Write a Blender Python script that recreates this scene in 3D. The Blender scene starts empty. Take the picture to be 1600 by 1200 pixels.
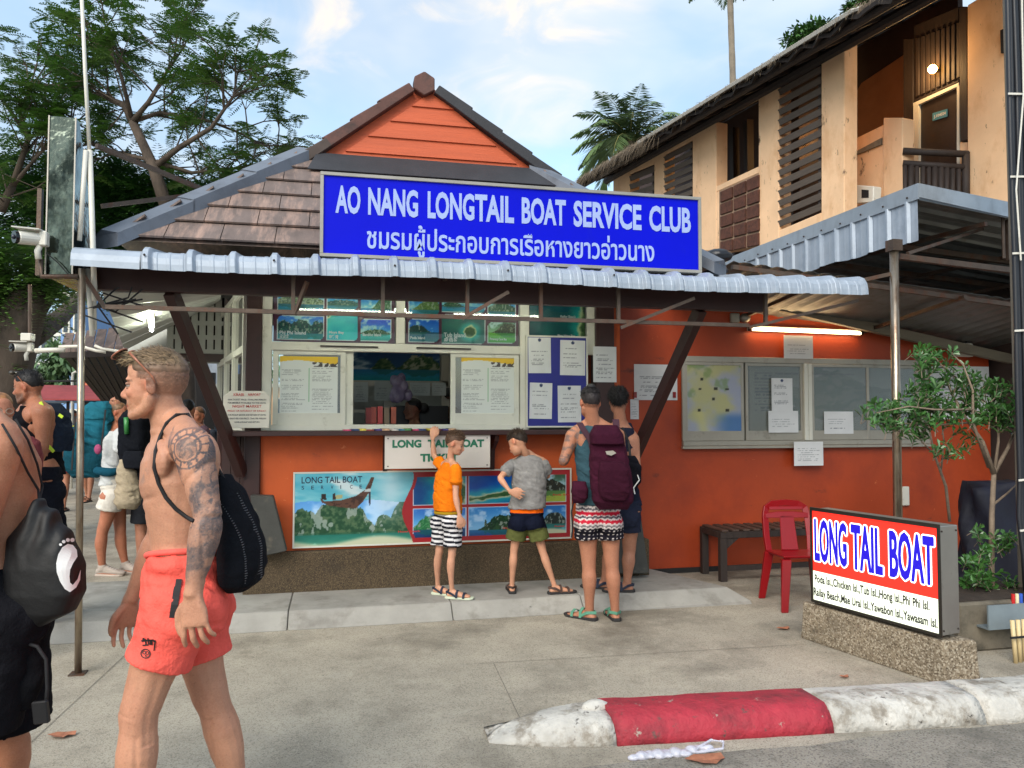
import bpy, bmesh, math, random
import numpy as np
from mathutils import Vector, Matrix

C = bpy.context.scene.collection
SC = bpy.context.scene
R = math.radians
rnd = random.Random(7)

# ------------------------------------------------------------------ camera
F_PX, EYE, YAW, PITCH = 1200.0, 1.6, R(12.8), math.atan(50 / 1200)
cam_data = bpy.data.cameras.new('camera')
cam_data.sensor_width = 36.0
cam_data.lens = 36.0 * F_PX / 1600.0
cam_data.clip_start = 0.05
cam_data.clip_end = 2000
cam = bpy.data.objects.new('camera', cam_data)
C.objects.link(cam)
cam.location = (0, 0, EYE)
cam.rotation_euler = (R(90) + PITCH, 0, -YAW)
SC.camera = cam
SC.render.resolution_x, SC.render.resolution_y = 1024, 768

# ------------------------------------------------------------------ colour management
SC.view_settings.view_transform = 'Standard'
SC.view_settings.look = 'None'
SC.view_settings.exposure = 1.25
SC.view_settings.gamma = 1.0
SC.cycles.max_bounces = 8
SC.cycles.transparent_max_bounces = 16
SC.cycles.use_denoising = True

# ------------------------------------------------------------------ world: Nishita sky with broken cloud
SUN_EL, SUN_AZ = R(38), R(215)
W = bpy.data.worlds.new('World'); SC.world = W; W.use_nodes = True
wn, wl = W.node_tree.nodes, W.node_tree.links
wn.clear()
w_out = wn.new('ShaderNodeOutputWorld'); w_bg = wn.new('ShaderNodeBackground')
w_sky = wn.new('ShaderNodeTexSky'); w_sky.sky_type = 'NISHITA'; w_sky.sun_disc = False
w_sky.sun_elevation = SUN_EL; w_sky.sun_rotation = SUN_AZ
w_sky.air_density = 1.0; w_sky.dust_density = 1.5; w_sky.ozone_density = 1.5
w_tc = wn.new('ShaderNodeTexCoord')
def w_noise(scale, det, loc, dist=0.4, sz=2.2):
    m = wn.new('ShaderNodeMapping'); m.inputs['Scale'].default_value = (1, 1, sz); m.inputs['Location'].default_value = loc
    wl.new(w_tc.outputs['Generated'], m.inputs['Vector'])
    n = wn.new('ShaderNodeTexNoise'); n.inputs['Scale'].default_value = scale; n.inputs['Detail'].default_value = det
    n.inputs['Roughness'].default_value = 0.52; n.inputs['Distortion'].default_value = dist
    wl.new(m.outputs[0], n.inputs['Vector']); return n
def w_ramp(src, a, b, ca=(0, 0, 0, 1), cb=(1, 1, 1, 1)):
    r = wn.new('ShaderNodeValToRGB'); r.color_ramp.interpolation = 'EASE'
    r.color_ramp.elements[0].position = a; r.color_ramp.elements[1].position = b
    r.color_ramp.elements[0].color = ca; r.color_ramp.elements[1].color = cb
    wl.new(src, r.inputs[0]); return r
def w_mix(fac, a, b, mode='MIX'):
    m = wn.new('ShaderNodeMix'); m.data_type = 'RGBA'; m.blend_type = mode
    for sock, v in ((m.inputs[0], fac), (m.inputs[6], a), (m.inputs[7], b)):
        if hasattr(v, 'links') or hasattr(v, 'is_linked'): wl.new(v, sock)
        else: sock.default_value = v
    return m.outputs[2]
cl_big = w_ramp(w_noise(2.1, 5, (3.1, 0.4, 0.55)).outputs['Fac'], 0.27, 0.62)
cl_fine = w_ramp(w_noise(6.5, 6, (1.1, 2.4, 0.2), 0.8).outputs['Fac'], 0.45, 0.75)
cl_col = w_ramp(w_noise(3.0, 4, (5.5, 1.2, 0.3)).outputs['Fac'], 0.42, 0.62, (2.5, 3.5, 4.7, 1), (3.8, 4.3, 4.7, 1))
# a warm, low-sun tint where the cloud lies in one part of the sky
w_nrm = wn.new('ShaderNodeVectorMath'); w_nrm.operation = 'NORMALIZE'; wl.new(w_tc.outputs['Generated'], w_nrm.inputs[0])
w_dot = wn.new('ShaderNodeVectorMath'); w_dot.operation = 'DOT_PRODUCT'
_wd = Vector((0.128, 0.85, 0.52)).normalized(); w_dot.inputs[1].default_value = tuple(_wd)
wl.new(w_nrm.outputs[0], w_dot.inputs[0])
warm = w_ramp(w_dot.outputs['Value'], 0.965, .995)
warm2 = w_mix(0.85, warm.outputs[0], cl_fine.outputs[0], 'MULTIPLY')
w_gain = w_mix(1.0, w_sky.outputs[0], (1.5, 1.5, 1.3, 1), 'MULTIPLY')
c1 = w_mix(cl_big.outputs[0], w_gain, cl_col.outputs[0])
c2 = w_mix(w_mix(0.4, (0, 0, 0, 1), cl_fine.outputs[0]), c1, (3.9, 4.3, 4.8, 1))
c3 = w_mix(warm2, c2, (6.4, 5.2, 3.9, 1))
w_bg.inputs['Strength'].default_value = 0.094
wl.new(c3, w_bg.inputs['Color']); wl.new(w_bg.outputs[0], w_out.inputs['Surface'])

# ------------------------------------------------------------------ sun (soft, high thin cloud)
sun_d = bpy.data.lights.new('sun', 'SUN'); sun_d.energy = 1.5; sun_d.angle = R(42); sun_d.color = (1.0, 0.93, 0.84)
sun = bpy.data.objects.new('sun', sun_d); C.objects.link(sun)
# Nishita: rotation 0 puts the sun at +Y and turns clockwise seen from above
_sd = Vector((math.sin(SUN_AZ) * math.cos(SUN_EL), math.cos(SUN_AZ) * math.cos(SUN_EL), math.sin(SUN_EL)))
sun.rotation_euler = (-_sd).to_track_quat('-Z', 'Y').to_euler()

# ------------------------------------------------------------------ measuring helpers (survey of the place from the photograph)
def ray(px, py):
    x = (px - 800) / F_PX; z = (600 - py) / F_PX; y = 1.0
    y, z = y * math.cos(PITCH) - z * math.sin(PITCH), y * math.sin(PITCH) + z * math.cos(PITCH)
    return Vector((x * math.cos(YAW) + y * math.sin(YAW), -x * math.sin(YAW) + y * math.cos(YAW), z))
E0 = Vector((0, 0, EYE))
def aY(px, py, Y): r = ray(px, py); return E0 + r * (Y / r.y)
def aX(px, py, X): r = ray(px, py); return E0 + r * (X / r.x)
def aZ(px, py, Z=0.0): r = ray(px, py); return E0 + r * ((Z - EYE) / r.z)
def aD(px, py, D): return E0 + ray(px, py) * D        # D metres along the view axis (about)
def aP(px, py, o, n): r = ray(px, py); return E0 + r * ((o - E0).dot(n) / r.dot(n))

# ------------------------------------------------------------------ colours and materials
def lin(c):
    c = np.asarray(c, float) / 255.0
    return np.where(c <= 0.04045, c / 12.92, ((c + 0.055) / 1.055) ** 2.4)
def L4(c): return tuple(float(v) for v in lin(c)) + (1.0,)
MATS = {}
def mat(name, col, rough=0.6, metal=0.0, var=0.12, scale=6.0, bump=0.0, bscale=80.0, dirt=None, spec=0.5,
        emit=None, stretch=(1, 1, 1), attr=False, coat=0.0, sss=0.0, speck=None, trans=0.0, bump2=None):
    """principled material; var = brightness mottling, dirt = (rgb, low, high, scale, stretch), speck = (rgb, rgb, scale, amount)"""
    if name in MATS: return MATS[name]
    m = bpy.data.materials.new(name); m.use_nodes = True; MATS[name] = m
    n, l = m.node_tree.nodes, m.node_tree.links
    p = n['Principled BSDF']
    p.inputs['Roughness'].default_value = rough; p.inputs['Metallic'].default_value = metal
    p.inputs['Specular IOR Level'].default_value = spec
    if coat: p.inputs['Coat Weight'].default_value = coat; p.inputs['Coat Roughness'].default_value = 0.1
    if sss:
        p.inputs['Subsurface Weight'].default_value = sss
        p.inputs['Subsurface Radius'].default_value = (0.9, 0.35, 0.18); p.inputs['Subsurface Scale'].default_value = 0.012
    tc = n.new('ShaderNodeTexCoord')
    def noise(s, det=4, st=(1, 1, 1), loc=(0, 0, 0), rg=0.6):
        mp = n.new('ShaderNodeMapping'); mp.inputs['Scale'].default_value = st; mp.inputs['Location'].default_value = loc
        l.new(tc.outputs['Object'], mp.inputs[0])
        t = n.new('ShaderNodeTexNoise'); t.inputs['Scale'].default_value = s; t.inputs['Detail'].default_value = det
        t.inputs['Roughness'].default_value = rg
        l.new(mp.outputs[0], t.inputs['Vector']); return t.outputs['Fac']
    def ramp(src, a, b, ca=(0, 0, 0, 1), cb=(1, 1, 1, 1)):
        r = n.new('ShaderNodeValToRGB'); e = r.color_ramp.elements
        e[0].position, e[1].position, e[0].color, e[1].color = a, b, ca, cb
        l.new(src, r.inputs[0]); return r.outputs[0]
    def mix(f, a, b, mode='MIX'):
        x = n.new('ShaderNodeMix'); x.data_type = 'RGBA'; x.blend_type = mode
        for s, v in ((x.inputs[0], f), (x.inputs[6], a), (x.inputs[7], b)):
            if isinstance(v, bpy.types.NodeSocket): l.new(v, s)
            else: s.default_value = v
        return x.outputs[2]
    if attr:
        at = n.new('ShaderNodeAttribute'); at.attribute_name = 'paint'; base = at.outputs['Color']
    else:
        base = L4(col)
    if var:
        lo, hi = 1 - var, 1 + var
        f = ramp(noise(scale, 5, stretch), 0.3, 0.7, (lo, lo, lo, 1), (hi, hi, hi, 1))
        base = mix(1.0, base, f, 'MULTIPLY')
    if speck:
        c0, c1, s, amt = speck
        v = n.new('ShaderNodeTexVoronoi'); v.inputs['Scale'].default_value = s; l.new(tc.outputs['Object'], v.inputs['Vector'])
        sep = n.new('ShaderNodeSeparateColor'); l.new(v.outputs['Color'], sep.inputs[0])
        base = mix(mix(1.0, (amt, amt, amt, 1), ramp(sep.outputs[0], 0.72, 0.8), 'MULTIPLY'), base, L4(c0))
        base = mix(mix(1.0, (amt, amt, amt, 1), ramp(sep.outputs[1], 0.72, 0.8), 'MULTIPLY'), base, L4(c1))
    for d in ([dirt] if isinstance(dirt, tuple) else dirt or []):
        dc, lo, hi, ds, dst = d
        base = mix(ramp(noise(ds, 8, dst, (3, 1, 2), 0.68), lo, hi), base, L4(dc))
    if isinstance(base, tuple): p.inputs['Base Color'].default_value = base
    else: l.new(base, p.inputs['Base Color'])
    if bump:
        b = n.new('ShaderNodeBump'); b.inputs['Strength'].default_value = bump; b.inputs['Distance'].default_value = 0.01
        l.new(noise(bscale, 4, stretch), b.inputs['Height']); nrm = b.outputs[0]
        if bump2:
            b2 = n.new('ShaderNodeBump'); b2.inputs['Strength'].default_value = bump2[0]; b2.inputs['Distance'].default_value = 0.03
            l.new(noise(bump2[1], 3), b2.inputs['Height']); l.new(nrm, b2.inputs['Normal']); nrm = b2.outputs[0]
        l.new(nrm, p.inputs['Normal'])
    if emit:
        if attr: l.new(base, p.inputs['Emission Color'])
        else: p.inputs['Emission Color'].default_value = L4(emit[0])
        p.inputs['Emission Strength'].default_value = emit[1]
    if trans: p.inputs['Transmission Weight'].default_value = trans
    return m
def glass(name, tint=(235, 240, 240), refl=1.0, rough=0.03, dust=0.05):
    """thin window glass: clear, with a real mirror reflection by angle and a little dust"""
    if name in MATS: return MATS[name]
    m = bpy.data.materials.new(name); m.use_nodes = True; MATS[name] = m
    n, l = m.node_tree.nodes, m.node_tree.links; n.clear()
    o = n.new('ShaderNodeOutputMaterial'); t = n.new('ShaderNodeBsdfTransparent'); g = n.new('ShaderNodeBsdfGlossy'); d = n.new('ShaderNodeBsdfDiffuse')
    t.inputs[0].default_value = L4(tint); g.inputs['Roughness'].default_value = rough
    f = n.new('ShaderNodeFresnel'); f.inputs[0].default_value = 1.5
    mu = n.new('ShaderNodeMath'); mu.operation = 'MULTIPLY'; mu.inputs[1].default_value = 2.0 * refl; mu.use_clamp = True
    l.new(f.outputs[0], mu.inputs[0])
    a = n.new('ShaderNodeMixShader'); b = n.new('ShaderNodeMixShader'); b.inputs[0].default_value = dust
    d.inputs[0].default_value = (0.5, 0.5, 0.48, 1)
    l.new(mu.outputs[0], a.inputs[0]); l.new(t.outputs[0], a.inputs[1]); l.new(g.outputs[0], a.inputs[2])
    l.new(a.outputs[0], b.inputs[1]); l.new(d.outputs[0], b.inputs[2]); l.new(b.outputs[0], o.inputs[0])
    return m

# ------------------------------------------------------------------ mesh builder
class MB:
    def __init__(s): s.v, s.f, s.mi = [], [], []
    def add(s, vs, fs, mi=0):
        k = len(s.v); s.v += [tuple(v) for v in vs]; s.f += [tuple(i + k for i in f) for f in fs]; s.mi += [mi] * len(fs); return s
    def hexa(s, p, mi=0):   # 8 corners: bottom ring 0-3, top ring 4-7
        return s.add(p, [(0, 3, 2, 1), (4, 5, 6, 7), (0, 1, 5, 4), (1, 2, 6, 5), (2, 3, 7, 6), (3, 0, 4, 7)], mi)
    def box(s, a, b, mi=0):
        x0, x1 = sorted((a[0], b[0])); y0, y1 = sorted((a[1], b[1])); z0, z1 = sorted((a[2], b[2]))
        return s.hexa([(x0, y0, z0), (x1, y0, z0), (x1, y1, z0), (x0, y1, z0), (x0, y0, z1), (x1, y0, z1), (x1, y1, z1), (x0, y1, z1)], mi)
    def bar(s, p, q, w, h=None, up=(0, 0, 1), mi=0):   # rectangular bar from p to q: w sideways, h along up
        h = w if h is None else h
        p, q = Vector(p), Vector(q); d = (q - p).normalized(); u = Vector(up)
        if abs(d.dot(u)) > 0.98: u = Vector((0, 1, 0))
        r = d.cross(u).normalized(); u = r.cross(d).normalized()
        r, u = r * w / 2, u * h / 2
        return s.hexa([p - r - u, p + r - u, q + r - u, q - r - u, p - r + u, p + r + u, q + r + u, q - r + u], mi)
    def tube(s, pts, rad, n=8, cap=True, mi=0):
        pts = [Vector(p) for p in pts]; k0 = len(pts)
        rad = rad if isinstance(rad, (list, tuple)) else [rad] * k0
        rings, ref = [], None
        for i, p in enumerate(pts):
            d = (pts[min(i + 1, k0 - 1)] - pts[max(i - 1, 0)]).normalized()
            if ref is None: ref = d.orthogonal().normalized()
            ref = (ref - d * ref.dot(d)); ref = ref.normalized() if ref.length > 1e-6 else d.orthogonal().normalized()
            b = d.cross(ref)
            rings.append([p + (ref * math.cos(a) + b * math.sin(a)) * rad[i] for a in [2 * math.pi * j / n for j in range(n)]])
        return s.loft(rings, cap, mi)
    def loft(s, rings, cap=True, mi=0, closed=True):
        n = len(rings[0]); vs = [v for r in rings for v in r]; fs = []
        for i in range(len(rings) - 1):
            for j in range(n if closed else n - 1):
                a, b = i * n + j, i * n + (j + 1) % n; fs.append((a, b, b + n, a + n))
        if cap: fs.append(tuple(range(n - 1, -1, -1))); k = (len(rings) - 1) * n; fs.append(tuple(range(k, k + n)))
        return s.add(vs, fs, mi)
    def slab(s, poly, ext, mi=0):   # planar polygon extruded by vector ext
        n = len(poly); e = Vector(ext); P = [Vector(p) for p in poly]
        fs = [tuple(range(n - 1, -1, -1)), tuple(range(n, 2 * n))] + [(i, (i + 1) % n, (i + 1) % n + n, i + n) for i in range(n)]
        return s.add(P + [p + e for p in P], fs, mi)
    def ball(s, c, r, nu=12, nv=8, mi=0):
        r = r if isinstance(r, (tuple, list)) else (r, r, r); c = Vector(c)
        rings = []
        for i in range(1, nv):
            t = math.pi * i / nv
            rings.append([c + Vector((r[0] * math.sin(t) * math.cos(2 * math.pi * j / nu), r[1] * math.sin(t) * math.sin(2 * math.pi * j / nu), -r[2] * math.cos(t))) for j in range(nu)])
        k = len(s.v); s.loft(rings, False, mi)
        b = len(s.v); s.v += [tuple(c - Vector((0, 0, r[2]))), tuple(c + Vector((0, 0, r[2])))]
        last = k + (nv - 2) * nu
        for j in range(nu):
            s.f.append((k + (j + 1) % nu, k + j, b)); s.f.append((last + j, last + (j + 1) % nu, b + 1)); s.mi += [mi, mi]
        return s
    def mesh(s, name, mats):
        me = bpy.data.meshes.new(name); me.from_pydata(s.v, [], s.f)
        for m in (mats if isinstance(mats, (list, tuple)) else [mats]): me.materials.append(m)
        if any(s.mi): me.polygons.foreach_set('material_index', s.mi)
        return me
    def build(s, name, mats, parent=None, bevel=0.0, smooth=False, seg=1):
        me = s.mesh(name, mats)
        bm = bmesh.new(); bm.from_mesh(me); bmesh.ops.recalc_face_normals(bm, faces=bm.faces)
        if bevel: bmesh.ops.bevel(bm, geom=[e for e in bm.edges if len(e.link_faces) == 2 and e.calc_face_angle(0) > 0.6], offset=bevel, segments=seg, affect='EDGES', profile=0.6)
        bm.to_mesh(me); bm.free()
        if smooth: me.polygons.foreach_set('use_smooth', [True] * len(me.polygons))
        return link(name, me, parent)

OFF = {}
def link(name, me, parent=None):
    o = bpy.data.objects.new(name, me); C.objects.link(o)
    if parent is not None: o.parent = parent; o.location = -OFF.get(parent.name, Vector((0, 0, 0)))
    OFF[o.name] = Vector((0, 0, 0)); return o
def tag(o, label=None, cat=None, group=None, kind=None):
    if label: o['label'] = label
    if cat: o['category'] = cat
    if group: o['group'] = group
    if kind: o['kind'] = kind
    return o
def thing(name, label, cat, loc=(0, 0, 0), group=None):
    o = bpy.data.objects.new(name, None); C.objects.link(o); o.empty_display_size = 0.1
    o.location = loc; OFF[o.name] = Vector(loc)
    return tag(o, label, cat, group)
def struct(o): o['kind'] = 'structure'; return o
def B(a, b, name, m, parent=None, bevel=0.0): return MB().box(a, b).build(name, m, parent, bevel)

# ------------------------------------------------------------------ print: text and painted panels
_tc = {}
def text_mesh(s, bold=0.0, space=1.0, extr=0.0, res=3):
    k = (s, bold, space, extr)
    if k in _tc: return _tc[k]
    cu = bpy.data.curves.new('text', 'FONT'); cu.body = s; cu.offset = bold; cu.space_character = space; cu.extrude = extr
    cu.resolution_u = res; cu.fill_mode = 'BOTH' if extr else 'FRONT'
    o = bpy.data.objects.new('text', cu); C.objects.link(o)
    bpy.context.view_layer.update()
    me = bpy.data.meshes.new_from_object(o.evaluated_get(bpy.context.evaluated_depsgraph_get()))
    n = len(me.vertices); co = np.empty(n * 3); me.vertices.foreach_get('co', co); co = co.reshape(-1, 3)
    fs = [tuple(p.vertices) for p in me.polygons]
    bpy.data.objects.remove(o); bpy.data.curves.remove(cu); bpy.data.meshes.remove(me)
    _tc[k] = (co, fs); return _tc[k]
def put_text(mb, s, o, u, v, w, h, lift=0.002, bold=0.0, space=1.0, extr=0.0, mi=0, fit=True, align='L'):
    """text s laid from o along u (width w) and v (height h), raised by lift along u x v"""
    co, fs = text_mesh(s, bold, space, extr)
    if len(co) == 0: return
    u, v, o = Vector(u).normalized(), Vector(v).normalized(), Vector(o); nrm = u.cross(v)
    lo, hi = co.min(0), co.max(0)
    sy = h / (hi[1] - lo[1]); sx = (w / (hi[0] - lo[0])) if fit and w else sy * (w and 1 or 1)
    if not fit: sx = sy * 0.8
    ox = 0 if align == 'L' else -(hi[0] - lo[0]) * sx / 2
    if extr: sz = 1.0
    mb.add([o + u * ((c[0] - lo[0]) * sx + ox) + v * ((c[1] - lo[1]) * sy) + nrm * (lift + c[2]) for c in co], fs, mi)
def painted(name, o, u, v, w, h, nx, ny, fn, m, parent=None, lift=0.0):
    """flat print: grid of nx x ny cells whose colour attribute 'paint' is fn(U, V) (sRGB 0-255), U right and V up in 0..1"""
    u, v, o = np.array(Vector(u).normalized()), np.array(Vector(v).normalized()), np.array(Vector(o)); nr = np.cross(u, v)
    a, b = np.meshgrid(np.linspace(0, 1, nx + 1), np.linspace(0, 1, ny + 1))
    P = o + a.ravel()[:, None] * u * w + b.ravel()[:, None] * v * h + nr * lift
    i, j = np.meshgrid(np.arange(nx), np.arange(ny)); k = (j * (nx + 1) + i).ravel()
    F = np.stack([k, k + 1, k + nx + 2, k + nx + 1], 1)
    me = bpy.data.meshes.new(name); me.from_pydata(P.tolist(), [], F.tolist())
    col = np.clip(fn(a, b), 0, 255).reshape(-1, 3)
    set_paint(me, lin(col)); me.materials.append(m)
    return link(name, me, parent)
def set_paint(me, rgb):
    at = me.color_attributes.new('paint', 'FLOAT_COLOR', 'POINT')
    at.data.foreach_set('color', np.concatenate([rgb, np.ones((len(rgb), 1))], 1).astype(np.float32).ravel())
def vnoise(x, y, seed=0):
    """smooth value noise for numpy arrays"""
    xi, yi = np.floor(x).astype(int), np.floor(y).astype(int); fx, fy = x - xi, y - yi
    fx, fy = fx * fx * (3 - 2 * fx), fy * fy * (3 - 2 * fy)
    def h(a, b):
        t = np.sin(a * 127.1 + b * 311.7 + seed * 74.7) * 43758.5453
        return t - np.floor(t)
    return (h(xi, yi) * (1 - fx) + h(xi + 1, yi) * fx) * (1 - fy) + (h(xi, yi + 1) * (1 - fx) + h(xi + 1, yi + 1) * fx) * fy
def fbm(x, y, seed=0, oct=4):
    s, a, t = 0, 0.5, 0
    for k in range(oct): s = s + a * vnoise(x * 2 ** k, y * 2 ** k, seed + k); t += a; a *= 0.5
    return s / t
def lerp(a, b, t):
    t = np.asarray(t)[..., None]; return np.asarray(a, float) * (1 - t) + np.asarray(b, float) * t
def sstep(a, b, x): t = np.clip((x - a) / (b - a), 0, 1); return t * t * (3 - 2 * t)
UX, UZ = Vector((1, 0, 0)), Vector((0, 0, 1))

# ------------------------------------------------------------------ palette
M_CONC = mat('pavement_concrete', (164, 155, 139), 0.9, var=0.2, scale=2.2, bump=0.5, bscale=160, speck=((98, 91, 80), (176, 170, 156), 170, 0.5),
             dirt=[((96, 90, 80), 0.5, 0.78, 1.1, (1, 1, 1)), ((160, 154, 142), 0.6, 0.8, 2.7, (1, 1, 1)), ((78, 71, 62), 0.66, 0.72, 11, (1, 1, 1)), ((104, 96, 84), .56, .7, .45, (1, 1, 1))], spec=0.25)
M_ROAD = mat('road_asphalt', (138, 131, 120), 0.92, var=0.16, scale=3, bump=0.6, bscale=130, speck=((70, 68, 64), (150, 146, 138), 150, 0.6),
             dirt=((86, 82, 76), 0.45, 0.7, 2, (1, 1, 1)), spec=0.25)
M_STEP = mat('step_concrete', (146, 143, 136), 0.85, var=0.18, scale=3, bump=0.25, bscale=60, dirt=[((104, 98, 90), 0.5, 0.75, 3, (1, 1, 1)), ((72, 68, 62), 0.66, 0.74, 14, (1, 1, 1))])
M_ORANGE = mat('orange_wall_paint', (194, 82, 24), 0.6, var=0.11, scale=1.7, bump=0.12, bscale=26,
               dirt=[((156, 62, 28), 0.5, 0.8, 1.3, (1, 1, 1)), ((96, 50, 32), 0.64, 0.74, 3.1, (1, 1, 2.0)), ((212, 118, 70), 0.66, 0.7, 12, (1, 1, 1.5))])
M_PLANK = mat('orange_board_paint', (188, 84, 44), 0.6, var=0.12, scale=5, bump=0.35, bscale=30, stretch=(0.25, 1, 6))
M_BROWN = mat('dark_brown_paint', (52, 25, 22), 0.5, var=0.15, scale=4, bump=0.1, bscale=30, dirt=((36, 20, 18), 0.55, 0.75, 6, (1, 1, 1)))
M_TILE = mat('roof_tile_clay', (108, 94, 88), 0.75, var=0.22, scale=3.2, bump=0.2, bscale=60, stretch=(3, 1, 1), dirt=[((162, 134, 120), 0.48, 0.7, 5, (2.2, .4, .4)), ((74, 60, 58), 0.6, 0.8, 2.5, (1, 1, 1))])
M_RIDGE = mat('ridge_tile_brown', (92, 60, 52), 0.7, var=0.15, scale=7, bump=0.2, bscale=60, dirt=((60, 46, 42), 0.5, 0.7, 9, (1, 1, 1)))
M_RIDGEK = mat('ridge_tile_dark', (46, 46, 50), 0.65, var=0.15, scale=7, bump=0.2, bscale=60)
M_FLASH = mat('grey_flashing', (104, 110, 120), 0.5, var=0.08, scale=2, dirt=((86, 90, 98), 0.5, 0.7, 4, (1, 1, 1)))
M_SHEET = mat('corrugated_sheet', (156, 166, 178), 0.5, metal=0.25, var=0.12, scale=5, bump=0.08, bscale=9, dirt=[((136, 148, 162), 0.52, 0.72, 6, (1, 1, 1)), ((112, 96, 84), 0.7, 0.78, 9, (1, 1, 1))])
M_SHEETU = mat('galvanised_sheet_old', (118, 120, 118), 0.5, metal=0.6, var=0.2, scale=4, dirt=((92, 80, 66), 0.55, 0.75, 5, (1, 1, 1)))
M_POLE = mat('worn_steel_pole', (164, 150, 132), 0.3, metal=0.85, var=0.2, scale=3, bump=0.1, bscale=60, dirt=[((112, 82, 60), 0.5, 0.68, 9, (1, 1, .25)), ((76, 60, 50), .66, .74, 14, (1, 1, .5))])
M_RUST = mat('rusty_steel', (88, 74, 64), 0.5, metal=0.5, var=0.25, scale=9, bump=0.2, bscale=70, dirt=((98, 62, 44), 0.5, 0.66, 10, (1, 1, .4)))
M_STEEL = mat('brushed_steel', (150, 146, 138), 0.42, metal=0.7, var=0.12, scale=2, bump=0.04, bscale=7, dirt=((96, 88, 78), 0.56, 0.8, 4, (1, 1, 1)))
M_ALU = mat('white_aluminium', (206, 204, 192), 0.45, var=0.06, scale=3, dirt=((150, 144, 128), 0.6, 0.8, 6, (1, 1, 1)))
M_ALUG = mat('grey_aluminium', (158, 152, 140), 0.42, metal=0.3, var=0.1, scale=3, dirt=((110, 104, 92), 0.58, 0.8, 6, (1, 1, 1)))
M_CREAM = mat('cream_render', (228, 188, 148), 0.8, var=0.08, scale=2, bump=0.25, bscale=14,
              dirt=[((196, 146, 100), 0.52, 0.8, 2.4, (1, 1, .5)), ((92, 68, 50), 0.63, 0.69, 6, (1, 1, .4)), ((60, 46, 38), 0.66, 0.70, 15, (1, 1, .35))])
M_DARKWOOD = mat('dark_wood', (44, 34, 30), 0.7, var=0.3, scale=5, bump=0.4, bscale=18, stretch=(4, 4, .6))
M_LOUVRE = mat('weathered_slat_wood', (86, 75, 66), 0.75, var=0.15, scale=8, bump=0.3, bscale=24, stretch=(1, .5, 5))
M_BLACK = mat('black_cloth', (22, 22, 25), 0.75, var=0.15, scale=9, bump=0.15, bscale=120)
M_PAPER = mat('white_paper', (214, 214, 212), 0.8, var=0.03, scale=4)
M_INK = mat('printed_ink', (60, 62, 70), 0.8, var=0)
M_PRINT = mat('glossy_print', (255, 255, 255), 0.3, var=0.05, scale=2, attr=True)
M_PRINTM = mat('matt_print', (255, 255, 255), 0.7, var=0.03, scale=2, attr=True)
M_WHITE = mat('white_plastic', (212, 208, 196), 0.4, var=0.05, scale=6, dirt=((150, 138, 118), 0.6, 0.8, 9, (1, 1, 1)))
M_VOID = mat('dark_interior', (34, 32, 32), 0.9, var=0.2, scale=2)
# ================================================================== GROUND
def sheet(name, pts, m, z=None):
    me = bpy.data.meshes.new(name); me.from_pydata([tuple(p) for p in pts], [], [tuple(range(len(pts)))]); me.materials.append(m)
    return struct(link(name, me))
sheet('ground', [(-160, -60, 0), (160, -60, 0), (160, 260, 0), (-160, 260, 0)], M_CONC)
# asphalt road in front, its edge a little ragged
edge = [(x, 3.40 + 0.02 * math.sin(x * 5.1) + 0.015 * math.sin(x * 13.7), 0.004) for x in np.linspace(-30, 30, 200)]
sheet('road', [(-30, -20, 0.004), (30, -20, 0.004)] + edge[::-1], M_ROAD)
# saw-cut joints in the pavement: thin dark seams
mb = MB()
for p, q in (((.9, 4.95, .004), (3.2, 4.86, .004)), ((0.95, 3.9, .004), (1.0, 4.94, .004)), ((-1.5, 3.4, .004), (-1.35, 5.98, .004)), ((-8, 8.2, .004), (-1, 8.1, .004)), ((-3.6, 3.4, .004), (-3.2, 14, .004))):
    p, q = Vector(p), Vector(q); d = (q - p).normalized().cross(UZ) * 0.0022
    mb.add([p - d, p + d, q + d, q - d], [(0, 1, 2, 3)])
M_SEAM = mat('joint_dirt', (116, 109, 98), 0.95, var=0.2, scale=12)
struct(mb.build('pavement_joints', M_SEAM))
# raised step in front of the booth, in cast lengths with a sloping face
st = thing('pavement_step', None, None); struct(st)
cuts = [-2.3, -0.35, 0.9, 1.98, 3.42]
for i in range(4):
    a, b = cuts[i] + 0.003, cuts[i + 1] - 0.003
    z = 0.115; yb = 7.6 if i < 3 else 7.6
    y0, y1 = 6.02, 6.16
    xe = b + (0.05 if i == 3 else 0)
    top_r = b - (0.10 if i == 3 else 0)
    mb = MB().add([(a, y0, 0), (xe, y0 - .03 * (i == 3), 0), (xe - .25 * (i == 3), yb, 0), (a, yb, 0), (a, y0 + .02, .018), (xe, y0 + .02, .018), (top_r, y1, z), (a, y1, z), (top_r - .55 * (i == 3), yb, z), (a, yb, z)],
                  [(0, 1, 5, 4), (4, 5, 6, 7), (7, 6, 8, 9), (1, 2, 8, 6, 5), (3, 0, 4, 7, 9), (2, 3, 9, 8), (0, 3, 2, 1)])
    mb.build('step_slab', M_STEP, st, bevel=0.006)
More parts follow.
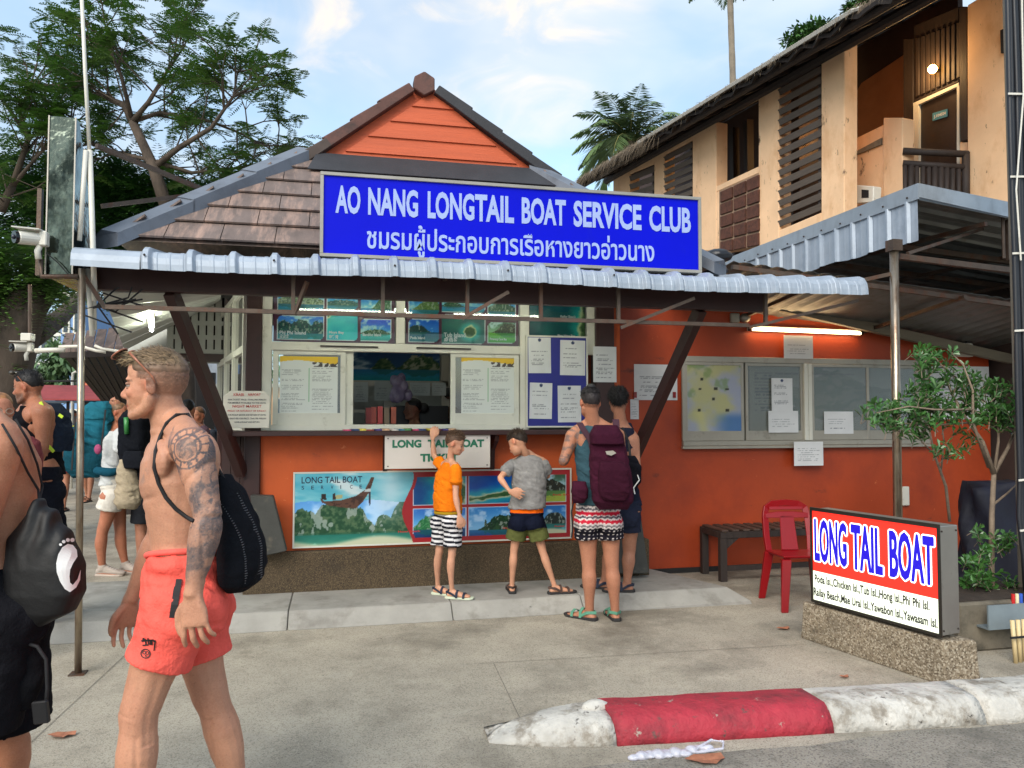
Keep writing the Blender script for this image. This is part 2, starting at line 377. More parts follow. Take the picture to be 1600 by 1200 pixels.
# ---------------------------------------------------------------- kerb: cast stones, painted red and white, tapering to nothing
M_KW = mat('kerb_white_paint', (184, 180, 172), 0.85, var=0.2, scale=7, bump=0.9, bscale=40, bump2=(0.6, 9),
           dirt=[((134, 126, 114), 0.48, 0.62, 7, (1, 1, 1)), ((60, 55, 50), 0.62, 0.68, 13, (1, 1, 1))])
M_KR = mat('kerb_red_paint', (160, 40, 54), 0.7, var=0.14, scale=6, bump=0.8, bscale=40, bump2=(0.6, 9),
           dirt=[((112, 34, 42), 0.48, 0.7, 4, (1, 1, 1)), ((158, 142, 130), 0.62, 0.66, 10, (1, 1, 1)), ((90, 62, 58), .6, .68, 22, (1, 1, 1))])
kb = thing('kerb', None, None); struct(kb)
def kerb_stone(x0, x1, m, h0=.13, h1=.13, nose=False):
    n = 14; rings = []
    for i in range(n + 1):
        t = i / n; x = x0 + (x1 - x0) * t
        h = h0 + (h1 - h0) * t
        w = 0.34
        f0 = 3.585 - 0.10 * max(0, x - 1.3) * 0.9 + (0.0)
        if nose: h = 0.115 * math.sin(min(1, t * 1.0 + .06) * math.pi / 2) ** 0.8; w = 0.05 + 0.29 * math.sin(t * math.pi / 2) ** .7; f0 += 0.17 * (1 - t) ** 1.6
        f0 = max(f0, 3.38)
        j = lambda s: rnd.uniform(-s, s)
        rings.append([(x, f0 + j(.004), -.02), (x, f0 + .012 + j(.006), h * .35), (x, f0 + .045 + j(.005), h * .78 + j(.004)), (x, f0 + .085, h * .96 + j(.004)), (x, f0 + .16, h * 1.0 + j(.004)),
                      (x, f0 + w * .85, h * .98 + j(.003)), (x, f0 + w, h * .8), (x, f0 + w + .01, -.02)])
    o = MB().loft(rings).build('kerb_stone', m, kb, smooth=True); return o
kerb_stone(0.74, 1.335, M_KW, nose=True)
kerb_stone(1.34, 2.46, M_KR)
kerb_stone(2.465, 3.30, M_KW); kerb_stone(3.32, 4.3, M_KW, .135, .135); kerb_stone(4.31, 5.4, M_KR, .135, .135)
MB().ball((1.30, 3.80, .115), (.075, .05, .035), 10, 6).build('kerb_chip', M_KW, kb, smooth=True)

# ================================================================== BOOTH (service club kiosk)
FY = 6.87
def fp(px, py, Y=FY): return aY(px, py, Y)
XL, XR = fp(407, 700).x, 2.80          # left post to right corner
booth = thing('ticket_booth', 'orange ticket booth with brown tiled gabled roof and white framed counter windows', 'kiosk', (0.9, FY, 0))
zc, zpl = 1.47, 0.45
B((XL, FY, zpl), (2.48, FY + .12, zc - .03), 'front_wall', M_ORANGE, booth)
M_PEB = mat('pebble_dash', (74, 60, 42), 0.85, var=0.2, scale=4, bump=1.0, bscale=120, speck=((40, 32, 24), (118, 102, 76), 190, 0.7), dirt=((50, 42, 34), 0.55, 0.8, 3, (1, 1, 1)))
B((XL - .12, FY - .09, .1), (2.86, FY + .12, zpl), 'plinth', M_PEB, booth, bevel=0.01)
B((2.484, FY + .02, zpl), (2.62, 7.34, 2.72), 'side_wall', M_ORANGE, booth)
# posts
for x0, x1 in ((fp(384, 600).x, fp(409, 600).x), (fp(928, 520).x, fp(957, 520).x)):
    B((x0, FY - .05, zpl + .005), (x1, FY + .1, 2.76), 'post', M_BROWN, booth, bevel=0.006)
# left low brown boarding beside the post
for k in range(3):
    x0 = fp(346, 700).x + k * .075
    B((x0, FY + .03, .1), (x0 + .07, FY + .09, zc - .03), 'side_board', M_BROWN, booth)
# counter shelf and its brackets
B((fp(348, 668).x, FY - .30, 1.435), (fp(940, 668).x, FY + .3, 1.475), 'counter', M_BROWN, booth, bevel=0.004)
for px in (598, 765):
    x = fp(px, 700).x
    MB().slab([(x, FY - .003, 1.43), (x, FY - .26, 1.43), (x, FY - .24, 1.38), (x, FY - .08, 1.30), (x, FY - .05, 1.12), (x, FY - .003, 1.10)], (.035, 0, 0)).build('counter_bracket', M_BROWN, booth)
# main window unit: frame bars (white aluminium)
def fr(px0, py0, px1, py1, Y0, Y1, name, m, par, z=None):
    a, b = aY(px0, py0, Y0), aY(px1, py1, Y0)
    return B((a.x, Y0, a.z), (b.x, Y1, b.z), name, m, par, 0.003)
ZT = 2.70
zu0, zl1, zl0 = fp(600, 545).z, fp(600, 551).z, 1.475
def X(px): return fp(px, 600).x
win = [B((X(409), FY - .02, zl0), (X(424), FY + .06, ZT), 'window_frame', M_ALU, booth, .003),
       B((X(812), FY - .02, zl0), (X(826), FY + .06, ZT), 'window_frame', M_ALU, booth, .003),
       B((X(424), FY - .018, zu0 - .03), (X(812), FY + .058, zu0 + .045), 'window_frame', M_ALU, booth, .003),
       B((X(424), FY - .018, zl0), (X(812), FY + .058, zl0 + .05), 'window_frame', M_ALU, booth, .003),
       B((X(618), FY - .018, zu0 + .047), (X(632), FY + .055, ZT), 'window_frame', M_ALU, booth, .003),
       B((X(826), FY - .018, 1.50), (X(932), FY + .03, 1.54), 'window_frame', M_ALU, booth, .003),
       B((X(917), FY - .018, zu0 - .02), (X(930), FY + .055, ZT), 'window_frame', M_ALU, booth, .003)]
M_GLASS = glass('window_glass', refl=1.0)
def sash(px0, px1, z0, z1, y, name='sash'):
    s = MB(); x0, x1 = X(px0), X(px1); w = .045
    s.box((x0, y, z0), (x0 + w, y + .03, z1)); s.box((x1 - w, y, z0), (x1, y + .03, z1))
    s.box((x0 + w, y, z0), (x1 - w, y + .03, z0 + .10)); s.box((x0 + w, y, z1 - .035), (x1 - w, y + .03, z1))
    o = s.build(name, M_ALU, booth, .002)
    B((x0 + w + .001, y + .012, z0 + .101), (x1 - w - .001, y + .016, z1 - .036), 'pane', M_GLASS, o); return o
sash(426, 540, zl0 + .05, zu0 - .03, FY + .0)
sash(704, 811, zl0 + .05, zu0 - .03, FY + .0)
B((X(540), FY + .03, zl0 + .051), (X(552), FY + .055, zu0 - .032), 'sash_stile', M_ALU, booth)
# upper lights: glass over the printed island boards
for a, b in ((425, 617), (633, 811), (827, 916)):
    B((X(a), FY - .002, zu0 + .047), (X(b), FY + .002, ZT), 'upper_pane', glass('upper_glass', refl=.3, dust=.0), booth)
# track rail
for _a, _b in ((500, 590), (650, 735)): MB().bar((X(_a), FY - .03, zu0 + .012), (X(_b), FY - .03, zu0 + .01), .012).build('sliding_rail', M_DARKWOOD, booth)
# left bay: windows running back from the post
bayA, bayB = Vector((fp(384, 600).x, FY + .02, 0)), aY(344, 572, 9.2); bayB.z = 0
bd = (bayB - bayA); bl = bd.length; bd.normalize(); bn = Vector((-bd.y, bd.x, 0))
def bay(s, z, o=0): p = bayA + bd * s + bn * o; return Vector((p.x, p.y, z))
bw = MB()
for s in (0.03, bl * .36, bl * .68, bl): bw.bar(bay(s, 1.475), bay(s, 2.75), .06, .06, up=bd)
for z in (1.50, 2.18, 2.72): bw.bar(bay(0.03, z), bay(bl, z), .05, .06)
bw.build('bay_window_frame', M_ALU, booth)
MB().bar(bay(.05, 1.83), bay(bl - .03, 1.83), .006, .64).bar(bay(.05, 2.45), bay(bl - .03, 2.45), .006, .5).build('bay_pane', M_GLASS, booth)
for k in range(7):
    s0 = .02 + k * (bl - .04) / 7
    MB().bar(bay(s0, .78), bay(s0 + (bl - .06) / 7, .78), .05, 1.36).build('bay_board', M_BROWN, booth)
# interior shell
B((XL + .02, 9.2, .1), (2.9, 9.3, 2.75), 'back_wall', mat('interior_wall', (150, 152, 150), .8, var=.05), booth)
B((2.50, 7.55, .1), (2.58, 9.19, 2.75), 'inner_side_wall', mat('interior_wall', (0, 0, 0)), booth)
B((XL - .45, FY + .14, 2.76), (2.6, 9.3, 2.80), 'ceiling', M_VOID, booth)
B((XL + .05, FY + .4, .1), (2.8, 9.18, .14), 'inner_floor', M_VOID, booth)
# the white aluminium partition and dark pictures seen through the opening
pt = MB(); yb = 8.3
for px0, px1, py0, py1 in ((535, 545, 560, 660), (600, 612, 600, 668), (640, 650, 600, 668), (538, 700, 594, 604), (690, 702, 556, 668), (538, 702, 640, 645)):
    a, b = aY(px0, py0, yb), aY(px1, py1, yb); pt.box((a.x, yb, a.z), (b.x, yb + .04, b.z))
pt.build('inner_window_frame', M_ALUG, booth)

# ---------------------------------------------------------------- roof
EY, EZ, GY = 5.66, 2.80, 6.80
rx = fp(662, 118, GY).x; GZ = fp(465, 248, GY).z
xh0 = fp(465, 248, GY).x; xh1 = 2 * rx - xh0
xe0 = xh0 - (GY - EY); xe1 = 2 * rx - xe0
apz = fp(662, 135, GY).z
RB = 10.6
roof = MB()
roof.add([(xe0, EY, EZ), (xe1, EY, EZ), (xh1, GY, GZ), (xh0, GY, GZ)], [(0, 1, 2, 3)])
roof.add([(xe0, EY, EZ), (xh0, GY, GZ), (xh0, RB - 1.2, GZ), (xe0, RB, EZ)], [(0, 1, 2, 3)])
roof.add([(xe1, EY, EZ), (xh1, GY, GZ), (xh1, RB - 1.2, GZ), (xe1, RB, EZ)], [(3, 2, 1, 0)])
roof.add([(xe0, RB, EZ), (xh0, RB - 1.2, GZ), (xh1, RB - 1.2, GZ), (xe1, RB, EZ)], [(0, 1, 2, 3)])
_g0, _g1 = fp(510, 262, GY), fp(833, 284, GY)
roof.add([(_g0.x - .05, GY + .03, GZ - .02), (rx, GY + .03, apz - .03), (rx, RB - 1.2, apz - .03), (_g0.x - .05, RB - 1.2, GZ - .02)], [(0, 1, 2, 3)])
roof.add([(_g1.x + .05, GY + .03, GZ - .02), (rx, GY + .03, apz - .03), (rx, RB - 1.2, apz - .03), (_g1.x + .05, RB - 1.2, GZ - .02)], [(3, 2, 1, 0)])
roof.add([(xh0, GY, GZ), (xh1, GY, GZ), (xh1, RB - 1.2, GZ), (xh0, RB - 1.2, GZ)], [(0, 1, 2, 3)])
roof = roof.build('roof', M_TILE, booth)
# front slope tiles, one by one
sl = Vector((0, GY - EY, GZ - EZ)); SL = sl.length; sl.normalize(); nr = UX.cross(sl).normalized()
tiles = []
rows = 6; ex = SL / rows; tw = .365
for r_ in range(rows):
    s0 = r_ * ex; s1 = s0 + ex + .03
    y_l = xe0 + (s0 / SL) * (xh0 - xe0); y_r = xe1 + (s0 / SL) * (xh1 - xe1)
    x = xe0 - (tw * .5 if r_ % 2 else tw * .12)
    while x < xe1:
        a, b = x + .003, x + tw - .003
        # clip the tile to the hip lines
        def cl(xx, s): return min(max(xx, xe0 + .055 + s / SL * (xh0 - xe0)), xe1 - .055 + s / SL * (xh1 - xe1))
        q = [(cl(a, s0), s0), (cl(b, s0), s0), (cl(b, min(s1, SL)), min(s1, SL)), (cl(a, min(s1, SL)), min(s1, SL))]
        if q[1][0] - q[0][0] > .02:
            P = []
            for hgt in (0.002, 0.016):
                for k, (xx, s) in enumerate(q):
                    lift = (0.030 if k < 2 else 0.004) + hgt + rnd.uniform(-.0015, .0015)
                    P.append(Vector((xx, EY, EZ)) + sl * s + nr * lift)
            MB().hexa(P).build('tile', M_TILE, roof)
        x += tw
# side slope courses (joined: seen only edge-on)
sd = MB()
for sgn, xa, xb in ((-1, xe0, xh0), (1, xe1, xh1)):
    for r_ in range(6):
        t0, t1 = r_ / 6, (r_ + 1) / 6
        p = lambda t, y, up: (xa + (xb - xa) * t - sgn * 0, y, EZ + (GZ - EZ) * t + up)
        for k in range(9):
            ya, yb_ = EY + 1.2 * t0 + (k) * .36, EY + 1.2 * t0 + k * .36 + .355
            sd.hexa([p(t0, ya, .02), p(t0, yb_, .02), p(t1, yb_, .004), p(t1, ya, .004), p(t0, ya, .036), p(t0, yb_, .036), p(t1, yb_, .02), p(t1, ya, .02)])
o = sd.build('side_tiles', M_TILE, roof); o['kind'] = 'stuff'
# hip flashings in overlapping lengths
for sgn, xa, xb in ((1, xe0, xh0), (-1, xe1, xh1)):
    p0, p1 = Vector((xa - sgn * .05, EY - .06, EZ + .0)), Vector((xb, GY, GZ + .02))
    for k in range(3):
        a, b = p0.lerp(p1, k / 3 - .01), p0.lerp(p1, (k + 1) / 3)
        up = Vector((0, 0, .062 + .012 * k)); w = Vector((0.12 * sgn, -.06, -.03)); w2 = Vector((-.07 * sgn, .10, -.03))
        MB().add([a + up, b + up, b + up + w, a + up + w, a + up + w2, b + up + w2, a + w - UZ * .03, b + w - UZ * .03, a + w2 - UZ * .03, b + w2 - UZ * .03],
                 [(0, 1, 2, 3), (1, 0, 4, 5), (3, 2, 7, 6), (5, 4, 8, 9), (0, 3, 6, 8, 4), (2, 1, 5, 9, 7)]).build('hip_flashing', M_FLASH, roof)
# gable boards (each overlapping the one below)
gb0, gb1 = fp(510, 262, GY), fp(833, 284, GY)
za = fp(662, 148, GY).z; zb0 = gb0.z
nb = 5; bh = (za + .03 - zb0) / nb
gx0, gx1 = gb0.x - .03, gb1.x + .03; za += .03; gm = (gx0 + gx1) / 2
for k in range(nb):
    z0, z1 = zb0 + k * bh, zb0 + (k + 1) * bh + .012
    f = lambda z: max(0.0, 1 - (z - zb0) / (za - zb0))
    w0, w1 = (gx1 - gx0) / 2 * f(z0), (gx1 - gx0) / 2 * f(z1)
    P = [(gm - w0, GY - .03, z0), (gm + w0, GY - .03, z0), (gm + w0, GY, z0), (gm - w0, GY, z0), (gm - w1, GY - .012, z1), (gm + w1, GY - .012, z1), (gm + w1, GY, z1), (gm - w1, GY, z1)]
    MB().hexa(P).build('gable_plank', M_PLANK, booth)
B((gx0 - .12, GY - .06, zb0 - .16), (gx1 + .12, GY - .005, zb0 - .002), 'lead_flashing', M_RIDGEK, booth, .01)
_s = lambda x, t, h: Vector((x, EY, EZ)) + sl * t + nr * h
MB().hexa([_s(gx0 - .12, SL - .30, .048), _s(gx1 + .12, SL - .30, .048), _s(gx1 + .05, SL - .01, .048), _s(gx0 - .05, SL - .01, .048), _s(gx0 - .12, SL - .30, .055), _s(gx1 + .12, SL - .30, .055), _s(gx1 + .05, SL - .01, .075), _s(gx0 - .05, SL - .01, .075)]).build('lead_apron', M_RIDGEK, booth)
MB().slab([(gx0 - .13, GY + .004, zb0), (gx1 + .13, GY + .004, zb0), (rx, GY + .004, za + .10)], (0, .02, 0)).build('gable_backing', M_PLANK, booth)
# verge caps
apx = Vector((rx, GY - .05, fp(662, 128, GY).z))
for side, mm in ((-1, M_RIDGE), (1, M_RIDGEK)):
    foot = Vector((gm + side * ((gx1 - gx0) / 2 + .17), GY - .05, zb0 + .01))
    top = apx + Vector((side * .10, 0, -.10)); ax = (foot - top)
    L = ax.length; ax.normalize(); up = Vector((-ax.z * 1, 0, ax.x)) * 1; up = up if up.z > 0 else -up
    for k in range(4):
        a, b = top + ax * (L * k / 4), top + ax * (L * (k + 1) / 4 + .02)
        h0, h1 = .108, .126
        def ring(p, h): return [p - up * .022 + Vector((0, -.03, 0)), p - up * .022 + Vector((0, .09, 0)), p + up * (h - .06) + Vector((0, .14, 0)), p + up * (h - .02) + Vector((0, .07, 0)), p + up * (h - .05) + Vector((0, -.035, 0))]
        MB().loft([ring(a, h0), ring(b, h1)]).build('verge_tile', mm if not (side == -1 and k == 3) else mat('ridge_tile_mossy', (74, 62, 56), .75, var=.2, scale=8), booth, .006)
hexc = apx + Vector((0, -.03, -.045))
MB().slab([hexc + Vector((math.cos(a) * .105, 0, math.sin(a) * .11)) for a in [R(30 + 60 * k) for k in range(6)]], (0, .16, 0)).build('apex_tile', M_RIDGE, booth, .008)
MB().tube([(rx, GY + .1, apz - .05), (rx, RB - 1.2, apz - .05)], .07, 6).build('ridge_cap', M_RIDGE, booth)
# ---------------------------------------------------------------- deep brown eaves beam, knee braces, pale soffit
bz0, bz1 = aY(600, 467, 5.7).z, 2.665
MB().box((fp(152, 450, 5.72).x, 5.70, bz0), (fp(1195, 450, 5.72).x, 5.78, bz1)).build('eaves_beam', M_BROWN, booth, .004)
for (tx, ty), (bx, by) in (((266, 457), (378, 740)), ((1096, 478), (978, 742))):
    t = aY(tx, ty, 5.74); b = aY(bx, by, FY - .05)
    MB().bar(Vector((t.x, 5.76, bz0 + .01)), b, .075, .10).build('knee_brace', M_BROWN, booth, .004)
M_SLATE = mat('dark_slate', (58, 58, 54), 0.6, var=0.25, scale=5, bump=0.3, bscale=30, dirt=((92, 86, 74), 0.6, 0.75, 7, (1, 1, 1)))
for s, pxs in ((1, ((393, 772), (428, 773), (449, 858), (404, 868))), (-1, ((962, 735), (985, 735), (1008, 893), (955, 893)))):
    q = [aY(a, b, FY - .14) for a, b in pxs]
    MB().slab([q[3], q[2], q[1], q[0]], (0, -.10, 0)).build('brace_footing', M_SLATE, booth, .006)
# soffit: pale boards with slots on the left side
M_SOFFIT = mat('pale_soffit_board', (188, 190, 182), 0.7, var=0.08, scale=2, dirt=((150, 146, 132), 0.55, 0.8, 3, (1, 1, 1)))
s0, s1, s2, s3 = aY(160, 458, 5.8), aY(345, 458, 5.8), aY(345, 470, 9.0), aY(195, 548, 9.0)
n = 6
for k in range(n):
    a0, a1 = s0.lerp(s3, k / n), s0.lerp(s3, (k + 1) / n - .006); b0, b1 = s1.lerp(s2, k / n), s1.lerp(s2, (k + 1) / n - .006)
    MB().slab([a0, b0, b1, a1], (0, 0, .015)).build('soffit_board', M_SOFFIT, booth)
sw = MB(); wy = 8.95
a, b = aY(262, 462, wy), aY(348, 553, wy)
ncol = 7; cw = (b.x - a.x) / ncol
for k in range(ncol):
    x0 = a.x + k * cw
    for r_ in range(4):
        zt = a.z - (a.z - b.z) * r_ / 4; zb_ = a.z - (a.z - b.z) * (r_ + 1) / 4; off = (zt - zb_) * .3
        sw.box((x0, wy, zb_ + off), (x0 + cw - .018, wy + .02, zt)); sw.box((x0, wy, zb_), (x0 + cw, wy + .02, zb_ + off))
sw.build('slotted_screen', M_SOFFIT, booth)
B((a.x, wy + .05, b.z), (b.x, wy + .07, a.z), 'screen_backing', M_VOID, booth); _q = aY(188, 570, wy); B((_q.x, wy + .10, b.z - .1), (b.x, wy + .13, a.z + .2), 'pale_gable_wall', M_SOFFIT, booth)
B((a.x - .1, wy - .02, b.z - .09), (b.x + .1, wy + .04, b.z - .004), 'screen_rail', M_BROWN, booth)

# ================================================================== AWNING of curled corrugated sheets
AY = 5.25
aw = thing('corrugated_awning', 'long silver corrugated metal awning with curled front edge above the counter', 'awning', (1.2, AY, 2.6))
ax0, ax1 = aY(110, 395, AY).x, aY(1352, 460, AY).x
def prof(u, rib=.30):   # trapezoid rib profile
    t = (u % rib) / rib
    if t < .07: return t / .07 * .030
    if t < .19: return .030
    if t < .26: return (.26 - t) / .07 * .030
    return 0.003 * (math.sin((t - .26) / .74 * math.pi * 5) > .6)
n_sheet = 6; flat_to = ax0 + .40
xs_all = [(ax0, flat_to)] + [(flat_to + (ax1 - flat_to) * k / 5, flat_to + (ax1 - flat_to) * (k + 1) / 5) for k in range(5)]
for si, (x0, x1) in enumerate(xs_all):
    nu = 14 if si == 0 else 176
    rings = []
    for i in range(nu + 1):
        x = x0 + (x1 - x0) * i / nu - (0 if i else 0)
        w = 0.0 if si == 0 else prof(x - flat_to, .262)
        zz = 2.665 + 0.012 * math.sin(x * 1.9) - (0.0)
        skew = .06
        pts = []
        for (dy, dz, nx, nz) in ((.0, -.125, -1, 0), (.0, -.085, -1, .1), (.006, -.045, -.95, .3), (.03, -.012, -.7, .7), (.07, .004, -.3, .95), (.2, .02, 0, 1), (.55, .07, 0, 1)):
            pts.append((x + (skew * (-dz) if si else 0), AY + dy + nx * w, zz + dz + nz * w))
        rings.append(pts)
    mbb = MB().loft(rings, cap=False, closed=False)
    o = mbb.build('roof_sheet', M_SHEET, aw); m_ = o.modifiers.new('thick', 'SOLIDIFY'); m_.thickness = .0015
# screws along the curl
for k in range(14):
    x = flat_to + .262 * (k + .13)
    if x < ax1 - .1 and k % 3 == 0: MB().ball((x, AY - .034, 2.62), .008, 6, 4).build('screw', M_DARKWOOD, aw)
# steel frame under the awning
frm = MB(); zb = aY(600, 492, 5.42).z
y1 = 5.42
frm.bar((aY(160, 480, y1).x, y1, zb), (aY(1170, 515, y1).x, y1, zb), .028)
frm.build('truss_rail', M_RUST, aw)
for px in (458, 598, 730, 845, 966, 1196):
    x = aY(px, 480, y1).x; MB().bar((x, y1, zb), (x, y1, 2.60), .026, up=(0, 1, 0)).build('truss_strut', M_RUST, aw)
for pa, pb in (((460, 492), (480, 440)), ((722, 498), (795, 456)), ((970, 512), (1085, 466)), ((1170, 512), (1340, 470)), ((165, 482), (130, 430))):
    a, b = aY(*pa, y1), aY(*pb, 5.36); MB().bar(a, b, .024).build('truss_brace', M_RUST, aw)
for x in (aY(250, 400, 5.5).x, aY(700, 400, 5.5).x, aY(1000, 400, 5.5).x):
    MB().bar((x, 5.30, 2.60), (x, 5.78, 2.63), .025).build('purlin', M_RUST, aw)
# ================================================================== SHOP NAME SIGN
SY = 5.44
q = [aY(500, 400, SY), aY(1095, 428, SY), aY(1095, 309, SY), aY(500, 268, SY)]
sx0, sx1 = (q[0].x + q[3].x) / 2, (q[1].x + q[2].x) / 2; sz0, sz1 = (q[0].z + q[1].z) / 2, (q[2].z + q[3].z) / 2
sg = thing('name_sign', 'long blue sign board with white lettering of the boat service club above the awning', 'sign', ((sx0 + sx1) / 2, SY, sz0))
M_BLUE = mat('sign_blue_glow', (0, 8, 178), 0.45, var=0.06, scale=2, spec=.12, emit=((0, 20, 230), 0.06), dirt=((16, 26, 150), .62, .8, 2, (1, 1, .3)))  # faint glow added to lift the blue; the board itself is unlit
M_LET = mat('sign_letters', (150, 168, 214), 0.5, var=0.05)
B((sx0 + .02, SY, sz0 + .02), (sx1 - .02, SY + .14, sz1 - .02), 'sign_panel', M_BLUE, sg)
fm = MB(); f = .024
for a, b in (((sx0, sz0), (sx1, sz0 + f)), ((sx0, sz1 - f), (sx1, sz1)), ((sx0, sz0 + f), (sx0 + f, sz1 - f)), ((sx1 - f, sz0 + f), (sx1, sz1 - f))):
    fm.box((a[0], SY - .016, a[1]), (b[0], SY + .15, b[1]))
fm.build('sign_frame', mat('sign_frame_metal', (150, 146, 138), .45, metal=.4, var=.12, scale=5), sg, .002)
a, b = aY(524, 333, SY), aY(1079, 365, SY)
tm = MB(); h = aY(540, 290, SY).z - aY(540, 334, SY).z
z_t = (a.z + b.z) / 2
words = [('AO', 524, 563), ('NANG', 575, 653), ('LONG', 668, 741), ('TAIL', 742, 803), ('BOAT', 815, 884), ('SERVICE', 896, 1002), ('CLUB', 1014, 1079)]
for w, p0, p1 in words:
    x0, x1 = aY(p0, 340, SY).x, aY(p1, 340, SY).x
    put_text(tm, w, (x0, SY - .002, z_t), UX, UZ, x1 - x0, h, .002, bold=0.034)
tm.build('english_lettering', M_LET, sg)
tm = MB(); x0, x1 = aY(573, 380, SY).x, aY(1022, 400, SY).x
put_text(tm, 'ชมรมผู้ประกอบการเรือหางยาวอ่าวนาง', (x0, SY - .002, aY(700, 408, SY).z + .012), UX, UZ, x1 - x0, .235, .002, bold=0.018)
tm.build('thai_lettering', M_LET, sg)
for px in (560, 750, 900, 1050):
    x = aY(px, 410, SY).x; MB().bar((x, SY + .08, sz0), (x, SY + .08, 2.60), .03, up=(0, 1, 0)).build('sign_leg', M_RUST, sg)
# ================================================================== ORANGE SIDE ROOM (right of the booth)
RY = 7.35
M_ORANGE_SHADED = mat('orange_wall_shaded', (164, 60, 17), 0.55, var=0.12, scale=1.4, bump=0.12, bscale=26, dirt=[((130, 42, 16), .48, .78, 1.3, (1, 1, 1)), ((78, 36, 26), .64, .74, 2.6, (1, 1, 2)), ((190, 96, 54), .67, .71, 11, (1, 1, 1))])  # booth orange darkened in the colour for the shade under the canopy
room = thing('side_room', 'low orange painted annex wall with a long sliding window beside the ticket booth', 'building', (5, RY, 0))
xw1 = aY(1548, 700, RY).x
MB().slab([(2.5, RY, 0), (xw1, RY, 0), (xw1, RY, 2.36), (5.2, RY, 2.62), (2.5, RY, 2.90)], (0, .15, 0)).build('wall', M_ORANGE_SHADED, room)
B((2.88, RY - .02, 0), (xw1 + .0, RY - .002, .05), 'skirting', M_VOID, room)
wx0, wx1, wz0, wz1 = aY(1064, 600, RY).x, aY(1447, 600, RY).x, aY(1250, 695, RY).z, aY(1250, 560, RY).z
B((wx0 + .05, RY - .012, wz0 + .05), (wx1 - .05, RY - .002, wz1 - .05), 'window_back', mat('window_shade', (112, 112, 104), .8, var=.05), room)
wf = MB(); Yw = RY - .05
for a, b in (((wx0, wz0), (wx1, wz0 + .05)), ((wx0, wz1 - .06), (wx1, wz1)), ((wx0, wz0 + .05), (wx0 + .05, wz1 - .06)), ((wx1 - .05, wz0 + .05), (wx1, wz1 - .06))):
    wf.box((a[0], Yw, a[1]), (b[0], RY - .001, b[1]))
wf.build('window_frame', M_ALUG, room, .003)
B((wx0 - .02, Yw - .03, wz0 - .03), (wx1, Yw + .02, wz0 - .002), 'sill', M_ALUG, room, .003)
def rx_(px): return aY(px, 620, Yw).x
for p0, p1, y in ((1066, 1162, 0), (1166, 1256, .016), (1268, 1358, 0), (1356, 1436, .016)):
    s = MB(); a, b = rx_(p0), rx_(p1); z0, z1, w = wz0 + .052, wz1 - .062, .03
    s.box((a, Yw + y - .004, z0), (a + w, Yw + y + .012, z1)); s.box((b - w, Yw + y - .004, z0), (b, Yw + y + .012, z1))
    s.box((a + w, Yw + y - .004, z0), (b - w, Yw + y + .012, z0 + .10)); s.box((a + w, Yw + y - .004, z1 - .03), (b - w, Yw + y + .012, z1))
    o = s.build('sash', M_ALUG, room, .002)
    B((a + w + .001, Yw + y + .003, z0 + .101), (b - w - .001, Yw + y + .006, z1 - .031), 'pane', mat('x', (0, 0, 0)) if 0 else glass('dusty_glass', refl=.35, rough=.12, dust=.16), o)
MB().box((rx_(1256), Yw - .012, wz0 + .05), (rx_(1262), Yw + .03, wz1 - .06)).box((rx_(1262.6), Yw - .012, wz0 + .05), (rx_(1268), Yw + .03, wz1 - .06)).build('meeting_stile', M_ALU, room, .002)
# timber plate over the wall, sloping down to the right
a, b = aY(1215, 478, 7.15), aY(1600, 566, 7.15); a2 = a + (a - b) * .9
MB().bar(a2, b + (b - a) * .6, .07, .10).build('wall_plate', mat('old_grey_wood', (112, 104, 90), .8, var=.2, scale=5, bump=.3, bscale=20, stretch=(.3, 3, 3)), room)
# darkness beyond: rear wall and side returns
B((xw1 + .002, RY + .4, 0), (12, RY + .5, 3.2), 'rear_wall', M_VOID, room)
B((xw1 - .15, RY + .152, 0), (xw1, RY + .398, 2.3), 'return_wall', M_ORANGE, room)

# ================================================================== METAL CANOPY
cn = thing('metal_canopy', 'flat metal canopy with bent fascia on a rusty pole right of the booth', 'canopy', (4.6, 5.3, 0))
c0, c1, c2 = aY(1434, 286, 5.3), aX(1125, 408, aY(1434, 286, 5.3).x), aY(1583, 317, 5.3)
rt = (c2 - c0) * 3.2
M_FASC = mat('fascia_sheet', (158, 166, 174), 0.42, metal=0.5, var=0.1, scale=3, bump=.1, bscale=6, dirt=[((140, 146, 152), .5, .7, 5, (1, 1, .5)), ((116, 92, 74), .70, .78, 9, (1, 1, 1))])
bt = .13
def off(p, x=0, y=0, z=0): return Vector((p.x + x, p.y + y, p.z + z))
MB().slab([c1, c0, off(c0, z=-bt), off(c1, z=-bt)], (.012, 0, 0)).build('fascia_band', M_FASC, cn)
cr = c0 + rt
MB().slab([off(c0, x=.013), cr, off(cr, z=-.16), off(c0, x=.013, z=-.115)], (0, .012, 0)).build('fascia_band', M_FASC, cn)
# vertical corrugated skirt below the side band
ns = 170; L = c1.y - c0.y; rings = []
for i in range(ns + 1):
    t = i / ns; y = c0.y + .03 + (L - .03) * t; w = prof(y, .235) * .8
    zt = c0.z + (c1.z - c0.z) * t - bt + .01; zb2 = 3.04 + (aX(1125, 462, c0.x).z - 3.04) * t
    rings.append([(c0.x + .02 - w, y, zb2 + .01 * math.sin(y * 9)), (c0.x + .02 - w, y, zt)])
o = MB().loft(rings, cap=False, closed=False).build('skirt_sheet', M_SHEET, cn); o.modifiers.new('t', 'SOLIDIFY').thickness = .002
for k in range(12):
    y = c0.y + .12 + k * .29; MB().ball((c0.x - .004, y, c0.z - .09 + .005 * (k % 3)), .009, 6, 4).build('screw', M_DARKWOOD, cn)
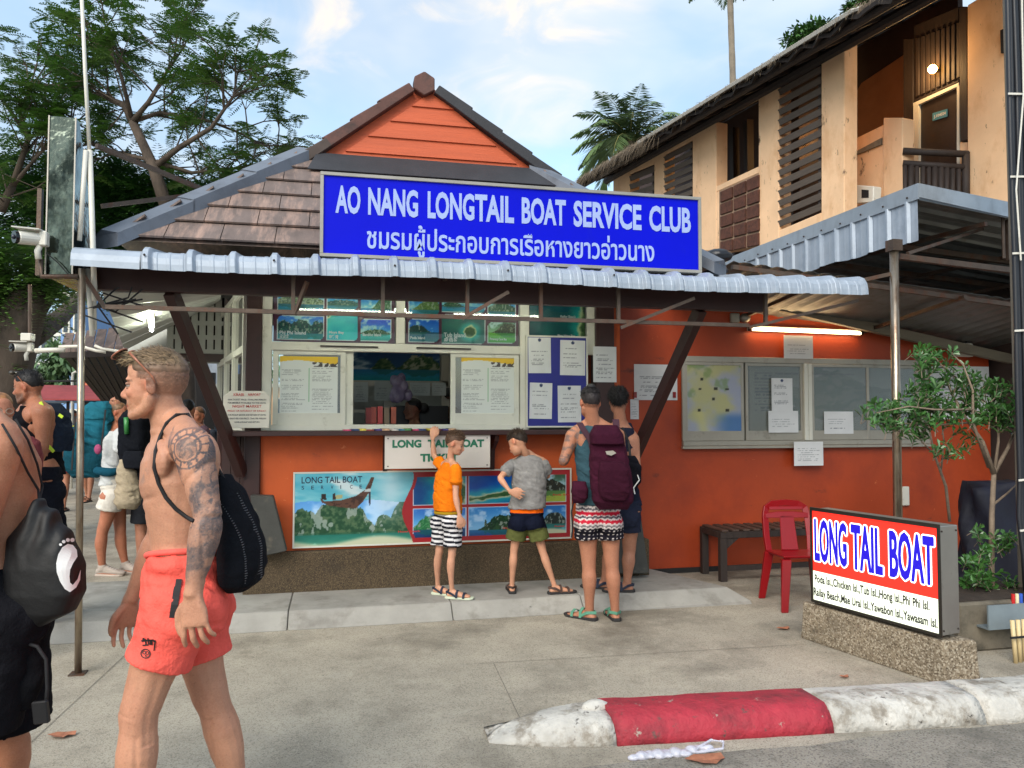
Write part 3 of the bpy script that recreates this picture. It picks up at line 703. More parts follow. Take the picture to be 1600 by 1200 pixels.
# roof sheets (seen from below), ribs running left-right
rings = []; nn = 150
for i in range(nn + 1):
    y = c0.y + .02 + (c1.y - c0.y) * i / nn; w = prof(y, .24) * 1.1; zz = c0.z - .10 - .02 * i / nn
    rings.append([(c0.x + .03, y, zz - w), (c0.x + rt.x, y, zz + rt.z - w)])
o = MB().loft(rings, cap=False, closed=False).build('roof_sheet', M_SHEETU, cn); o.modifiers.new('t', 'SOLIDIFY').thickness = .002
# steel: pole, beams, purlins
px_, py_ = aY(1402, 805, 5.32).x, 5.32
pt_ = aY(1397, 392, 5.32)
MB().tube([(px_, py_, 0), (pt_.x, py_, 2.99)], .034, 14).build('pole', M_POLE, cn, smooth=True)
B((pt_.x - .045, py_ - .045, 2.93), (pt_.x + .045, py_ + .045, 3.02), 'pole_cap', M_RUST, cn)
B((px_ - .1, py_ - .1, 0), (px_ + .1, py_ + .1, .008), 'foot_plate', M_RUST, cn)
bz = [((1404, 400), (1583, 426), 5.36), ((1404, 420), (1583, 446), 5.9)]
a, b = aY(1404, 401, 5.36), aY(1583, 423, 5.36); MB().bar(a, b + (b - a), .045).build('cross_beam', M_RUST, cn)
for y in (6.1, 7.0, 7.9):
    MB().bar((c0.x + .05, y, 3.2), (c0.x + 3.2, y, 2.98), .05).build('cross_beam', M_RUST, cn)
for x in (5.3, 6.3, 7.3):
    zz = 3.28 - (x - 4.6) * .095
    MB().bar((x, 5.35, zz), (x - .5, 8.4, zz - .05), .035).build('purlin', M_RUST, cn)
a, b = aY(1418, 396, 5.35), aY(1535, 358, 5.6); MB().bar(a, b, .025).build('strut', M_RUST, cn)
a, b = aY(1320, 444, 5.4), aY(1392, 428, 5.34); MB().bar(a, b, .03).build('strut', M_RUST, cn)
x = aY(1568, 380, 5.38); MB().tube([off(x, z=.26, x=-.1), off(x, z=.22), off(x, z=-.13)], .014, 8).bar(off(x, x=.05, z=.2), off(x, x=.05, z=-.14), .04, up=(0, 1, 0)).build('drop_pipe', M_RUST, cn)
B((8.0, 5.4, 0), (8.07, 5.47, 2.8), 'rear_pole', M_RUST, cn)
# lower lean-to sheets between canopy and orange room
lt = thing('lean_to_roof', 'small corrugated lean-to roof sheet between blue sign and orange room', 'roof')
for (pa, pb, ya, yb) in (((1185, 470), (1400, 470), 6.2, 7.3),):
    rings = []
    for i in range(90):
        x = 3.3 + 4.6 * i / 89; w = prof(x, .076 * 2) * .5
        rings.append([(x, 5.95, 2.93 - .08 * (x - 3.3) - w), (x, 7.5, 2.78 - .10 * (x - 3.3) - w)])
    o = MB().loft(rings, cap=False, closed=False).build('lean_to_sheet', M_SHEETU, lt); o.modifiers.new('t', 'SOLIDIFY').thickness = .002
MB().bar((3.3, 5.98, 2.88), (8, 5.98, 2.50), .04).build('lean_to_rafter', M_RUST, lt)
MB().bar((4.2, 5.9, 2.80), (4.2, 7.3, 2.66), .035).bar((5.6, 5.9, 2.69), (5.6, 7.3, 2.52), .035).build('lean_to_rafter', M_RUST, lt)

# ================================================================== UPPER BUILDING (cream render, thatched eaves)
ub_d = Vector((math.sin(R(-7.76)), math.cos(R(-7.76)), 0)); ub_n = Vector((-ub_d.y, ub_d.x, 0))
ub_o = aD(1285, 200, 11.0)
def bp(px, py, o=0.0): return aP(px, py, ub_o + ub_n * o, ub_n)
ub = thing('upper_building', 'cream rendered two storey building with thatched eaves and dark wooden louvres', 'building', (bp(1285, 200).x, bp(1285, 200).y, 0))
def panel(pts, name, m, o=0.0, th=.24, par=None, bev=.01):
    return MB().slab([bp(a, b, o) for a, b in pts], -ub_n * th).build(name, m, par or ub, bev)
def panel_holes(outer_l, outer_r, cols, name):
    """wall strip between two pixel columns with a rectangular louvre opening: built from bars round the opening"""
pa = lambda t: None
# panel A : pieces around two louvre openings
panel([(958, 281), (984, 266), (984, 400), (958, 400)], 'wall', M_CREAM)
panel([(1022, 245), (1038, 236), (1038, 390), (1022, 390)], 'wall', M_CREAM)
panel([(1082, 211), (1119, 190), (1119, 392), (1082, 392)], 'wall', M_CREAM)
panel([(984, 265.8), (1022, 244.5), (1022, 256), (984, 272)], 'wall', M_CREAM)
panel([(1038, 235.8), (1082, 210.8), (1082, 219), (1038, 242)], 'wall', M_CREAM)
# panel B : parapet with laterite blocks
panel([(1119.2, 291), (1187, 259), (1187, 270), (1119.2, 300)], 'wall', M_CREAM)
panel([(1119.2, 300.2), (1123, 298.5), (1123, 400), (1119.2, 400)], 'wall', M_CREAM)
M_LAT = mat('laterite_block', (86, 52, 40), .95, var=.25, scale=9, bump=1.0, bscale=70, dirt=((46, 30, 26), .5, .7, 20, (1, 1, 1)))
lp = panel([(1123, 298.8), (1187, 270.2), (1187, 385), (1123, 395)], 'block_panel', mat('mortar', (150, 124, 102), .9, var=.15, scale=10), .0, .18)
for c in range(3):
    for r_ in range(5):
        ua, ub_ = c / 3 + .02, (c + 1) / 3 - .02
        def at(u, v):
            x = 1123.5 + 62.5 * u; yt = 298.6 - 28.4 * u; yb3 = 396 - 12 * u
            return (x, yt + (yb3 - yt) * v)
        va, vb = r_ / 5 + .018, (r_ + 1) / 5 - .012
        panel([at(ua, va), at(ub_, va), at(ub_, vb), at(ua, vb)], 'brick', M_LAT, .025 + rnd.uniform(0, .012), .06, lp, .008)
# panel C : tall pier with big louvre
panel([(1185, 139), (1217, 120.5), (1217, 400), (1185, 400)], 'wall', M_CREAM)
panel([(1283, 81), (1319, 60), (1319, 400), (1283, 400)], 'wall', M_CREAM)
panel([(1217, 120.2), (1283, 80.8), (1283, 99), (1217, 136)], 'wall', M_CREAM)
panel([(1217, 360), (1283, 332), (1283, 400), (1217, 400)], 'wall', M_CREAM)
# louvres
def louvre(x0, x1, t0, t1, b0, b1, n):
    f = MB()
    P = lambda x, y, o: bp(x, y, o)
    f.bar(P(x0 + .8, t0, -.06), P(x0 + .8, b0, -.06), .05, .05, up=ub_d).bar(P(x1 - .8, t1, -.06), P(x1 - .8, b1, -.06), .05, .05, up=ub_d)
    f.bar(P(x0, t0 + 1, -.06), P(x1, t1 + 1, -.06), .05, .04)
    fo = f.build('louvre_frame', M_DARKWOOD, ub)
    for k in range(n):
        v = (k + .5) / n
        a, b = P(x0, t0 + (b0 - t0) * v, -.02), P(x1, t1 + (b1 - t1) * v, -.02)
        h = (P(x0, t0, 0) - P(x0, b0, 0)).length / n * .62
        MB().bar(a, b, .03, h, up=UZ * 1.0 + ub_n * .22).build('louvre_slat', M_LOUVRE, fo, .003)
louvre(1217, 1283.5, 137, 100, 358, 331, 14)
louvre(1038, 1082.5, 243, 219.5, 322, 306, 7)
louvre(984.5, 1022.5, 273, 257, 324, 314, 4)
# dark interior behind the open front
def ubox(p0, p1, o0, o1, z0, z1, name, m):   # along-wall from pixel columns, offsets, heights
    a, b = bp(p0, 300, 0), bp(p1, 300, 0)
    P = [Vector((q.x, q.y, 0)) + ub_n * o for q, o in ((a, o0), (b, o0), (b, o1), (a, o1))]
    return MB().hexa([Vector((p.x, p.y, z0)) for p in P] + [Vector((p.x, p.y, z1)) for p in P]).build(name, m, ub)
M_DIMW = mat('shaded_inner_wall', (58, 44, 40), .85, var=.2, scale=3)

ubox(950, 1322, -.3, -2.19, 3.3, 3.5, 'floor_slab', M_CREAM)
for px in (1148, 1170, 1240): # inner posts
    a = bp(px, 250, -1.6); MB().bar((a.x, a.y, 3.5), (a.x, a.y, 7.4), .14).build('inner_post', M_DARKWOOD, ub)
for k in range(6):
    a, b = bp(1000 + k * 60, 300, -2.15), bp(1000 + k * 60, 300, -2.15)
# recess with balcony
ro = -1.5
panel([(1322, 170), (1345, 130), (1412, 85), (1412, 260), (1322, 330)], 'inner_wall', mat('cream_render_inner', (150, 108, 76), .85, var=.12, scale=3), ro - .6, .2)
MB().slab([bp(1321, 60, -.24), bp(1321, 400, -.24), bp(1321, 400, ro - .6), bp(1321, 60, ro - .6)], ub_d * .05).build('recess_wall', M_CREAM, ub)
# balcony low wall and pier
panel([(1337, 216), (1380, 195), (1380, 330), (1337, 350)], 'balcony_wall', M_CREAM, -.75, .15)
panel([(1380, 184), (1410, 184), (1410, 330), (1380, 330)], 'balcony_pier', M_CREAM, -.7, .22)
MB().slab([bp(1338, 238, -.745), bp(1379, 216, -.745), bp(1379, 226, -.745), bp(1338, 243, -.745)], ub_n * .03).build('plank_offcut', mat('old_grey_wood', (0, 0, 0)), ub)
# door wall
panel([(1411, 60), (1427, 60), (1427, 420), (1411, 420)], 'timber_jamb', M_DARKWOOD, ro, .2)
panel([(1498, 10), (1511, 10), (1512, 218), (1500, 222)], 'timber_jamb', M_DARKWOOD, ro + .06, .2)
panel([(1427.2, 40), (1498, 10), (1498, 128), (1427.2, 160)], 'timber_panel', M_DARKWOOD, ro, .15)
for k in range(9):
    x = 1430 + k * 8; panel([(x, 60 - k * 3), (x + 6, 58 - k * 3), (x + 6, 149 - k * 3.6), (x, 152 - k * 3.6)], 'timber_batten', M_DARKWOOD, ro + .03, .03, bev=.008)
df = MB()
for q_ in ([(1427, 161), (1498, 129), (1498, 134), (1427, 167)], [(1427, 167.2), (1435, 163.5), (1435, 380), (1427, 384)], [(1495, 135.3), (1499, 133.5), (1499, 360), (1495, 362)]):
    df.slab([bp(a, b, ro + .03) for a, b in q_], -ub_n * .12)
df.build('door_frame', M_ALU, ub)
dr = panel([(1435.2, 163.6), (1494.8, 135.6), (1494.8, 362), (1435.2, 380)], 'door', mat('dark_door', (40, 34, 34), .4, var=.3, scale=4, bump=.2, bscale=12, dirt=((70, 60, 54), .6, .8, 4, (1, 1, .5))), ro - .02, .05)
dp = panel([(1457, 177), (1480, 170), (1480, 182), (1457, 189)], 'door_plate', mat('plate_blue', (70, 130, 150), .5, var=.05), ro + .0, .012, dr, 0)
tm = MB(); o_ = bp(1459.5, 186, ro + .001); u_ = (bp(1478, 180, ro + .001) - o_)
put_text(tm, 'J.104024', o_, u_, UZ, u_.length, .055, .003, bold=.02); tm.build('plate_lettering', M_PAPER, dp)
MB().ball(bp(1490, 240, ro + .06), .03, 8, 6).build('handle', M_STEEL, dr, smooth=True)
panel([(1511.5, 8), (1640, -70), (1640, 440), (1511.5, 440)], 'wall', M_CREAM, ro + .1, .2)
panel([(1499.5, 222), (1511, 222), (1511, 440), (1499.5, 440)], 'wall', M_CREAM, ro + .03, .1)
# carved letter on the wall
o_ = bp(1568, 84, ro + .1); u_ = -ub_d; tm = MB()
put_text(tm, 'P', o_, u_, UZ, .20, .30, .03, bold=.03, extr=.02); pl_ = tm.build('wall_letter', M_BLACK, ub)
# balcony floor and log railing
a, b = bp(1412, 232, -.72), bp(1510, 240, ro + .12)
rl = thing('log_railing', 'dark log railing of the small balcony in front of the door', 'railing', tuple(a))
ra, rb = aP(1412, 235, bp(1412, 235, -.75), Vector((0, 1, 0))), None
dirr = ((bp(1412, 235, -.75)))
p0 = bp(1411, 235, -.70); D_ = p0.y - .35
def rp(px, py):   # rail plane: facing the camera, from pier to door wall
    q0 = bp(1411, 235, -.70); q1 = bp(1512, 240, ro + .12); nn_ = (q1 - q0).cross(UZ).normalized(); return aP(px, py, q0, nn_)
MB().tube([rp(1411, 236), rp(1512, 241)], .05, 8).build('rail', M_DARKWOOD, rl, smooth=True)
MB().tube([rp(1411, 255), rp(1512, 262)], .045, 8).build('rail', M_DARKWOOD, rl, smooth=True)
for k in range(11):
    x = 1414 + k * 9.3; MB().tube([rp(x, 257 + k * .7), rp(x + rnd.uniform(-1, 1), 345)], .034 + rnd.uniform(-.006, .008), 7).build('baluster', M_DARKWOOD, rl, smooth=True)
MB().tube([rp(1509, 238), rp(1509, 345)], .05, 8).build('rail_post', M_DARKWOOD, rl, smooth=True)
zfl = rp(1460, 330).z
q = [bp(1322, 300, -.3), bp(1640, 300, -.3), bp(1640, 300, ro - .5), bp(1322, 300, ro - .5)]
# thatched roof: eave line and slope
# eave measured on a plane standing out from the wall
EO = .75
e0, e1 = bp(900, 291, EO), bp(1500, -70, EO); ze = lambda t: None
ed = (e1 - e0)
def eave(t, out=0., up=0.): p = e0 + ed * t; return Vector((p.x, p.y, p.z)) + ub_n * out + UZ * up
_a, _b = bp(880, 300, 0), bp(1322, 300, 0); _f = lambda p, z: Vector((p.x, p.y, z)) - ub_n * 2.2
_z = lambda p: eave(min(1, max(0, (p - e0).dot(ub_d) / ed.dot(ub_d)))).z + 1.42
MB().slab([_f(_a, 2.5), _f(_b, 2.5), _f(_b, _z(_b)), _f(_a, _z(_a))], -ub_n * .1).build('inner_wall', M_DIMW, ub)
M_THATCH = mat('old_thatch', (104, 90, 76), .95, var=.35, scale=16, bump=1.0, bscale=60, stretch=(2, 2, 1), dirt=((58, 50, 44), .5, .7, 9, (1, 1, 1)))
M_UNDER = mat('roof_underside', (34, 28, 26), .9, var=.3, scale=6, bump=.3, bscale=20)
th = thing('thatched_roof', 'weathered grey thatched roof over the cream upper storey', 'roof', tuple(e0))
rr = []
for i in range(61):
    t = i / 60; j = .03 * math.sin(i * 2.3) + rnd.uniform(-.02, .02)
    a = eave(t, j, j); rr.append([a, a + UZ * .055, a - ub_n * 3.8 + UZ * 2.0, a - ub_n * 3.8 + UZ * 1.9])
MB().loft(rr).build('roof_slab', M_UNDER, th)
rr = []
for i in range(61):
    t = i / 60; j = .03 * math.sin(i * 1.3) + rnd.uniform(-.02, .02)
    a = eave(t, -.02 + j, .058); rr.append([a, a + UZ * (.05 + rnd.uniform(0, .03)), a - ub_n * 3.8 + UZ * 2.0])
MB().loft(rr).build('thatch_layer', M_THATCH, th)
mb = MB()
for i in range(5200):   # straw ends hanging off the eave
    t = rnd.random(); dens = 1.0 if t < .36 else .3
    if rnd.random() > dens: continue
    a = eave(t, rnd.uniform(-.55, .06), 0); back = rnd.uniform(0, .5)
    a = eave(t, .05 - back, .09 + back * .5 + rnd.uniform(-.01, .05))
    L = rnd.uniform(.12, .42) * (1.0 if t < .36 else .45)
    d = (ub_n * rnd.uniform(.2, .9) + ub_d * rnd.uniform(-.7, .7) - UZ * rnd.uniform(.25, 1.1)).normalized() * L
    w = ub_d * rnd.uniform(.004, .010)
    mid = a + d * .5 + UZ * .03 * rnd.random(); mb.add([a - w, a + w, mid + w * .8, mid - w * .8, a + d - UZ * .05], [(0, 1, 2, 3), (3, 2, 4)])
o = mb.build('straw', mat('straw_ends', (128, 112, 92), .9, var=.35, scale=40), th); o['kind'] = 'stuff'
# scalloped corrugated edge peeping out
mb = MB()
for i in range(150):
    t = .30 + .55 * i / 150; a = eave(t, .07, .075); u2 = ed.normalized()
    mb.tube([a, a - ub_n * .2 + UZ * .09], .028, 6, mi=0)
o = mb.build('corrugated_edge', mat('fibre_cement', (176, 172, 164), .8, var=.15, scale=30), th); o['kind'] = 'stuff'
for k in range(16):   # rafters
    t = .04 + k * .06; a = eave(t, -.30, .08); MB().bar(a, a - ub_n * 3.1 + UZ * 1.60, .07, .09).build('rafter', M_DARKWOOD, th)
MB().tube([eave(0, -.16, .03), eave(1, -.16, .03)], .06, 8).build('eave_log', M_DARKWOOD, th)
MB().tube([eave(0, -.75, .20), eave(1, -.75, .20)], .08, 8).build('wall_plate_log', M_DARKWOOD, th)
# wall lamps: a bulb with a lit glow
def bulb(p, r=.05, e=60, label='', cat='lamp', pw=14):
    t = thing('wall_lamp', label, cat, tuple(p))
    MB().ball(p, r, 10, 8).build('bulb', mat('bulb_glow', (255, 190, 90), .5, emit=((255, 186, 92), e)), t, smooth=True)
    MB().tube([p - ub_n * 0, p - ub_n * .12], r * .5, 8).build('bracket', M_DARKWOOD, t)
    ld = bpy.data.lights.new('lamp_light', 'POINT'); ld.energy = pw; ld.color = (1, .62, .28); ld.shadow_soft_size = .06
    lo = bpy.data.objects.new('lamp_light', ld); C.objects.link(lo); lo.location = p + ub_n * .14
bulb(bp(1457, 108, ro + .14), .06, 30, 'small glowing wall lamp above the dark balcony door', pw=12)
bulb(bp(1243, 222, -2.0), .05, 30, 'small glowing lamp seen through the tall slatted louvre', pw=8)
# the meter box on the pier
mt = thing('electric_meter', 'small grey meter box beside the tall cream pier above canopy', 'meter', tuple(bp(1350, 305, -.5)))
panel([(1337, 289), (1365, 291), (1364, 316), (1337, 318)], 'meter_case', M_WHITE, -.45, .15, mt)
panel([(1346, 296), (1357, 297), (1357, 309), (1346, 309)], 'meter_window', M_BLACK, -.445, .01, mt, 0)
# ground-floor body of the building (behind the canopy)
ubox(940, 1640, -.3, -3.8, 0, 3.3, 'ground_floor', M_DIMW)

# black tarpaulin bundle between blue sign and canopy
q = aY(1114, 414, 5.9); mb = MB()
for k in range(5): mb.ball(q + Vector((rnd.uniform(-.06, .06), 0, -.10 + k * .045)), (.13, .10, .06), 10, 6)
tb = mb.build('black_tarpaulin', mat('black_plastic', (26, 26, 30), .35, var=.2, bump=.4, bscale=12), None, smooth=True); tag(tb, 'folded black plastic sheet tucked between blue sign and canopy', 'tarpaulin')
rm_ = tb.modifiers.new('r', 'REMESH'); rm_.mode = 'VOXEL'; rm_.voxel_size = .012; rm_.use_smooth_shade = True

# ================================================================== UTILITY POLE with cables, planter, tray
up_ = thing('utility_pole', 'concrete utility pole strapped with black cables at the picture edge', 'pole', (4.93, 4.62, 0))
pc = aY(1634, 600, 4.62); base = Vector((pc.x, 4.62, 0))
B((base.x - .12, 4.56, 0), (base.x + .14, 4.80, 6.5), 'shaft', mat('pole_concrete', (112, 104, 92), .85, var=.15, scale=4, bump=.3, bscale=40), up_, .015)
for k, dx in enumerate((-.105, -.075, -.042, -.012, .02)):
    x = aY(1590 + k * 5.5, 600, 4.5).x
    pts = [(x + .004 * math.sin(z * 3 + k), 4.50 + .012 * (k % 2), z) for z in np.linspace(6.4, 1.2, 14)] + [(x - .02 - .01 * k, 4.5, .9), (x - .01, 4.48, .62), (x + .01 * k, 4.48, .38)]
    MB().tube(pts, .017, 8).build('cable', mat('cable_black', (28, 30, 36), .45, var=.1), up_, smooth=True)
for z in (3.9, 3.3, 2.75, 2.2, 1.15, .8):
    MB().bar((aY(1583, 600, 4.5).x, 4.475, z), (aY(1630, 600, 4.5).x, 4.475, z + .02), .006, .014).build('strap', M_WHITE, up_)
MB().tube([(aY(1597, 0, 4.46).x, 4.46, 4.7), (aY(1595, 60, 4.46).x, 4.45, 3.9), (aY(1584, 225, 4.46).x, 4.45, 3.2), (aY(1593, 330, 4.46).x, 4.46, 2.7)], .006, 6).build('white_wire', M_WHITE, up_)
ty = 4.35
tr = thing('cable_tray', 'grey steel trough with cable ends low at right edge', 'cable tray', (4.5, ty, .2))
a, b = aY(1545, 985, ty), aY(1640, 945, ty)
M_TR = mat('grey_paint_steel', (128, 140, 146), .5, metal=.3, var=.12, scale=6)
MB().box((a.x, ty, a.z), (5.4, ty + .012, b.z + .02)).box((a.x, ty + .012, a.z), (5.4, ty + .2, a.z + .012)).box((a.x, ty + .2, a.z), (5.4, ty + .212, b.z + .02)).build('trough', M_TR, tr)
for k, c_ in enumerate(((200, 40, 40), (230, 220, 180), (50, 90, 190), (40, 40, 44))):
    x = aY(1583 + k * 6, 930, ty + .1).x; MB().tube([(x, ty + .1, a.z + .02), (x, ty + .1, b.z + .06)], .012, 8).build('cable_end', mat('sleeve_%d' % c_[0], c_, .5), tr)
lg = MB().box((4.62, ty + .05, 0), (4.68, ty + .11, a.z - .002)).build('tray_leg', M_TR, tr)
cd = thing('conduit_bundle', 'bundle of cream plastic conduits standing at lower right corner', 'conduit', (4.5, 4.2, 0))
for k in range(4):
    x = aY(1588 + k * 9, 1060, 4.2).x; MB().tube([(x, 4.2 + .01 * k, 0), (x, 4.22, .27)], .014, 10).build('conduit', mat('cream_pvc', (206, 184, 138), .5, var=.08), cd, smooth=True)
MB().bar((aY(1580, 1030, 4.18).x, 4.18, .17), (aY(1625, 1030, 4.18).x, 4.18, .17), .01, .012).build('band', M_BLACK, cd)
pl_a, pl_b = aY(1521, 1060, 4.45), aY(1600, 1060, 4.45)
pk = thing('planter', 'mossy concrete planter box behind the lit roadside sign', 'planter', (pl_a.x, 4.45, 0))
B((pl_a.x - .1, 4.45, 0), (pl_b.x + .4, 5.1, .33), 'planter_box', mat('mossy_concrete', (108, 100, 86), .9, var=.25, scale=4, bump=.4, bscale=40, dirt=[((52, 48, 40), .5, .7, 3, (1, 1, 1))]), pk, .015)
B((pl_a.x - .06, 4.49, .331), (pl_b.x + .36, 5.06, .335), 'soil', mat('soil', (52, 42, 34), .95, var=.3, scale=20, bump=.6), pk)
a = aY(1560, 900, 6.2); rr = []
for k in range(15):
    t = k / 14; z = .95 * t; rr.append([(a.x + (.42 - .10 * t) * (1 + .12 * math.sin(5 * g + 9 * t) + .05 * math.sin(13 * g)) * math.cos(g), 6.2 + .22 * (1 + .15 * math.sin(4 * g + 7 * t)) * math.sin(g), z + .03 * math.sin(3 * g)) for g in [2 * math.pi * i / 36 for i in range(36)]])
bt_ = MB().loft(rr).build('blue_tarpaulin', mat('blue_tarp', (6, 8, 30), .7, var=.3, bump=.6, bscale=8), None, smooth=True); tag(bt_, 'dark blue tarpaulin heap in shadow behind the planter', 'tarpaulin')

# ================================================================== LIT ROADSIDE SIGN on concrete base
# base outline on the ground, measured at its corners
g0, g1, g2 = aZ(1253, 997), aZ(1476, 1073), aZ(1531, 1071)
g3 = g0 + (g2 - g1)
t0, t1 = aP(1257, 941, g0, Vector((g1 - g0).cross(UZ).normalized())), aP(1475, 1002, g0, Vector((g1 - g0).cross(UZ).normalized()))
hb = (t0.z + t1.z) / 2
inn = .02
def ringp(z, s):
    c = (g0 + g1 + g2 + g3) / 4; return [Vector((c.x + (p.x - c.x) * s, c.y + (p.y - c.y) * (1 - (1 - s) * .3), z)) for p in (g0, g1, g2, g3)]
sb = thing('lightbox_sign', 'lit low sign box on a rough concrete base listing island names', 'sign', tuple((g0 + g2) / 2))
M_BASE = mat('rough_concrete', (132, 118, 98), .92, var=.2, scale=4, bump=1.0, bscale=70, speck=((84, 70, 54), (178, 166, 146), 110, .8), bump2=(.5, 8), dirt=[((94, 84, 70), .5, .75, 3, (1, 1, 1)), ((70, 64, 54), .62, .72, 12, (1, 1, 1))])
mb = MB().loft([ringp(0, 1.04), ringp(hb * .4, 1.0), ringp(hb * .95, .97), ringp(hb, .93)]); o = mb.build('concrete_base', M_BASE, sb, .012, seg=2)
# lightbox: front face corners measured in the photograph
nF = (g1 - g0).cross(UZ).normalized()
u = (g1 - g0).normalized(); v0 = g0 + nF * -0.02
def sf(px, py): return aP(px, py, g0 + nF * .0, nF)
f0, f1, f2, f3 = sf(1269, 937), sf(1471, 996), sf(1471, 821), sf(1269, 797)
zb_, zt_ = (f0.z + f1.z) / 2, (f2.z + f3.z) / 2
A_ = Vector((f0.x, f0.y, 0)); B_ = Vector((f1.x, f1.y, 0)); uu = (B_ - A_).normalized(); wid = (B_ - A_).length
bk = -nF if nF.dot(E0 - g0) > 0 else nF; dep = .17
def q3(s, z, d): p = A_ + uu * s + bk * d; return Vector((p.x, p.y, z))
MB().hexa([q3(0, zb_, .006), q3(wid, zb_, .006), q3(wid, zb_, dep), q3(0, zb_, dep), q3(0, zt_, .006), q3(wid, zt_, .006), q3(wid, zt_, dep), q3(0, zt_, dep)]).build('box_body', M_STEEL, sb, .004)
fm = MB(); w = .012
for s0, s1, z0, z1 in ((-.004, wid + .004, zt_ - w, zt_ + .012), (-.004, wid + .004, zb_ - .006, zb_ + w), (-.004, w, zb_ + w, zt_ - w), (wid - w, wid + .004, zb_ + w, zt_ - w)):
    fm.hexa([q3(s0, z0, -.006), q3(s1, z0, -.006), q3(s1, z0, .0055), q3(s0, z0, .0055), q3(s0, z1, -.006), q3(s1, z1, -.006), q3(s1, z1, .0055), q3(s0, z1, .0055)])
fm.build('box_trim', mat('dark_steel_trim', (70, 66, 60), .35, metal=.8, var=.1), sb)
zmid = zb_ + (zt_ - zb_) * .33
M_LR = mat('lit_red', (240, 40, 30), .35, var=.0, emit=((244, 40, 26), .55)); M_LW = mat('lit_cream', (226, 232, 212), .35, var=.0, emit=((236, 242, 218), .5))
M_LB = mat('lit_blue', (30, 14, 170), .35, var=0, emit=((24, 10, 180), .35)); M_LK = mat('print_black', (20, 20, 20), .5, var=0); M_LWW = mat('lit_white', (240, 240, 240), .35, var=0, emit=((250, 250, 246), .6))
def plate(z0, z1, d, m, name, s0=w, s1=None):
    s1 = s1 or wid - w; return MB().add([q3(s0, z0, d), q3(s1, z0, d), q3(s1, z1, d), q3(s0, z1, d)], [(0, 1, 2, 3)]).build(name, m, sb)
plate(zb_ + w, zmid, .002, M_LW, 'cream_face'); plate(zmid, zt_ - w, .002, M_LR, 'red_face')
out = -bk
lift = .004
for nm, rad_, n_, m_, lf0 in (('letter_outline', .0125, 10, M_LWW, .002), ('blue_lettering', .0030, 4, M_LB, .0045)):
    tm = MB(); hh = (zt_ - zmid)
    for wd, s0, s1 in (('LONG', .035, .315), ('TAIL', .355, .60), ('BOAT', .655, .965)):
        for k in range(n_ + 1):   # outline stamped round the letter, each copy a hair above the last
            a_ = 2 * math.pi * k / n_; dr = rad_ if k < n_ else 0
            sgn_ = 1 if uu.cross(UZ).dot(out) > 0 else -1
            put_text(tm, wd, q3(s0 * wid + dr * math.cos(a_), zmid + hh * .17 + dr * math.sin(a_), 0), uu, UZ, (s1 - s0) * wid, hh * .68, sgn_ * (lf0 + .0001 * k), bold=.02)
    tm.build(nm, m_, sb)
tm = MB(); hh = zmid - zb_
s_ = lift if uu.cross(UZ).dot(out) > 0 else -lift
put_text(tm, 'Poda Isl.,Chicken Isl.,Tub Isl.,Hong Isl.,Phi Phi Isl.', q3(.03 * wid, zb_ + hh * .56, 0), uu, UZ, wid * .90, hh * .34, s_, bold=.028)
tm.build('island_names', M_LK, sb); tm = MB()
put_text(tm, 'Railay Beach,Mae Ural Isl.,Yawabon Isl.,Yawasam Isl.', q3(.02 * wid, zb_ + hh * .12, 0), uu, UZ, wid * .96, hh * .34, s_, bold=.028)
tm.build('island_names', M_LK, sb)
for s, z in ((.02, zt_ - .03), (dep - .02, zt_ - .03), (.02, zb_ + .03), (dep - .02, zb_ + .03)):
    p = q3(wid + .003, z, s); MB().ball(p, .006, 6, 4).build('rivet', M_DARKWOOD, sb)

# ================================================================== BENCH and CHAIR
bn_ = thing('slatted_bench', 'dark slatted wooden bench against the orange wall behind red chair', 'bench', (4.3, 7.05, 0))
bx0, bx1, by0, by1, bzt = 3.62, 5.35, 6.84, 7.28, .475
for x in (bx0, bx1 - .07):
    for y in (by0, by1 - .06): B((x, y, 0), (x + .07, y + .06, bzt - .06), 'leg', M_DARKWOOD, bn_, .004)
for y in (by0, by1 - .05): B((bx0, y, bzt - .06), (bx1, y + .05, bzt), 'rail', M_DARKWOOD, bn_, .003)
for x in (bx0, bx1 - .05): B((x, by0 + .052, bzt - .06), (x + .05, by1 - .052, bzt), 'rail', M_DARKWOOD, bn_, .003)
B((bx0 + .07, by0 + .015, .1), (bx1 - .07, by0 + .045, .15), 'stretcher', M_DARKWOOD, bn_)
for k in range(15):
    x = bx0 + .02 + k * .115; B((x, by0 + .01, bzt + .002), (x + .07, by1 - .01, bzt + .02), 'slat', mat('bench_slat', (72, 56, 48), .6, var=.3, scale=6, bump=.3, bscale=20), bn_, .003)
MB().slab([(bx0 + .071, by0 + .01, bzt - .061), (bx0 + .2, by0 + .01, bzt - .061), (bx0 + .071, by0 + .01, bzt - .16)], (0, .03, 0)).build('gusset', M_DARKWOOD, bn_)
# red plastic chair, seen from the back
M_RED = mat('red_plastic', (132, 4, 14), .3, var=.05, scale=4, dirt=((140, 8, 20), .6, .8, 6, (1, 1, 1)))
ch = thing('plastic_chair', 'red plastic garden chair with open back standing beside the lit sign', 'chair')
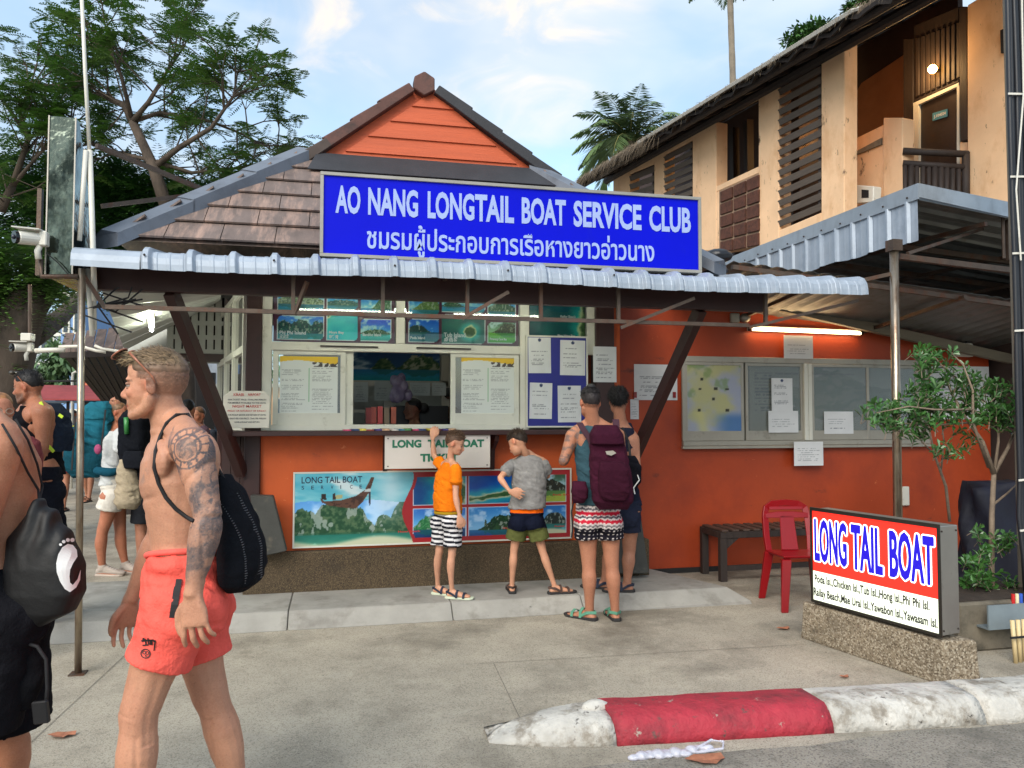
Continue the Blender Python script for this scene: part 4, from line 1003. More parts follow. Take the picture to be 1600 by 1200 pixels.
# local frame: x sideways, y forward (sitting direction), z up
def leg(x, y, x2, y2, h0, h1):
    MB().loft([[(x - .022, y - .02, h0), (x + .022, y - .02, h0), (x + .03, y + .02, h0), (x - .03, y + .02, h0)], [(x2 - .035, y2 - .025, h1), (x2 + .035, y2 - .025, h1), (x2 + .04, y2 + .025, h1), (x2 - .04, y2 + .025, h1)]]).build('leg', M_RED, ch, .006)
for sx in (-1, 1):
    leg(sx * .235, -.25, sx * .19, -.18, 0, .42); leg(sx * .235, .24, sx * .19, .18, 0, .42)
MB().loft([[(-.2, -.2, .405), (.2, -.2, .405), (.215, .2, .425), (-.215, .2, .425)], [(-.21, -.21, .43), (.21, -.21, .43), (.22, .21, .45), (-.22, .21, .45)], [(-.17, -.17, .427), (.17, -.17, .427), (.18, .18, .44), (-.18, .18, .44)]]).build('seat', M_RED, ch, .006)
def hoop(s, z):   # back shell: outer arch points
    return Vector((s, -.20 - (z - .42) * .22, z))
pts = [hoop(-.205, .40), hoop(-.215, .55), hoop(-.21, .72), hoop(-.19, .80), hoop(-.12, .845), hoop(0, .855), hoop(.12, .845), hoop(.19, .80), hoop(.21, .72), hoop(.215, .55), hoop(.205, .40)]
rg = []
for i, p in enumerate(pts):
    d = (pts[min(i + 1, 10)] - pts[max(i - 1, 0)]).normalized(); n_ = Vector((0, 1, .2)).normalized(); s_v = d.cross(n_).normalized()
    rg.append([p + s_v * .0 + n_ * .015, p - s_v * .055 + n_ * .0, p - s_v * .05 - n_ * .012, p + s_v * .004 - n_ * .015])
MB().loft(rg).build('back_frame', M_RED, ch, .004)
MB().loft([[hoop(-.075, .43), hoop(.075, .43), hoop(.075, .43) + Vector((0, .012, 0)), hoop(-.075, .43) + Vector((0, .012, 0))], [hoop(-.062, .72), hoop(.062, .72), hoop(.062, .72) + Vector((0, .012, 0)), hoop(-.062, .72) + Vector((0, .012, 0))]]).build('backrest', M_RED, ch, .004)
MB().loft([[hoop(-.19, .70), hoop(-.19, .74), hoop(-.19, .74) + Vector((0, .012, 0)), hoop(-.19, .70) + Vector((0, .012, 0))], [hoop(-.07, .70), hoop(-.07, .755), hoop(-.07, .755) + Vector((0, .012, 0)), hoop(-.07, .70) + Vector((0, .012, 0))], [hoop(.07, .70), hoop(.07, .755), hoop(.07, .755) + Vector((0, .012, 0)), hoop(.07, .70) + Vector((0, .012, 0))], [hoop(.19, .70), hoop(.19, .74), hoop(.19, .74) + Vector((0, .012, 0)), hoop(.19, .70) + Vector((0, .012, 0))]]).build('back_rail', M_RED, ch, .003)
MB().loft([[hoop(-.15, .80), hoop(-.15, .77), hoop(-.15, .77) + Vector((0, .012, 0)), hoop(-.15, .80) + Vector((0, .012, 0))], [hoop(.15, .80), hoop(.15, .77), hoop(.15, .77) + Vector((0, .012, 0)), hoop(.15, .80) + Vector((0, .012, 0))]]).build('back_rail', M_RED, ch, .003)
cp = aZ(1226, 957); _t = R(170); ch.location = (cp.x - (.235 * math.cos(_t) - .24 * math.sin(_t)), cp.y - (.235 * math.sin(_t) + .24 * math.cos(_t)), 0); ch.rotation_euler = (0, 0, _t); ch.scale = (1.02, 1.02, 1.0)
# ================================================================== painted prints
def inpoly(U, V, pts):
    r = np.zeros(U.shape, bool); n = len(pts)
    for i in range(n):
        (x0, y0), (x1, y1) = pts[i], pts[(i + 1) % n]
        c = ((y0 > V) != (y1 > V)) & (U < (x1 - x0) * (V - y0) / (y1 - y0 + 1e-12) + x0); r ^= c
    return r
def put(C_, m, col): m = np.asarray(m, float)[..., None]; return C_ * (1 - m) + np.asarray(col, float) * m
def island_view(U, V, hor=.4, peaks=(), sky=((120, 190, 235), (30, 110, 210)), sea=((20, 150, 160), (40, 120, 180)), rock=((26, 70, 40), (90, 110, 70)), sand=0.0, seed=1, asp=1.6):
    C_ = lerp(sky[0], sky[1], sstep(hor, 1, V))
    C_ = put(C_, sstep(.5, .75, fbm(U * 4 * asp, V * 5, seed)) * .7, (236, 242, 248))
    s = lerp(sea[0], sea[1], np.clip(V / hor, 0, 1)); s = s * (0.9 + .2 * fbm(U * 12 * asp, V * 40, seed + 4))[..., None]
    C_ = np.where((V < hor)[..., None], s, C_)
    hp = np.zeros_like(U)
    for cx, w, h in peaks: hp = np.maximum(hp, h * np.exp(-np.abs((U - cx) / w) ** 3.2) * (.78 + .4 * fbm(U * 16 * asp, U * 0 + cx * 9, seed + 7)))
    land = (V < hor + hp) & (V > hor - .02) & (hp > .012)
    tx = fbm(U * 26 * asp, V * 26, seed + 9)
    lc = lerp(rock[0], rock[1], sstep(.35, .7, tx)); lc = put(lc, (fbm(U * 14 * asp, V * 7, seed + 12) > .64) * .8, (176, 172, 150))
    C_ = np.where(land[..., None], lc, C_)
    refl = (V < hor) & (V > hor - .5 * hp) & (hp > .05); C_ = put(C_, refl * .45, (20, 90, 60))
    if sand: C_ = put(C_, sstep(sand + .04, sand - .03, V + .05 * np.sin(U * 7)) , (222, 206, 160))
    return C_
def aerial_view(U, V, seed=1, sea=(14, 92, 130), deep=(10, 60, 120), land=(30, 74, 36), cx=.6, cy=.5, side=None):
    C_ = lerp(deep, sea, fbm(U * 3, V * 3, seed)); d = np.hypot((U - cx) * 1.3, (V - cy)) + .12 * (fbm(U * 6, V * 6, seed + 2) - .5)
    if side is not None: d = side(U, V) + .10 * (fbm(U * 7, V * 7, seed + 2) - .5)
    C_ = put(C_, sstep(.42, .2, d) * .8, (40, 170, 160)); C_ = put(C_, sstep(.23, .17, d), (214, 200, 150))
    return put(C_, sstep(.18, .14, d), 0) + (sstep(.18, .14, d)[..., None] * lerp(land, (86, 110, 60), fbm(U * 22, V * 22, seed + 5)))
def cell(C_, U, V, x0, y0, x1, y1, fn, rad=0.0, asp=1.0, frame=(222, 214, 226), fw=.006):
    u, v = (U - x0) / (x1 - x0), (V - y0) / (y1 - y0)
    ins = (u > 0) & (u < 1) & (v > 0) & (v < 1)
    if rad:
        rx2, ry2 = rad / (x1 - x0), rad * asp / (y1 - y0)
        for (cu, cv) in ((0, 1), (1, 0)):
            du, dv = np.abs(u - cu) / rx2, np.abs(v - cv) / ry2
            ins &= ~((du < 1) & (dv < 1) & (np.hypot(1 - du, 1 - dv) > 1))
    im = fn(u, v); C_ = np.where(ins[..., None], im, C_)
    e = np.minimum(np.minimum(U - x0, x1 - U), np.minimum(V - y0, y1 - V) / asp)
    return put(C_, ins & (e < fw), frame)

# ---- the long banner at knee height
BY = FY - .035
q0, q1, q2 = aY(457, 857, BY), aY(893, 845, BY), aY(457, 738, BY)
bw_, bh_ = q1.x - q0.x, q2.z - q0.z
def banner(U, V):
    C_ = island_view(np.clip(U / .43, 0, 1), V, .17, [(.08, .13, .34), (.36, .24, .45), (.72, .08, .24), (.93, .16, .50)], sky=((150, 200, 226), (60, 130, 200)), sea=((120, 190, 150), (20, 120, 110)), sand=.06, seed=3, asp=1.5)
    top = lerp((150, 208, 200), (70, 170, 180), fbm(U * 18, V * 14, 5)); top = put(top, sstep(.55, .8, fbm(U * 9 + V * 3, V * 6, 8)), (236, 232, 214))
    C_ = np.where(((V > .60 - .25 * sstep(.1, .3, U) * (U > .1) * 0 + .02 * np.sin(U * 30)) & (U < .43))[..., None], top, C_)
    C_ = put(C_, np.exp(-((U - .33) / .05) ** 2 - ((V - .75) / .35) ** 2) * .7, (240, 238, 226))
    P = lambda L: [((x - 25) / 1557, 1 - (y - 28) / 425) for x, y in L]
    hull = P([(155, 168), (180, 192), (270, 188), (350, 165), (398, 130), (432, 55), (450, 55), (425, 140), (385, 205), (350, 240), (280, 232), (205, 218), (168, 200)])
    C_ = put(C_, inpoly(U, V, hull), (104, 62, 44)); C_ = put(C_, inpoly(U, V, hull) & (fbm(U * 90, V * 30, 2) > .55), (70, 40, 30))
    C_ = put(C_, inpoly(U, V, P([(165, 150), (190, 148), (192, 185), (165, 180)])), (50, 34, 30)); C_ = put(C_, inpoly(U, V, P([(225, 148), (240, 146), (242, 184), (225, 184)])), (60, 36, 30))
    C_ = put(C_, inpoly(U, V, P([(240, 158), (278, 156), (276, 178), (242, 182)])), (200, 180, 120)); C_ = put(C_, inpoly(U, V, P([(418, 140), (432, 140), (428, 225), (422, 225)])), (60, 44, 60))
    C_ = put(C_, inpoly(U, V, P([(398, 128), (432, 122), (428, 142), (396, 142)])), (216, 206, 190))
    xb = .392 + .016 * np.sin((V - .1) * math.pi * 1.0) * np.sign(.5 - V) * -1 + .02 * (1 - V) * 0
    right = U > .385 + .025 * (1 - V)
    xb = .40 + .02 * np.cos(V * math.pi * 2.0 + .4)
    C_ = put(C_, U > xb - .008, (182, 34, 38)); w_ = xb + .004
    cs = [(.41, .605, .525, .93), (.41, .605, .06, .475), (.613, .80, .525, .93), (.613, .80, .06, .475), (.808, .985, .525, .93), (.808, .985, .06, .475)]
    fns = [lambda u, v: aerial_view(u, v, 4, side=lambda a, b: .55 - np.maximum(a - .35, 0) * .0 + .5 * np.abs(a - .72 - .1 * np.sin(b * 4)) - .48 + .0 * b),
           lambda u, v: island_view(u, v, .3, [(.35, .28, .45)], sky=((120, 190, 220), (60, 120, 190)), sea=((14, 50, 90), (20, 90, 130)), rock=((40, 110, 60), (90, 150, 90)), seed=9),
           lambda u, v: aerial_view(u, v, 14, sea=(18, 120, 190), deep=(8, 60, 140), side=lambda a, b: .12 + .7 * np.abs(b - .15 - .25 * a)),
           lambda u, v: island_view(u, v, .22, [(.7, .34, .5), (.34, .03, .34)], sky=((150, 200, 226), (60, 140, 200)), sea=((16, 70, 120), (30, 110, 150)), rock=((20, 50, 34), (50, 84, 46)), seed=19),
           lambda u, v: island_view(u, v, .42, [(.5, .5, .42)], sky=((150, 190, 170), (60, 90, 60)), sea=((190, 186, 60), (150, 170, 70)), rock=((16, 26, 18), (60, 50, 30)), seed=23),
           lambda u, v: island_view(u, v, .35, [(.35, .2, .3), (.75, .25, .4)], sky=((130, 180, 210), (30, 110, 180)), sea=((180, 200, 180), (30, 130, 140)), rock=((18, 34, 30), (40, 60, 50)), sand=.12, seed=29)]
    for (x0, x1, y0, y1), f_ in zip(cs, fns):
        D_ = cell(C_, U, V, x0, y0, x1, y1, f_, frame=(226, 216, 214), fw=.0028, asp=1.0); C_ = np.where((U > w_)[..., None], D_, C_)
    return C_ * (.84, .93, 1.02)
bb_ = thing('tour_banner', 'long framed boat tour banner with island photographs below the counter', 'banner', (q0.x + bw_ / 2, BY, q0.z))
B((q0.x, BY, q0.z), (q0.x + bw_, BY + .022, q0.z + bh_), 'backing', M_ALU, bb_)
painted('print', (q0.x + .014, BY - .0015, q0.z + .014), UX, UZ, bw_ - .028, bh_ - .028, 440, 118, banner, M_PRINT, bb_)
fm = MB(); f = .013
for a, b in (((q0.x, q0.z), (q0.x + bw_, q0.z + f)), ((q0.x, q0.z + bh_ - f), (q0.x + bw_, q0.z + bh_)), ((q0.x, q0.z + f), (q0.x + f, q0.z + bh_ - f)), ((q0.x + bw_ - f, q0.z + f), (q0.x + bw_, q0.z + bh_ - f))):
    fm.box((a[0], BY - .006, a[1]), (b[0], BY - .0005, b[1]))
fm.build('frame', M_ALU, bb_)
def bpos(zx, zy): return Vector((q0.x + bw_ * (zx - 25) / 1557, BY - .0015, q0.z + bh_ * (1 - (zy - 28) / 425)))
M_NAVY = mat('ink_navy', (24, 24, 60), .6, var=0); M_REDK = mat('ink_red', (190, 50, 44), .6, var=0); M_WINK = mat('ink_white', (235, 232, 232), .6, var=0)
tm = MB(); a, b = bpos(68, 92), bpos(388, 84)
put_text(tm, 'LONG TAIL BOAT', a, UX, UZ, b.x - a.x, .056, .0012, bold=.012)
for k, ch_ in enumerate('SERVICE'): put_text(tm, ch_, bpos(68 + k * 51, 126), UX, UZ, .022 if ch_ != 'I' else .006, .032, .0012, bold=.008)
tm.build('banner_title', M_NAVY, bb_)
tm = MB()
for s_, zx, zy, h_ in (('Hong Beach', 585, 388, .022), ('Chicken Island', 1175, 384, .018), ('Poda Island', 1470, 194, .018), ('Railay', 1480, 384, .018)):
    put_text(tm, s_, bpos(zx, zy), UX, UZ, .19 if len(s_) > 7 else .1, h_, .0012, bold=.02)
tm.build('place_names', M_REDK, bb_)
# ---- LONG TAIL BOAT / TICKET board
TY = FY - .27
t0, t1 = aY(601, 733, TY), aY(766, 679, TY)
tb_ = thing('ticket_board', 'white plastic board with green words long tail boat ticket under the counter', 'sign', ((t0.x + t1.x) / 2, TY, t0.z))
MB().slab([(t0.x, TY, t0.z), (t1.x, TY, t0.z), (t1.x, TY, t1.z), (t0.x, TY, t1.z)], (0, .006, 0)).build('board', mat('glossy_white', (206, 198, 190), .22, var=.05, scale=2), tb_, .002)
tm = MB(); w_ = t1.x - t0.x; h_ = t1.z - t0.z
M_GREEN = mat('green_letters', (16, 104, 76), .5, var=.05)
for wd, s0, s1 in (('LONG', .07, .34), ('TAIL', .40, .62), ('BOAT', .67, .94)): put_text(tm, wd, (t0.x + w_ * s0, TY, t0.z + h_ * .62), UX, UZ, w_ * (s1 - s0), h_ * .24, .002, bold=.05)
put_text(tm, 'TICKET', (t0.x + w_ * .33, TY, t0.z + h_ * .2), UX, UZ, w_ * .36, h_ * .24, .002, bold=.05)
tm.build('green_lettering', M_GREEN, tb_)
for sx, sz in ((.03, .9), (.97, .9), (.03, .08), (.97, .08)): MB().ball((t0.x + w_ * sx, TY - .001, t0.z + h_ * sz), .006, 6, 4).build('screw', M_DARKWOOD, tb_)
# ---- airport / night market sign
AYs = FY - .2
s0_, s1_ = aY(348, 669, AYs), aY(422, 611, AYs); w_, h_ = s1_.x - s0_.x, s1_.z - s0_.z; c_ = .16
ap = thing('fare_sign', 'cream eight sided board with red airport and night market fares by the brown post', 'sign', (s0_.x + w_ / 2, AYs, s0_.z))
MB().slab([(s0_.x + w_ * .02, AYs, s0_.z + h_ * .25), (s0_.x + w_ * .14, AYs, s0_.z), (s0_.x + w_ * .98, AYs, s0_.z), (s0_.x + w_, AYs, s0_.z + h_ * .85), (s0_.x + w_ * .87, AYs, s0_.z + h_), (s0_.x + w_ * .15, AYs, s0_.z + h_), (s0_.x, AYs, s0_.z + h_ * .84)], (0, .012, 0)).build('board', mat('cream_board', (214, 208, 194), .5, var=.05, scale=8), ap, .002)
tr_, tk = MB(), MB()
for s_, a, b, v, hh, mm in (('KRABI', .22, .44, .86, .075, tr_), ('AIRPORT', .52, .80, .86, .075, tr_), ('NIGHT MARKET', .2, .82, .55, .07, tr_), ('FRIDAY OR SATURDAY OR SUNDAY', .1, .92, .44, .045, tr_),
        ('VAN TICKET PRICE : THAIL.PER PERSON', .1, .92, .74, .045, tk), ('FOR MINIBUS AVAILABLE TO THE HOTEL', .1, .92, .655, .045, tk), ('OUR PICKUP SERVICE AND RETURN AT HOTEL', .1, .92, .33, .045, tk), ('60 BAHT PER VAN PRICE : THAI. PER PERSON', .1, .92, .235, .045, tk), ('HAVE A PICKUP AND RETURN', .25, .78, .14, .042, tk)):
    put_text(mm, s_, (s0_.x + w_ * a, AYs, s0_.z + h_ * v), UX, UZ, w_ * (b - a), h_ * hh, .002, bold=.01)
tr_.build('red_lettering', M_REDK, ap); tk.build('small_lettering', M_INK, ap)
# ---- notices: sheets of paper with printed lines
def notice(x0, y0, x1, y1, Y, label, group=None, seed=1, col=(212, 213, 214), logo=True, lines=14, cat='notice', tilt=0.0):
    a, b = aY(x0, y1, Y), aY(x1, y0, Y); w, h = b.x - a.x, b.z - a.z
    def fn(U, V):
        C_ = np.ones(U.shape + (3,)) * np.array(col, float) * (.95 + .08 * fbm(U * 3, V * 3, seed))[..., None]
        r = np.floor(V * (lines + 5)); fr = V * (lines + 5) - r
        ln = 1.0 - .35 * vnoise(r * 7.3, r * 0 + seed, seed); st = .12 + .1 * (vnoise(r * 3.1, r * 0, seed + 3) > .7)
        m = (fr > .35) & (fr < .62) & (U > st) & (U < ln * .9) & (r >= 2) & (r <= lines + 1) & (vnoise(U * 60, r * 3, seed) > .3) & (vnoise(r * 5.7, r * 0 + 2, seed + 9) > .18)
        C_ = put(C_, m * .62, (70, 74, 84))
        if logo: C_ = put(C_, np.hypot((U - .5) * w, (V - .93) * h) < .016, (40, 56, 96))
        return C_
    t = painted('paper', (a.x, Y - .0, a.z), Vector((1, 0, tilt)), Vector((-tilt, 0, 1)), w, h, 36, 46, fn, M_PRINTM)
    t.name = 'notice'; m_ = t.modifiers.new('t', 'SOLIDIFY'); m_.thickness = .001; m_.offset = -1
    return tag(t, label, cat, group)
# blue noticeboard
NBY = FY - .045
nb_ = thing('noticeboard', 'blue pin board in an aluminium frame with four white notices', 'noticeboard', (aY(870, 660, NBY).x, NBY, 1.5))
a, b = aY(822, 668, NBY), aY(918, 526, NBY)
M_PIN = mat('pinboard_blue', (34, 38, 128), .6, var=.12, scale=5)
B((a.x + .012, NBY, a.z + .012), (b.x - .012, NBY + .02, b.z - .012), 'felt', M_PIN, nb_)
fm = MB(); f = .014
for p, q in (((a.x, a.z), (b.x, a.z + f)), ((a.x, b.z - f), (b.x, b.z)), ((a.x, a.z + f), (a.x + f, b.z - f)), ((b.x - f, a.z + f), (b.x, b.z - f))): fm.box((p[0], NBY - .008, p[1]), (q[0], NBY + .022, q[1]))
fm.build('frame', M_ALU, nb_)
notice(826, 528, 861, 583, NBY - .003, 'white notice at the upper left of the blue pin board', 'notices on the blue pin board', 1, tilt=.01)
notice(875, 532, 914, 586, NBY - .003, 'white notice at the upper right of the blue pin board', 'notices on the blue pin board', 2, tilt=-.01)
notice(827, 598, 862, 654, NBY - .003, 'white notice at the lower left of the blue pin board', 'notices on the blue pin board', 3, tilt=-.02)
notice(872, 603, 908, 660, NBY - .003, 'white notice at the lower right of the blue pin board', 'notices on the blue pin board', 4, tilt=.01)
notice(927, 542, 963, 597, FY - .06, 'pale notice taped on the dark post right of the pin board', seed=5, logo=False)
WY = RY - .008
notice(991, 570, 1058, 625, WY, 'framed handwritten list on orange wall behind the brown brace', seed=6, logo=False, cat='list')
bx = MB()
for px, py in ((993, 617), (1054, 617), (1055, 572)): p = aY(px, py, WY - .004); bx.box((p.x - .02, WY - .012, p.z - .03), (p.x + .012, WY - .003, p.z + .03))
tag(bx.build('red_clip', M_RED), 'red plastic clips holding the framed list on the orange wall', 'clip', kind='thing')
notice(985, 624, 998, 655, WY, 'narrow white slip half hidden behind the women and brace', seed=7, logo=False)
notice(1225, 525, 1270, 560, Yw - .02, 'white notice taped above the annex window under the tube lamp', seed=8, logo=False, lines=6)
notice(1241, 690, 1286, 728, RY - .10, 'white notice taped below the annex window sill', seed=9, logo=False, lines=7)
GYw = Yw - .008
notice(1206, 591, 1238, 642, GYw, 'tall white letter with round logo inside annex window', seed=10, lines=16)
notice(1201, 642, 1247, 676, GYw, 'handwritten sheet below the tall letter on annex window', seed=11, logo=False, lines=4)
notice(1288, 643, 1333, 678, GYw, 'handwritten sheet low on the third annex window pane', seed=12, logo=False, lines=5)
notice(1455, 573, 1545, 655, WY, 'large pale chart on orange wall behind the leafy shrub', seed=13, logo=False, lines=10, cat='chart')
# maps inside the annex window
def mapA(U, V):
    C_ = lerp((160, 166, 186), (180, 178, 130), sstep(.35, .75, fbm(U * 3, V * 4, 2) + .35 * (V - .4))); C_ = put(C_, sstep(.5, .7, fbm(U * 7, V * 7, 5)) * (V > .45) * .6, (110, 140, 80))
    C_ = put(C_, sstep(.35, .2, V) * sstep(.4, .8, U) * .8, (60, 110, 170)); C_ = put(C_, np.exp(-((U - .25 - .25 * (.35 - V)) / .1) ** 2) * (V < .32) * .7, (200, 196, 130))
    for cx, cy in ((.3, .78), (.27, .64), (.54, .65), (.74, .64), (.5, .5), (.25, .34), (.74, .34)): C_ = put(C_, (np.abs(U - cx) < .028) & (np.abs(V - cy) < .018), (50, 50, 40))
    return C_ * .92
def mapB(U, V):
    C_ = np.ones(U.shape + (3,)) * (146, 146, 134.); land = (fbm(U * 5, V * 4, 8) - np.abs(V - .5) * .9 + .1 * np.sin(U * 5)) > .34
    C_ = put(C_, land & (U > .2), (84, 104, 84)); C_ = put(C_, land & (U > .2) & (fbm(U * 20, V * 14, 3) > .5), (112, 120, 100))
    C_ = put(C_, (U < .12) & (U > .03) & (np.modf(V * 22)[0] > .5) & (V < .85) & (V > .3) & (vnoise(U * 90, np.floor(V * 22), 4) > .3), (70, 84, 84))
    return C_
a, b = aY(1070, 678, Yw + .006), aY(1158, 570, Yw + .006)
mp = painted('wall_map', (a.x, Yw + .0015, a.z), UX, UZ, b.x - a.x, b.z - a.z, 60, 74, mapA, M_PRINTM); tag(mp, 'faded yellow and blue tourist map in left annex window pane', 'map')
a, b = aY(1172, 676, RY - .02), aY(1440, 570, RY - .02)
mp = painted('island_chart', (a.x, RY - .022, a.z), UX, UZ, b.x - a.x, b.z - a.z, 160, 70, mapB, M_PRINTM); tag(mp, 'grey green coastline chart spread behind the annex window glass', 'map')
tm = MB(); a = aY(1212, 586, RY - .024); put_text(tm, 'Krabi Island Side  The Andaman Village Safety Consultancy', (a.x, RY - .024, a.z), UX, UZ, .95, .03, .001, bold=.01); tm.build('chart_title', M_INK, mp)
# ---- upper printed boards
def board(px0, px1, cells, label, ny=70, caps=()):
    x0, x1, z0, z1 = X(px0) + .004, X(px1) - .004, zu0 + .05, 2.68; w, h = x1 - x0, z1 - z0
    def fn(U, V):
        C_ = np.ones(U.shape + (3,)) * (84, 22, 48.)
        for (a, b, c, d, f_) in cells: C_ = cell(C_, U, V, a, b, c, d, f_, rad=.05, asp=w / h, fw=.006)
        return C_ * (1.15, 1.22, 1.22)
    t = thing('island_board', label, 'poster', (x0 + w / 2, FY + .01, z0), 'printed island boards over the window')
    B((x0, FY + .012, z0), (x1, FY + .02, z1), 'backing', M_BROWN, t)
    painted('print', (x0, FY + .011, z0), UX, UZ, w, h, int(w * 150), ny, fn, M_PRINT, t)
    for s_, u_, v_, ww, hh in caps:
        tm = MB(); put_text(tm, s_, (x0 + u_ * w, FY + .0105, z0 + v_ * h), UX, UZ, ww, hh, .001, bold=.03); tm.build('caption', M_WINK, t)
    return t
sea1 = ((20, 160, 170), (30, 130, 170))
iv = island_view; av = aerial_view
board(425, 617, [(.03, .03, .41, .52, lambda u, v: iv(u, v, .28, [(.15, .2, .5), (.5, .25, .55), (.88, .2, .5)], sea=sea1, rock=((12, 50, 60), (30, 100, 80)), seed=31)),
                 (.43, .03, .69, .62, lambda u, v: av(u, v, 33, sea=(60, 200, 190), deep=(20, 160, 180), side=lambda a, b: .05 + .8 * np.hypot(a, b - 1.05) * 1 - .1 + (a * .3))),
                 (.71, .03, .97, .50, lambda u, v: iv(u, v, .33, [(.5, .42, .2)], sky=((60, 150, 230), (10, 70, 200)), sea=((10, 130, 120), (60, 190, 190)), seed=35)),
                 (.03, .60, .41, .99, lambda u, v: iv(u, v, .4, [(.5, .5, .5)], rock=((90, 100, 60), (170, 170, 120)), seed=37)),
                 (.43, .66, .69, .99, lambda u, v: iv(u, v, .3, [(.5, .6, .3)], rock=((40, 80, 70), (80, 120, 100)), seed=39)),
                 (.71, .58, .97, .99, lambda u, v: iv(u, v, .3, [(.8, .3, .6)], rock=((50, 90, 50), (100, 130, 80)), seed=41))],
      'left printed board of blue bays and mountains above the counter window', caps=[('Phi Phi Island', .05, .14, .22, .03), ('皮皮岛', .05, .06, .08, .035), ('Maya Bay', .45, .16, .13, .03), ('玛雅湾', .45, .07, .08, .035), ('Bamboo Island', .73, .14, .16, .026)])
board(633, 811, [(.02, .04, .29, .52, lambda u, v: iv(u, v, .45, [(.3, .3, .3)], sky=((40, 120, 200), (10, 90, 190)), sea=((20, 110, 120), (10, 80, 110)), rock=((14, 50, 50), (30, 70, 60)), seed=51)),
                 (.31, .02, .70, .64, lambda u, v: av(u, v, 53, sea=(20, 110, 90), deep=(10, 80, 84), land=(40, 70, 40), cx=.66, cy=.42)),
                 (.72, .05, .98, .50, lambda u, v: iv(u, v, .5, [(.75, .4, .45)], sky=((150, 180, 140), (70, 100, 70)), sea=((60, 140, 50), (120, 170, 60)), rock=((30, 30, 20), (90, 84, 50)), seed=55)),
                 (.02, .60, .29, .99, lambda u, v: iv(u, v, .3, [(.7, .4, .5)], rock=((90, 110, 50), (130, 150, 80)), seed=57)),
                 (.31, .68, .70, .99, lambda u, v: iv(u, v, .4, [(.25, .2, .3)], seed=59)), (.72, .56, .98, .99, lambda u, v: iv(u, v, .4, [(.5, .5, .4)], seed=61))],
      'middle printed board with green tub island picture above counter window', caps=[('Tub Island', .33, .16, .20, .04), ('点击岛', .33, .06, .13, .045), ('Poda Island', .04, .10, .13, .025), ('Phranang Cave Bay', .74, .10, .16, .028)])
board(827, 916, [(.0, .0, 1., 1., lambda u, v: av(u, v, 63, sea=(16, 110, 100), deep=(10, 60, 70), land=(20, 44, 30), side=lambda a, b: .9 - a * .9 - (1 - b) * .05 + .12))],
      'right printed aerial board with green coast above the pin board', caps=[('Railay Beach', .55, .62, .15, .03), ('Phra Nang Bay', .5, .2, .17, .032)])
# ---- price lists behind the sliding panes
def price(U, V):
    C_ = np.ones(U.shape + (3,)) * (206, 210, 206.)
    C_ = put(C_, V > .90 + .03 * np.sin(U * 5), (216, 178, 50)); C_ = put(C_, (V < .90) & (V > .82) & (U > .55) & (fbm(U * 20, V * 20, 3) > .42), (70, 64, 66))
    r = np.floor(V * 60); fr = V * 60 - r; L = U < .47; ln = np.where(L, U / .47, (U - .53) / .47)
    m = (fr > .3) & (fr < .72) & (ln > .06) & (ln < .55 + .4 * vnoise(r * 2.7, L * 3., 5)) & (vnoise(U * 90, r * 2, 6) > .32) & (vnoise(r * 1.9, L * 5., 8) > .3) & (V < .80) & (V > .03)
    C_ = put(C_, m * .55, (80, 84, 90)); C_ = put(C_, (np.abs(U - .5) < .009) & (V < .80) & (V > .2), (60, 160, 90))
    return C_
for (p0, p1), side in (((437, 528), 'left'), ((720, 803), 'right')):
    a, b = aY(p0, 646, FY + .03), aY(p1, 558, FY + .03)
    t = painted('price_list', (a.x, FY + .0085, a.z), UX, UZ, b.x - a.x, b.z - a.z, 84, 96, price, M_PRINTM)
    tag(t, 'yellow topped printed price list behind the %s sliding pane' % ('first' if side == 'left' else 'second, boy side'), 'price list', 'price lists behind the counter panes')
# ---- leaflets fanned on the counter
cols = [(150, 60, 50), (186, 150, 120), (60, 110, 130), (200, 60, 110), (210, 190, 80), (70, 60, 120), (210, 205, 200), (60, 120, 70), (40, 60, 100)]
k = 0
for r_ in range(2):
    for i in range(15):
        x = X(542) + i * (X(712) - X(542)) / 15; y = FY - .13 - r_ * .11 + rnd.uniform(-.01, .01); c_ = cols[(i * 5 + r_ * 3) % 9]
        a = rnd.uniform(-.3, .3)
        o = MB().box((-.03, -.055, 0), (.03, .055, .009 + .004 * (i % 3))).build('leaflet', mat('leaflet_%d' % ((i * 5 + r_ * 3) % 9), c_, .35, var=.35, scale=60)); o.location = (x, y, 1.4765); o.rotation_euler = (0, 0, a)
        nm_ = {(150, 60, 50): 'brick red', (186, 150, 120): 'tan', (60, 110, 130): 'teal', (200, 60, 110): 'pink', (210, 190, 80): 'yellow', (70, 60, 120): 'violet', (210, 205, 200): 'white', (60, 120, 70): 'green', (40, 60, 100): 'navy'}[c_]
        tag(o, '%s leaflet, %s counter row, %s' % (nm_, 'front' if r_ else 'back', 'nearer the first price list' if i < 7 else 'nearer the second price list'), 'leaflet', 'leaflets on the ticket counter')
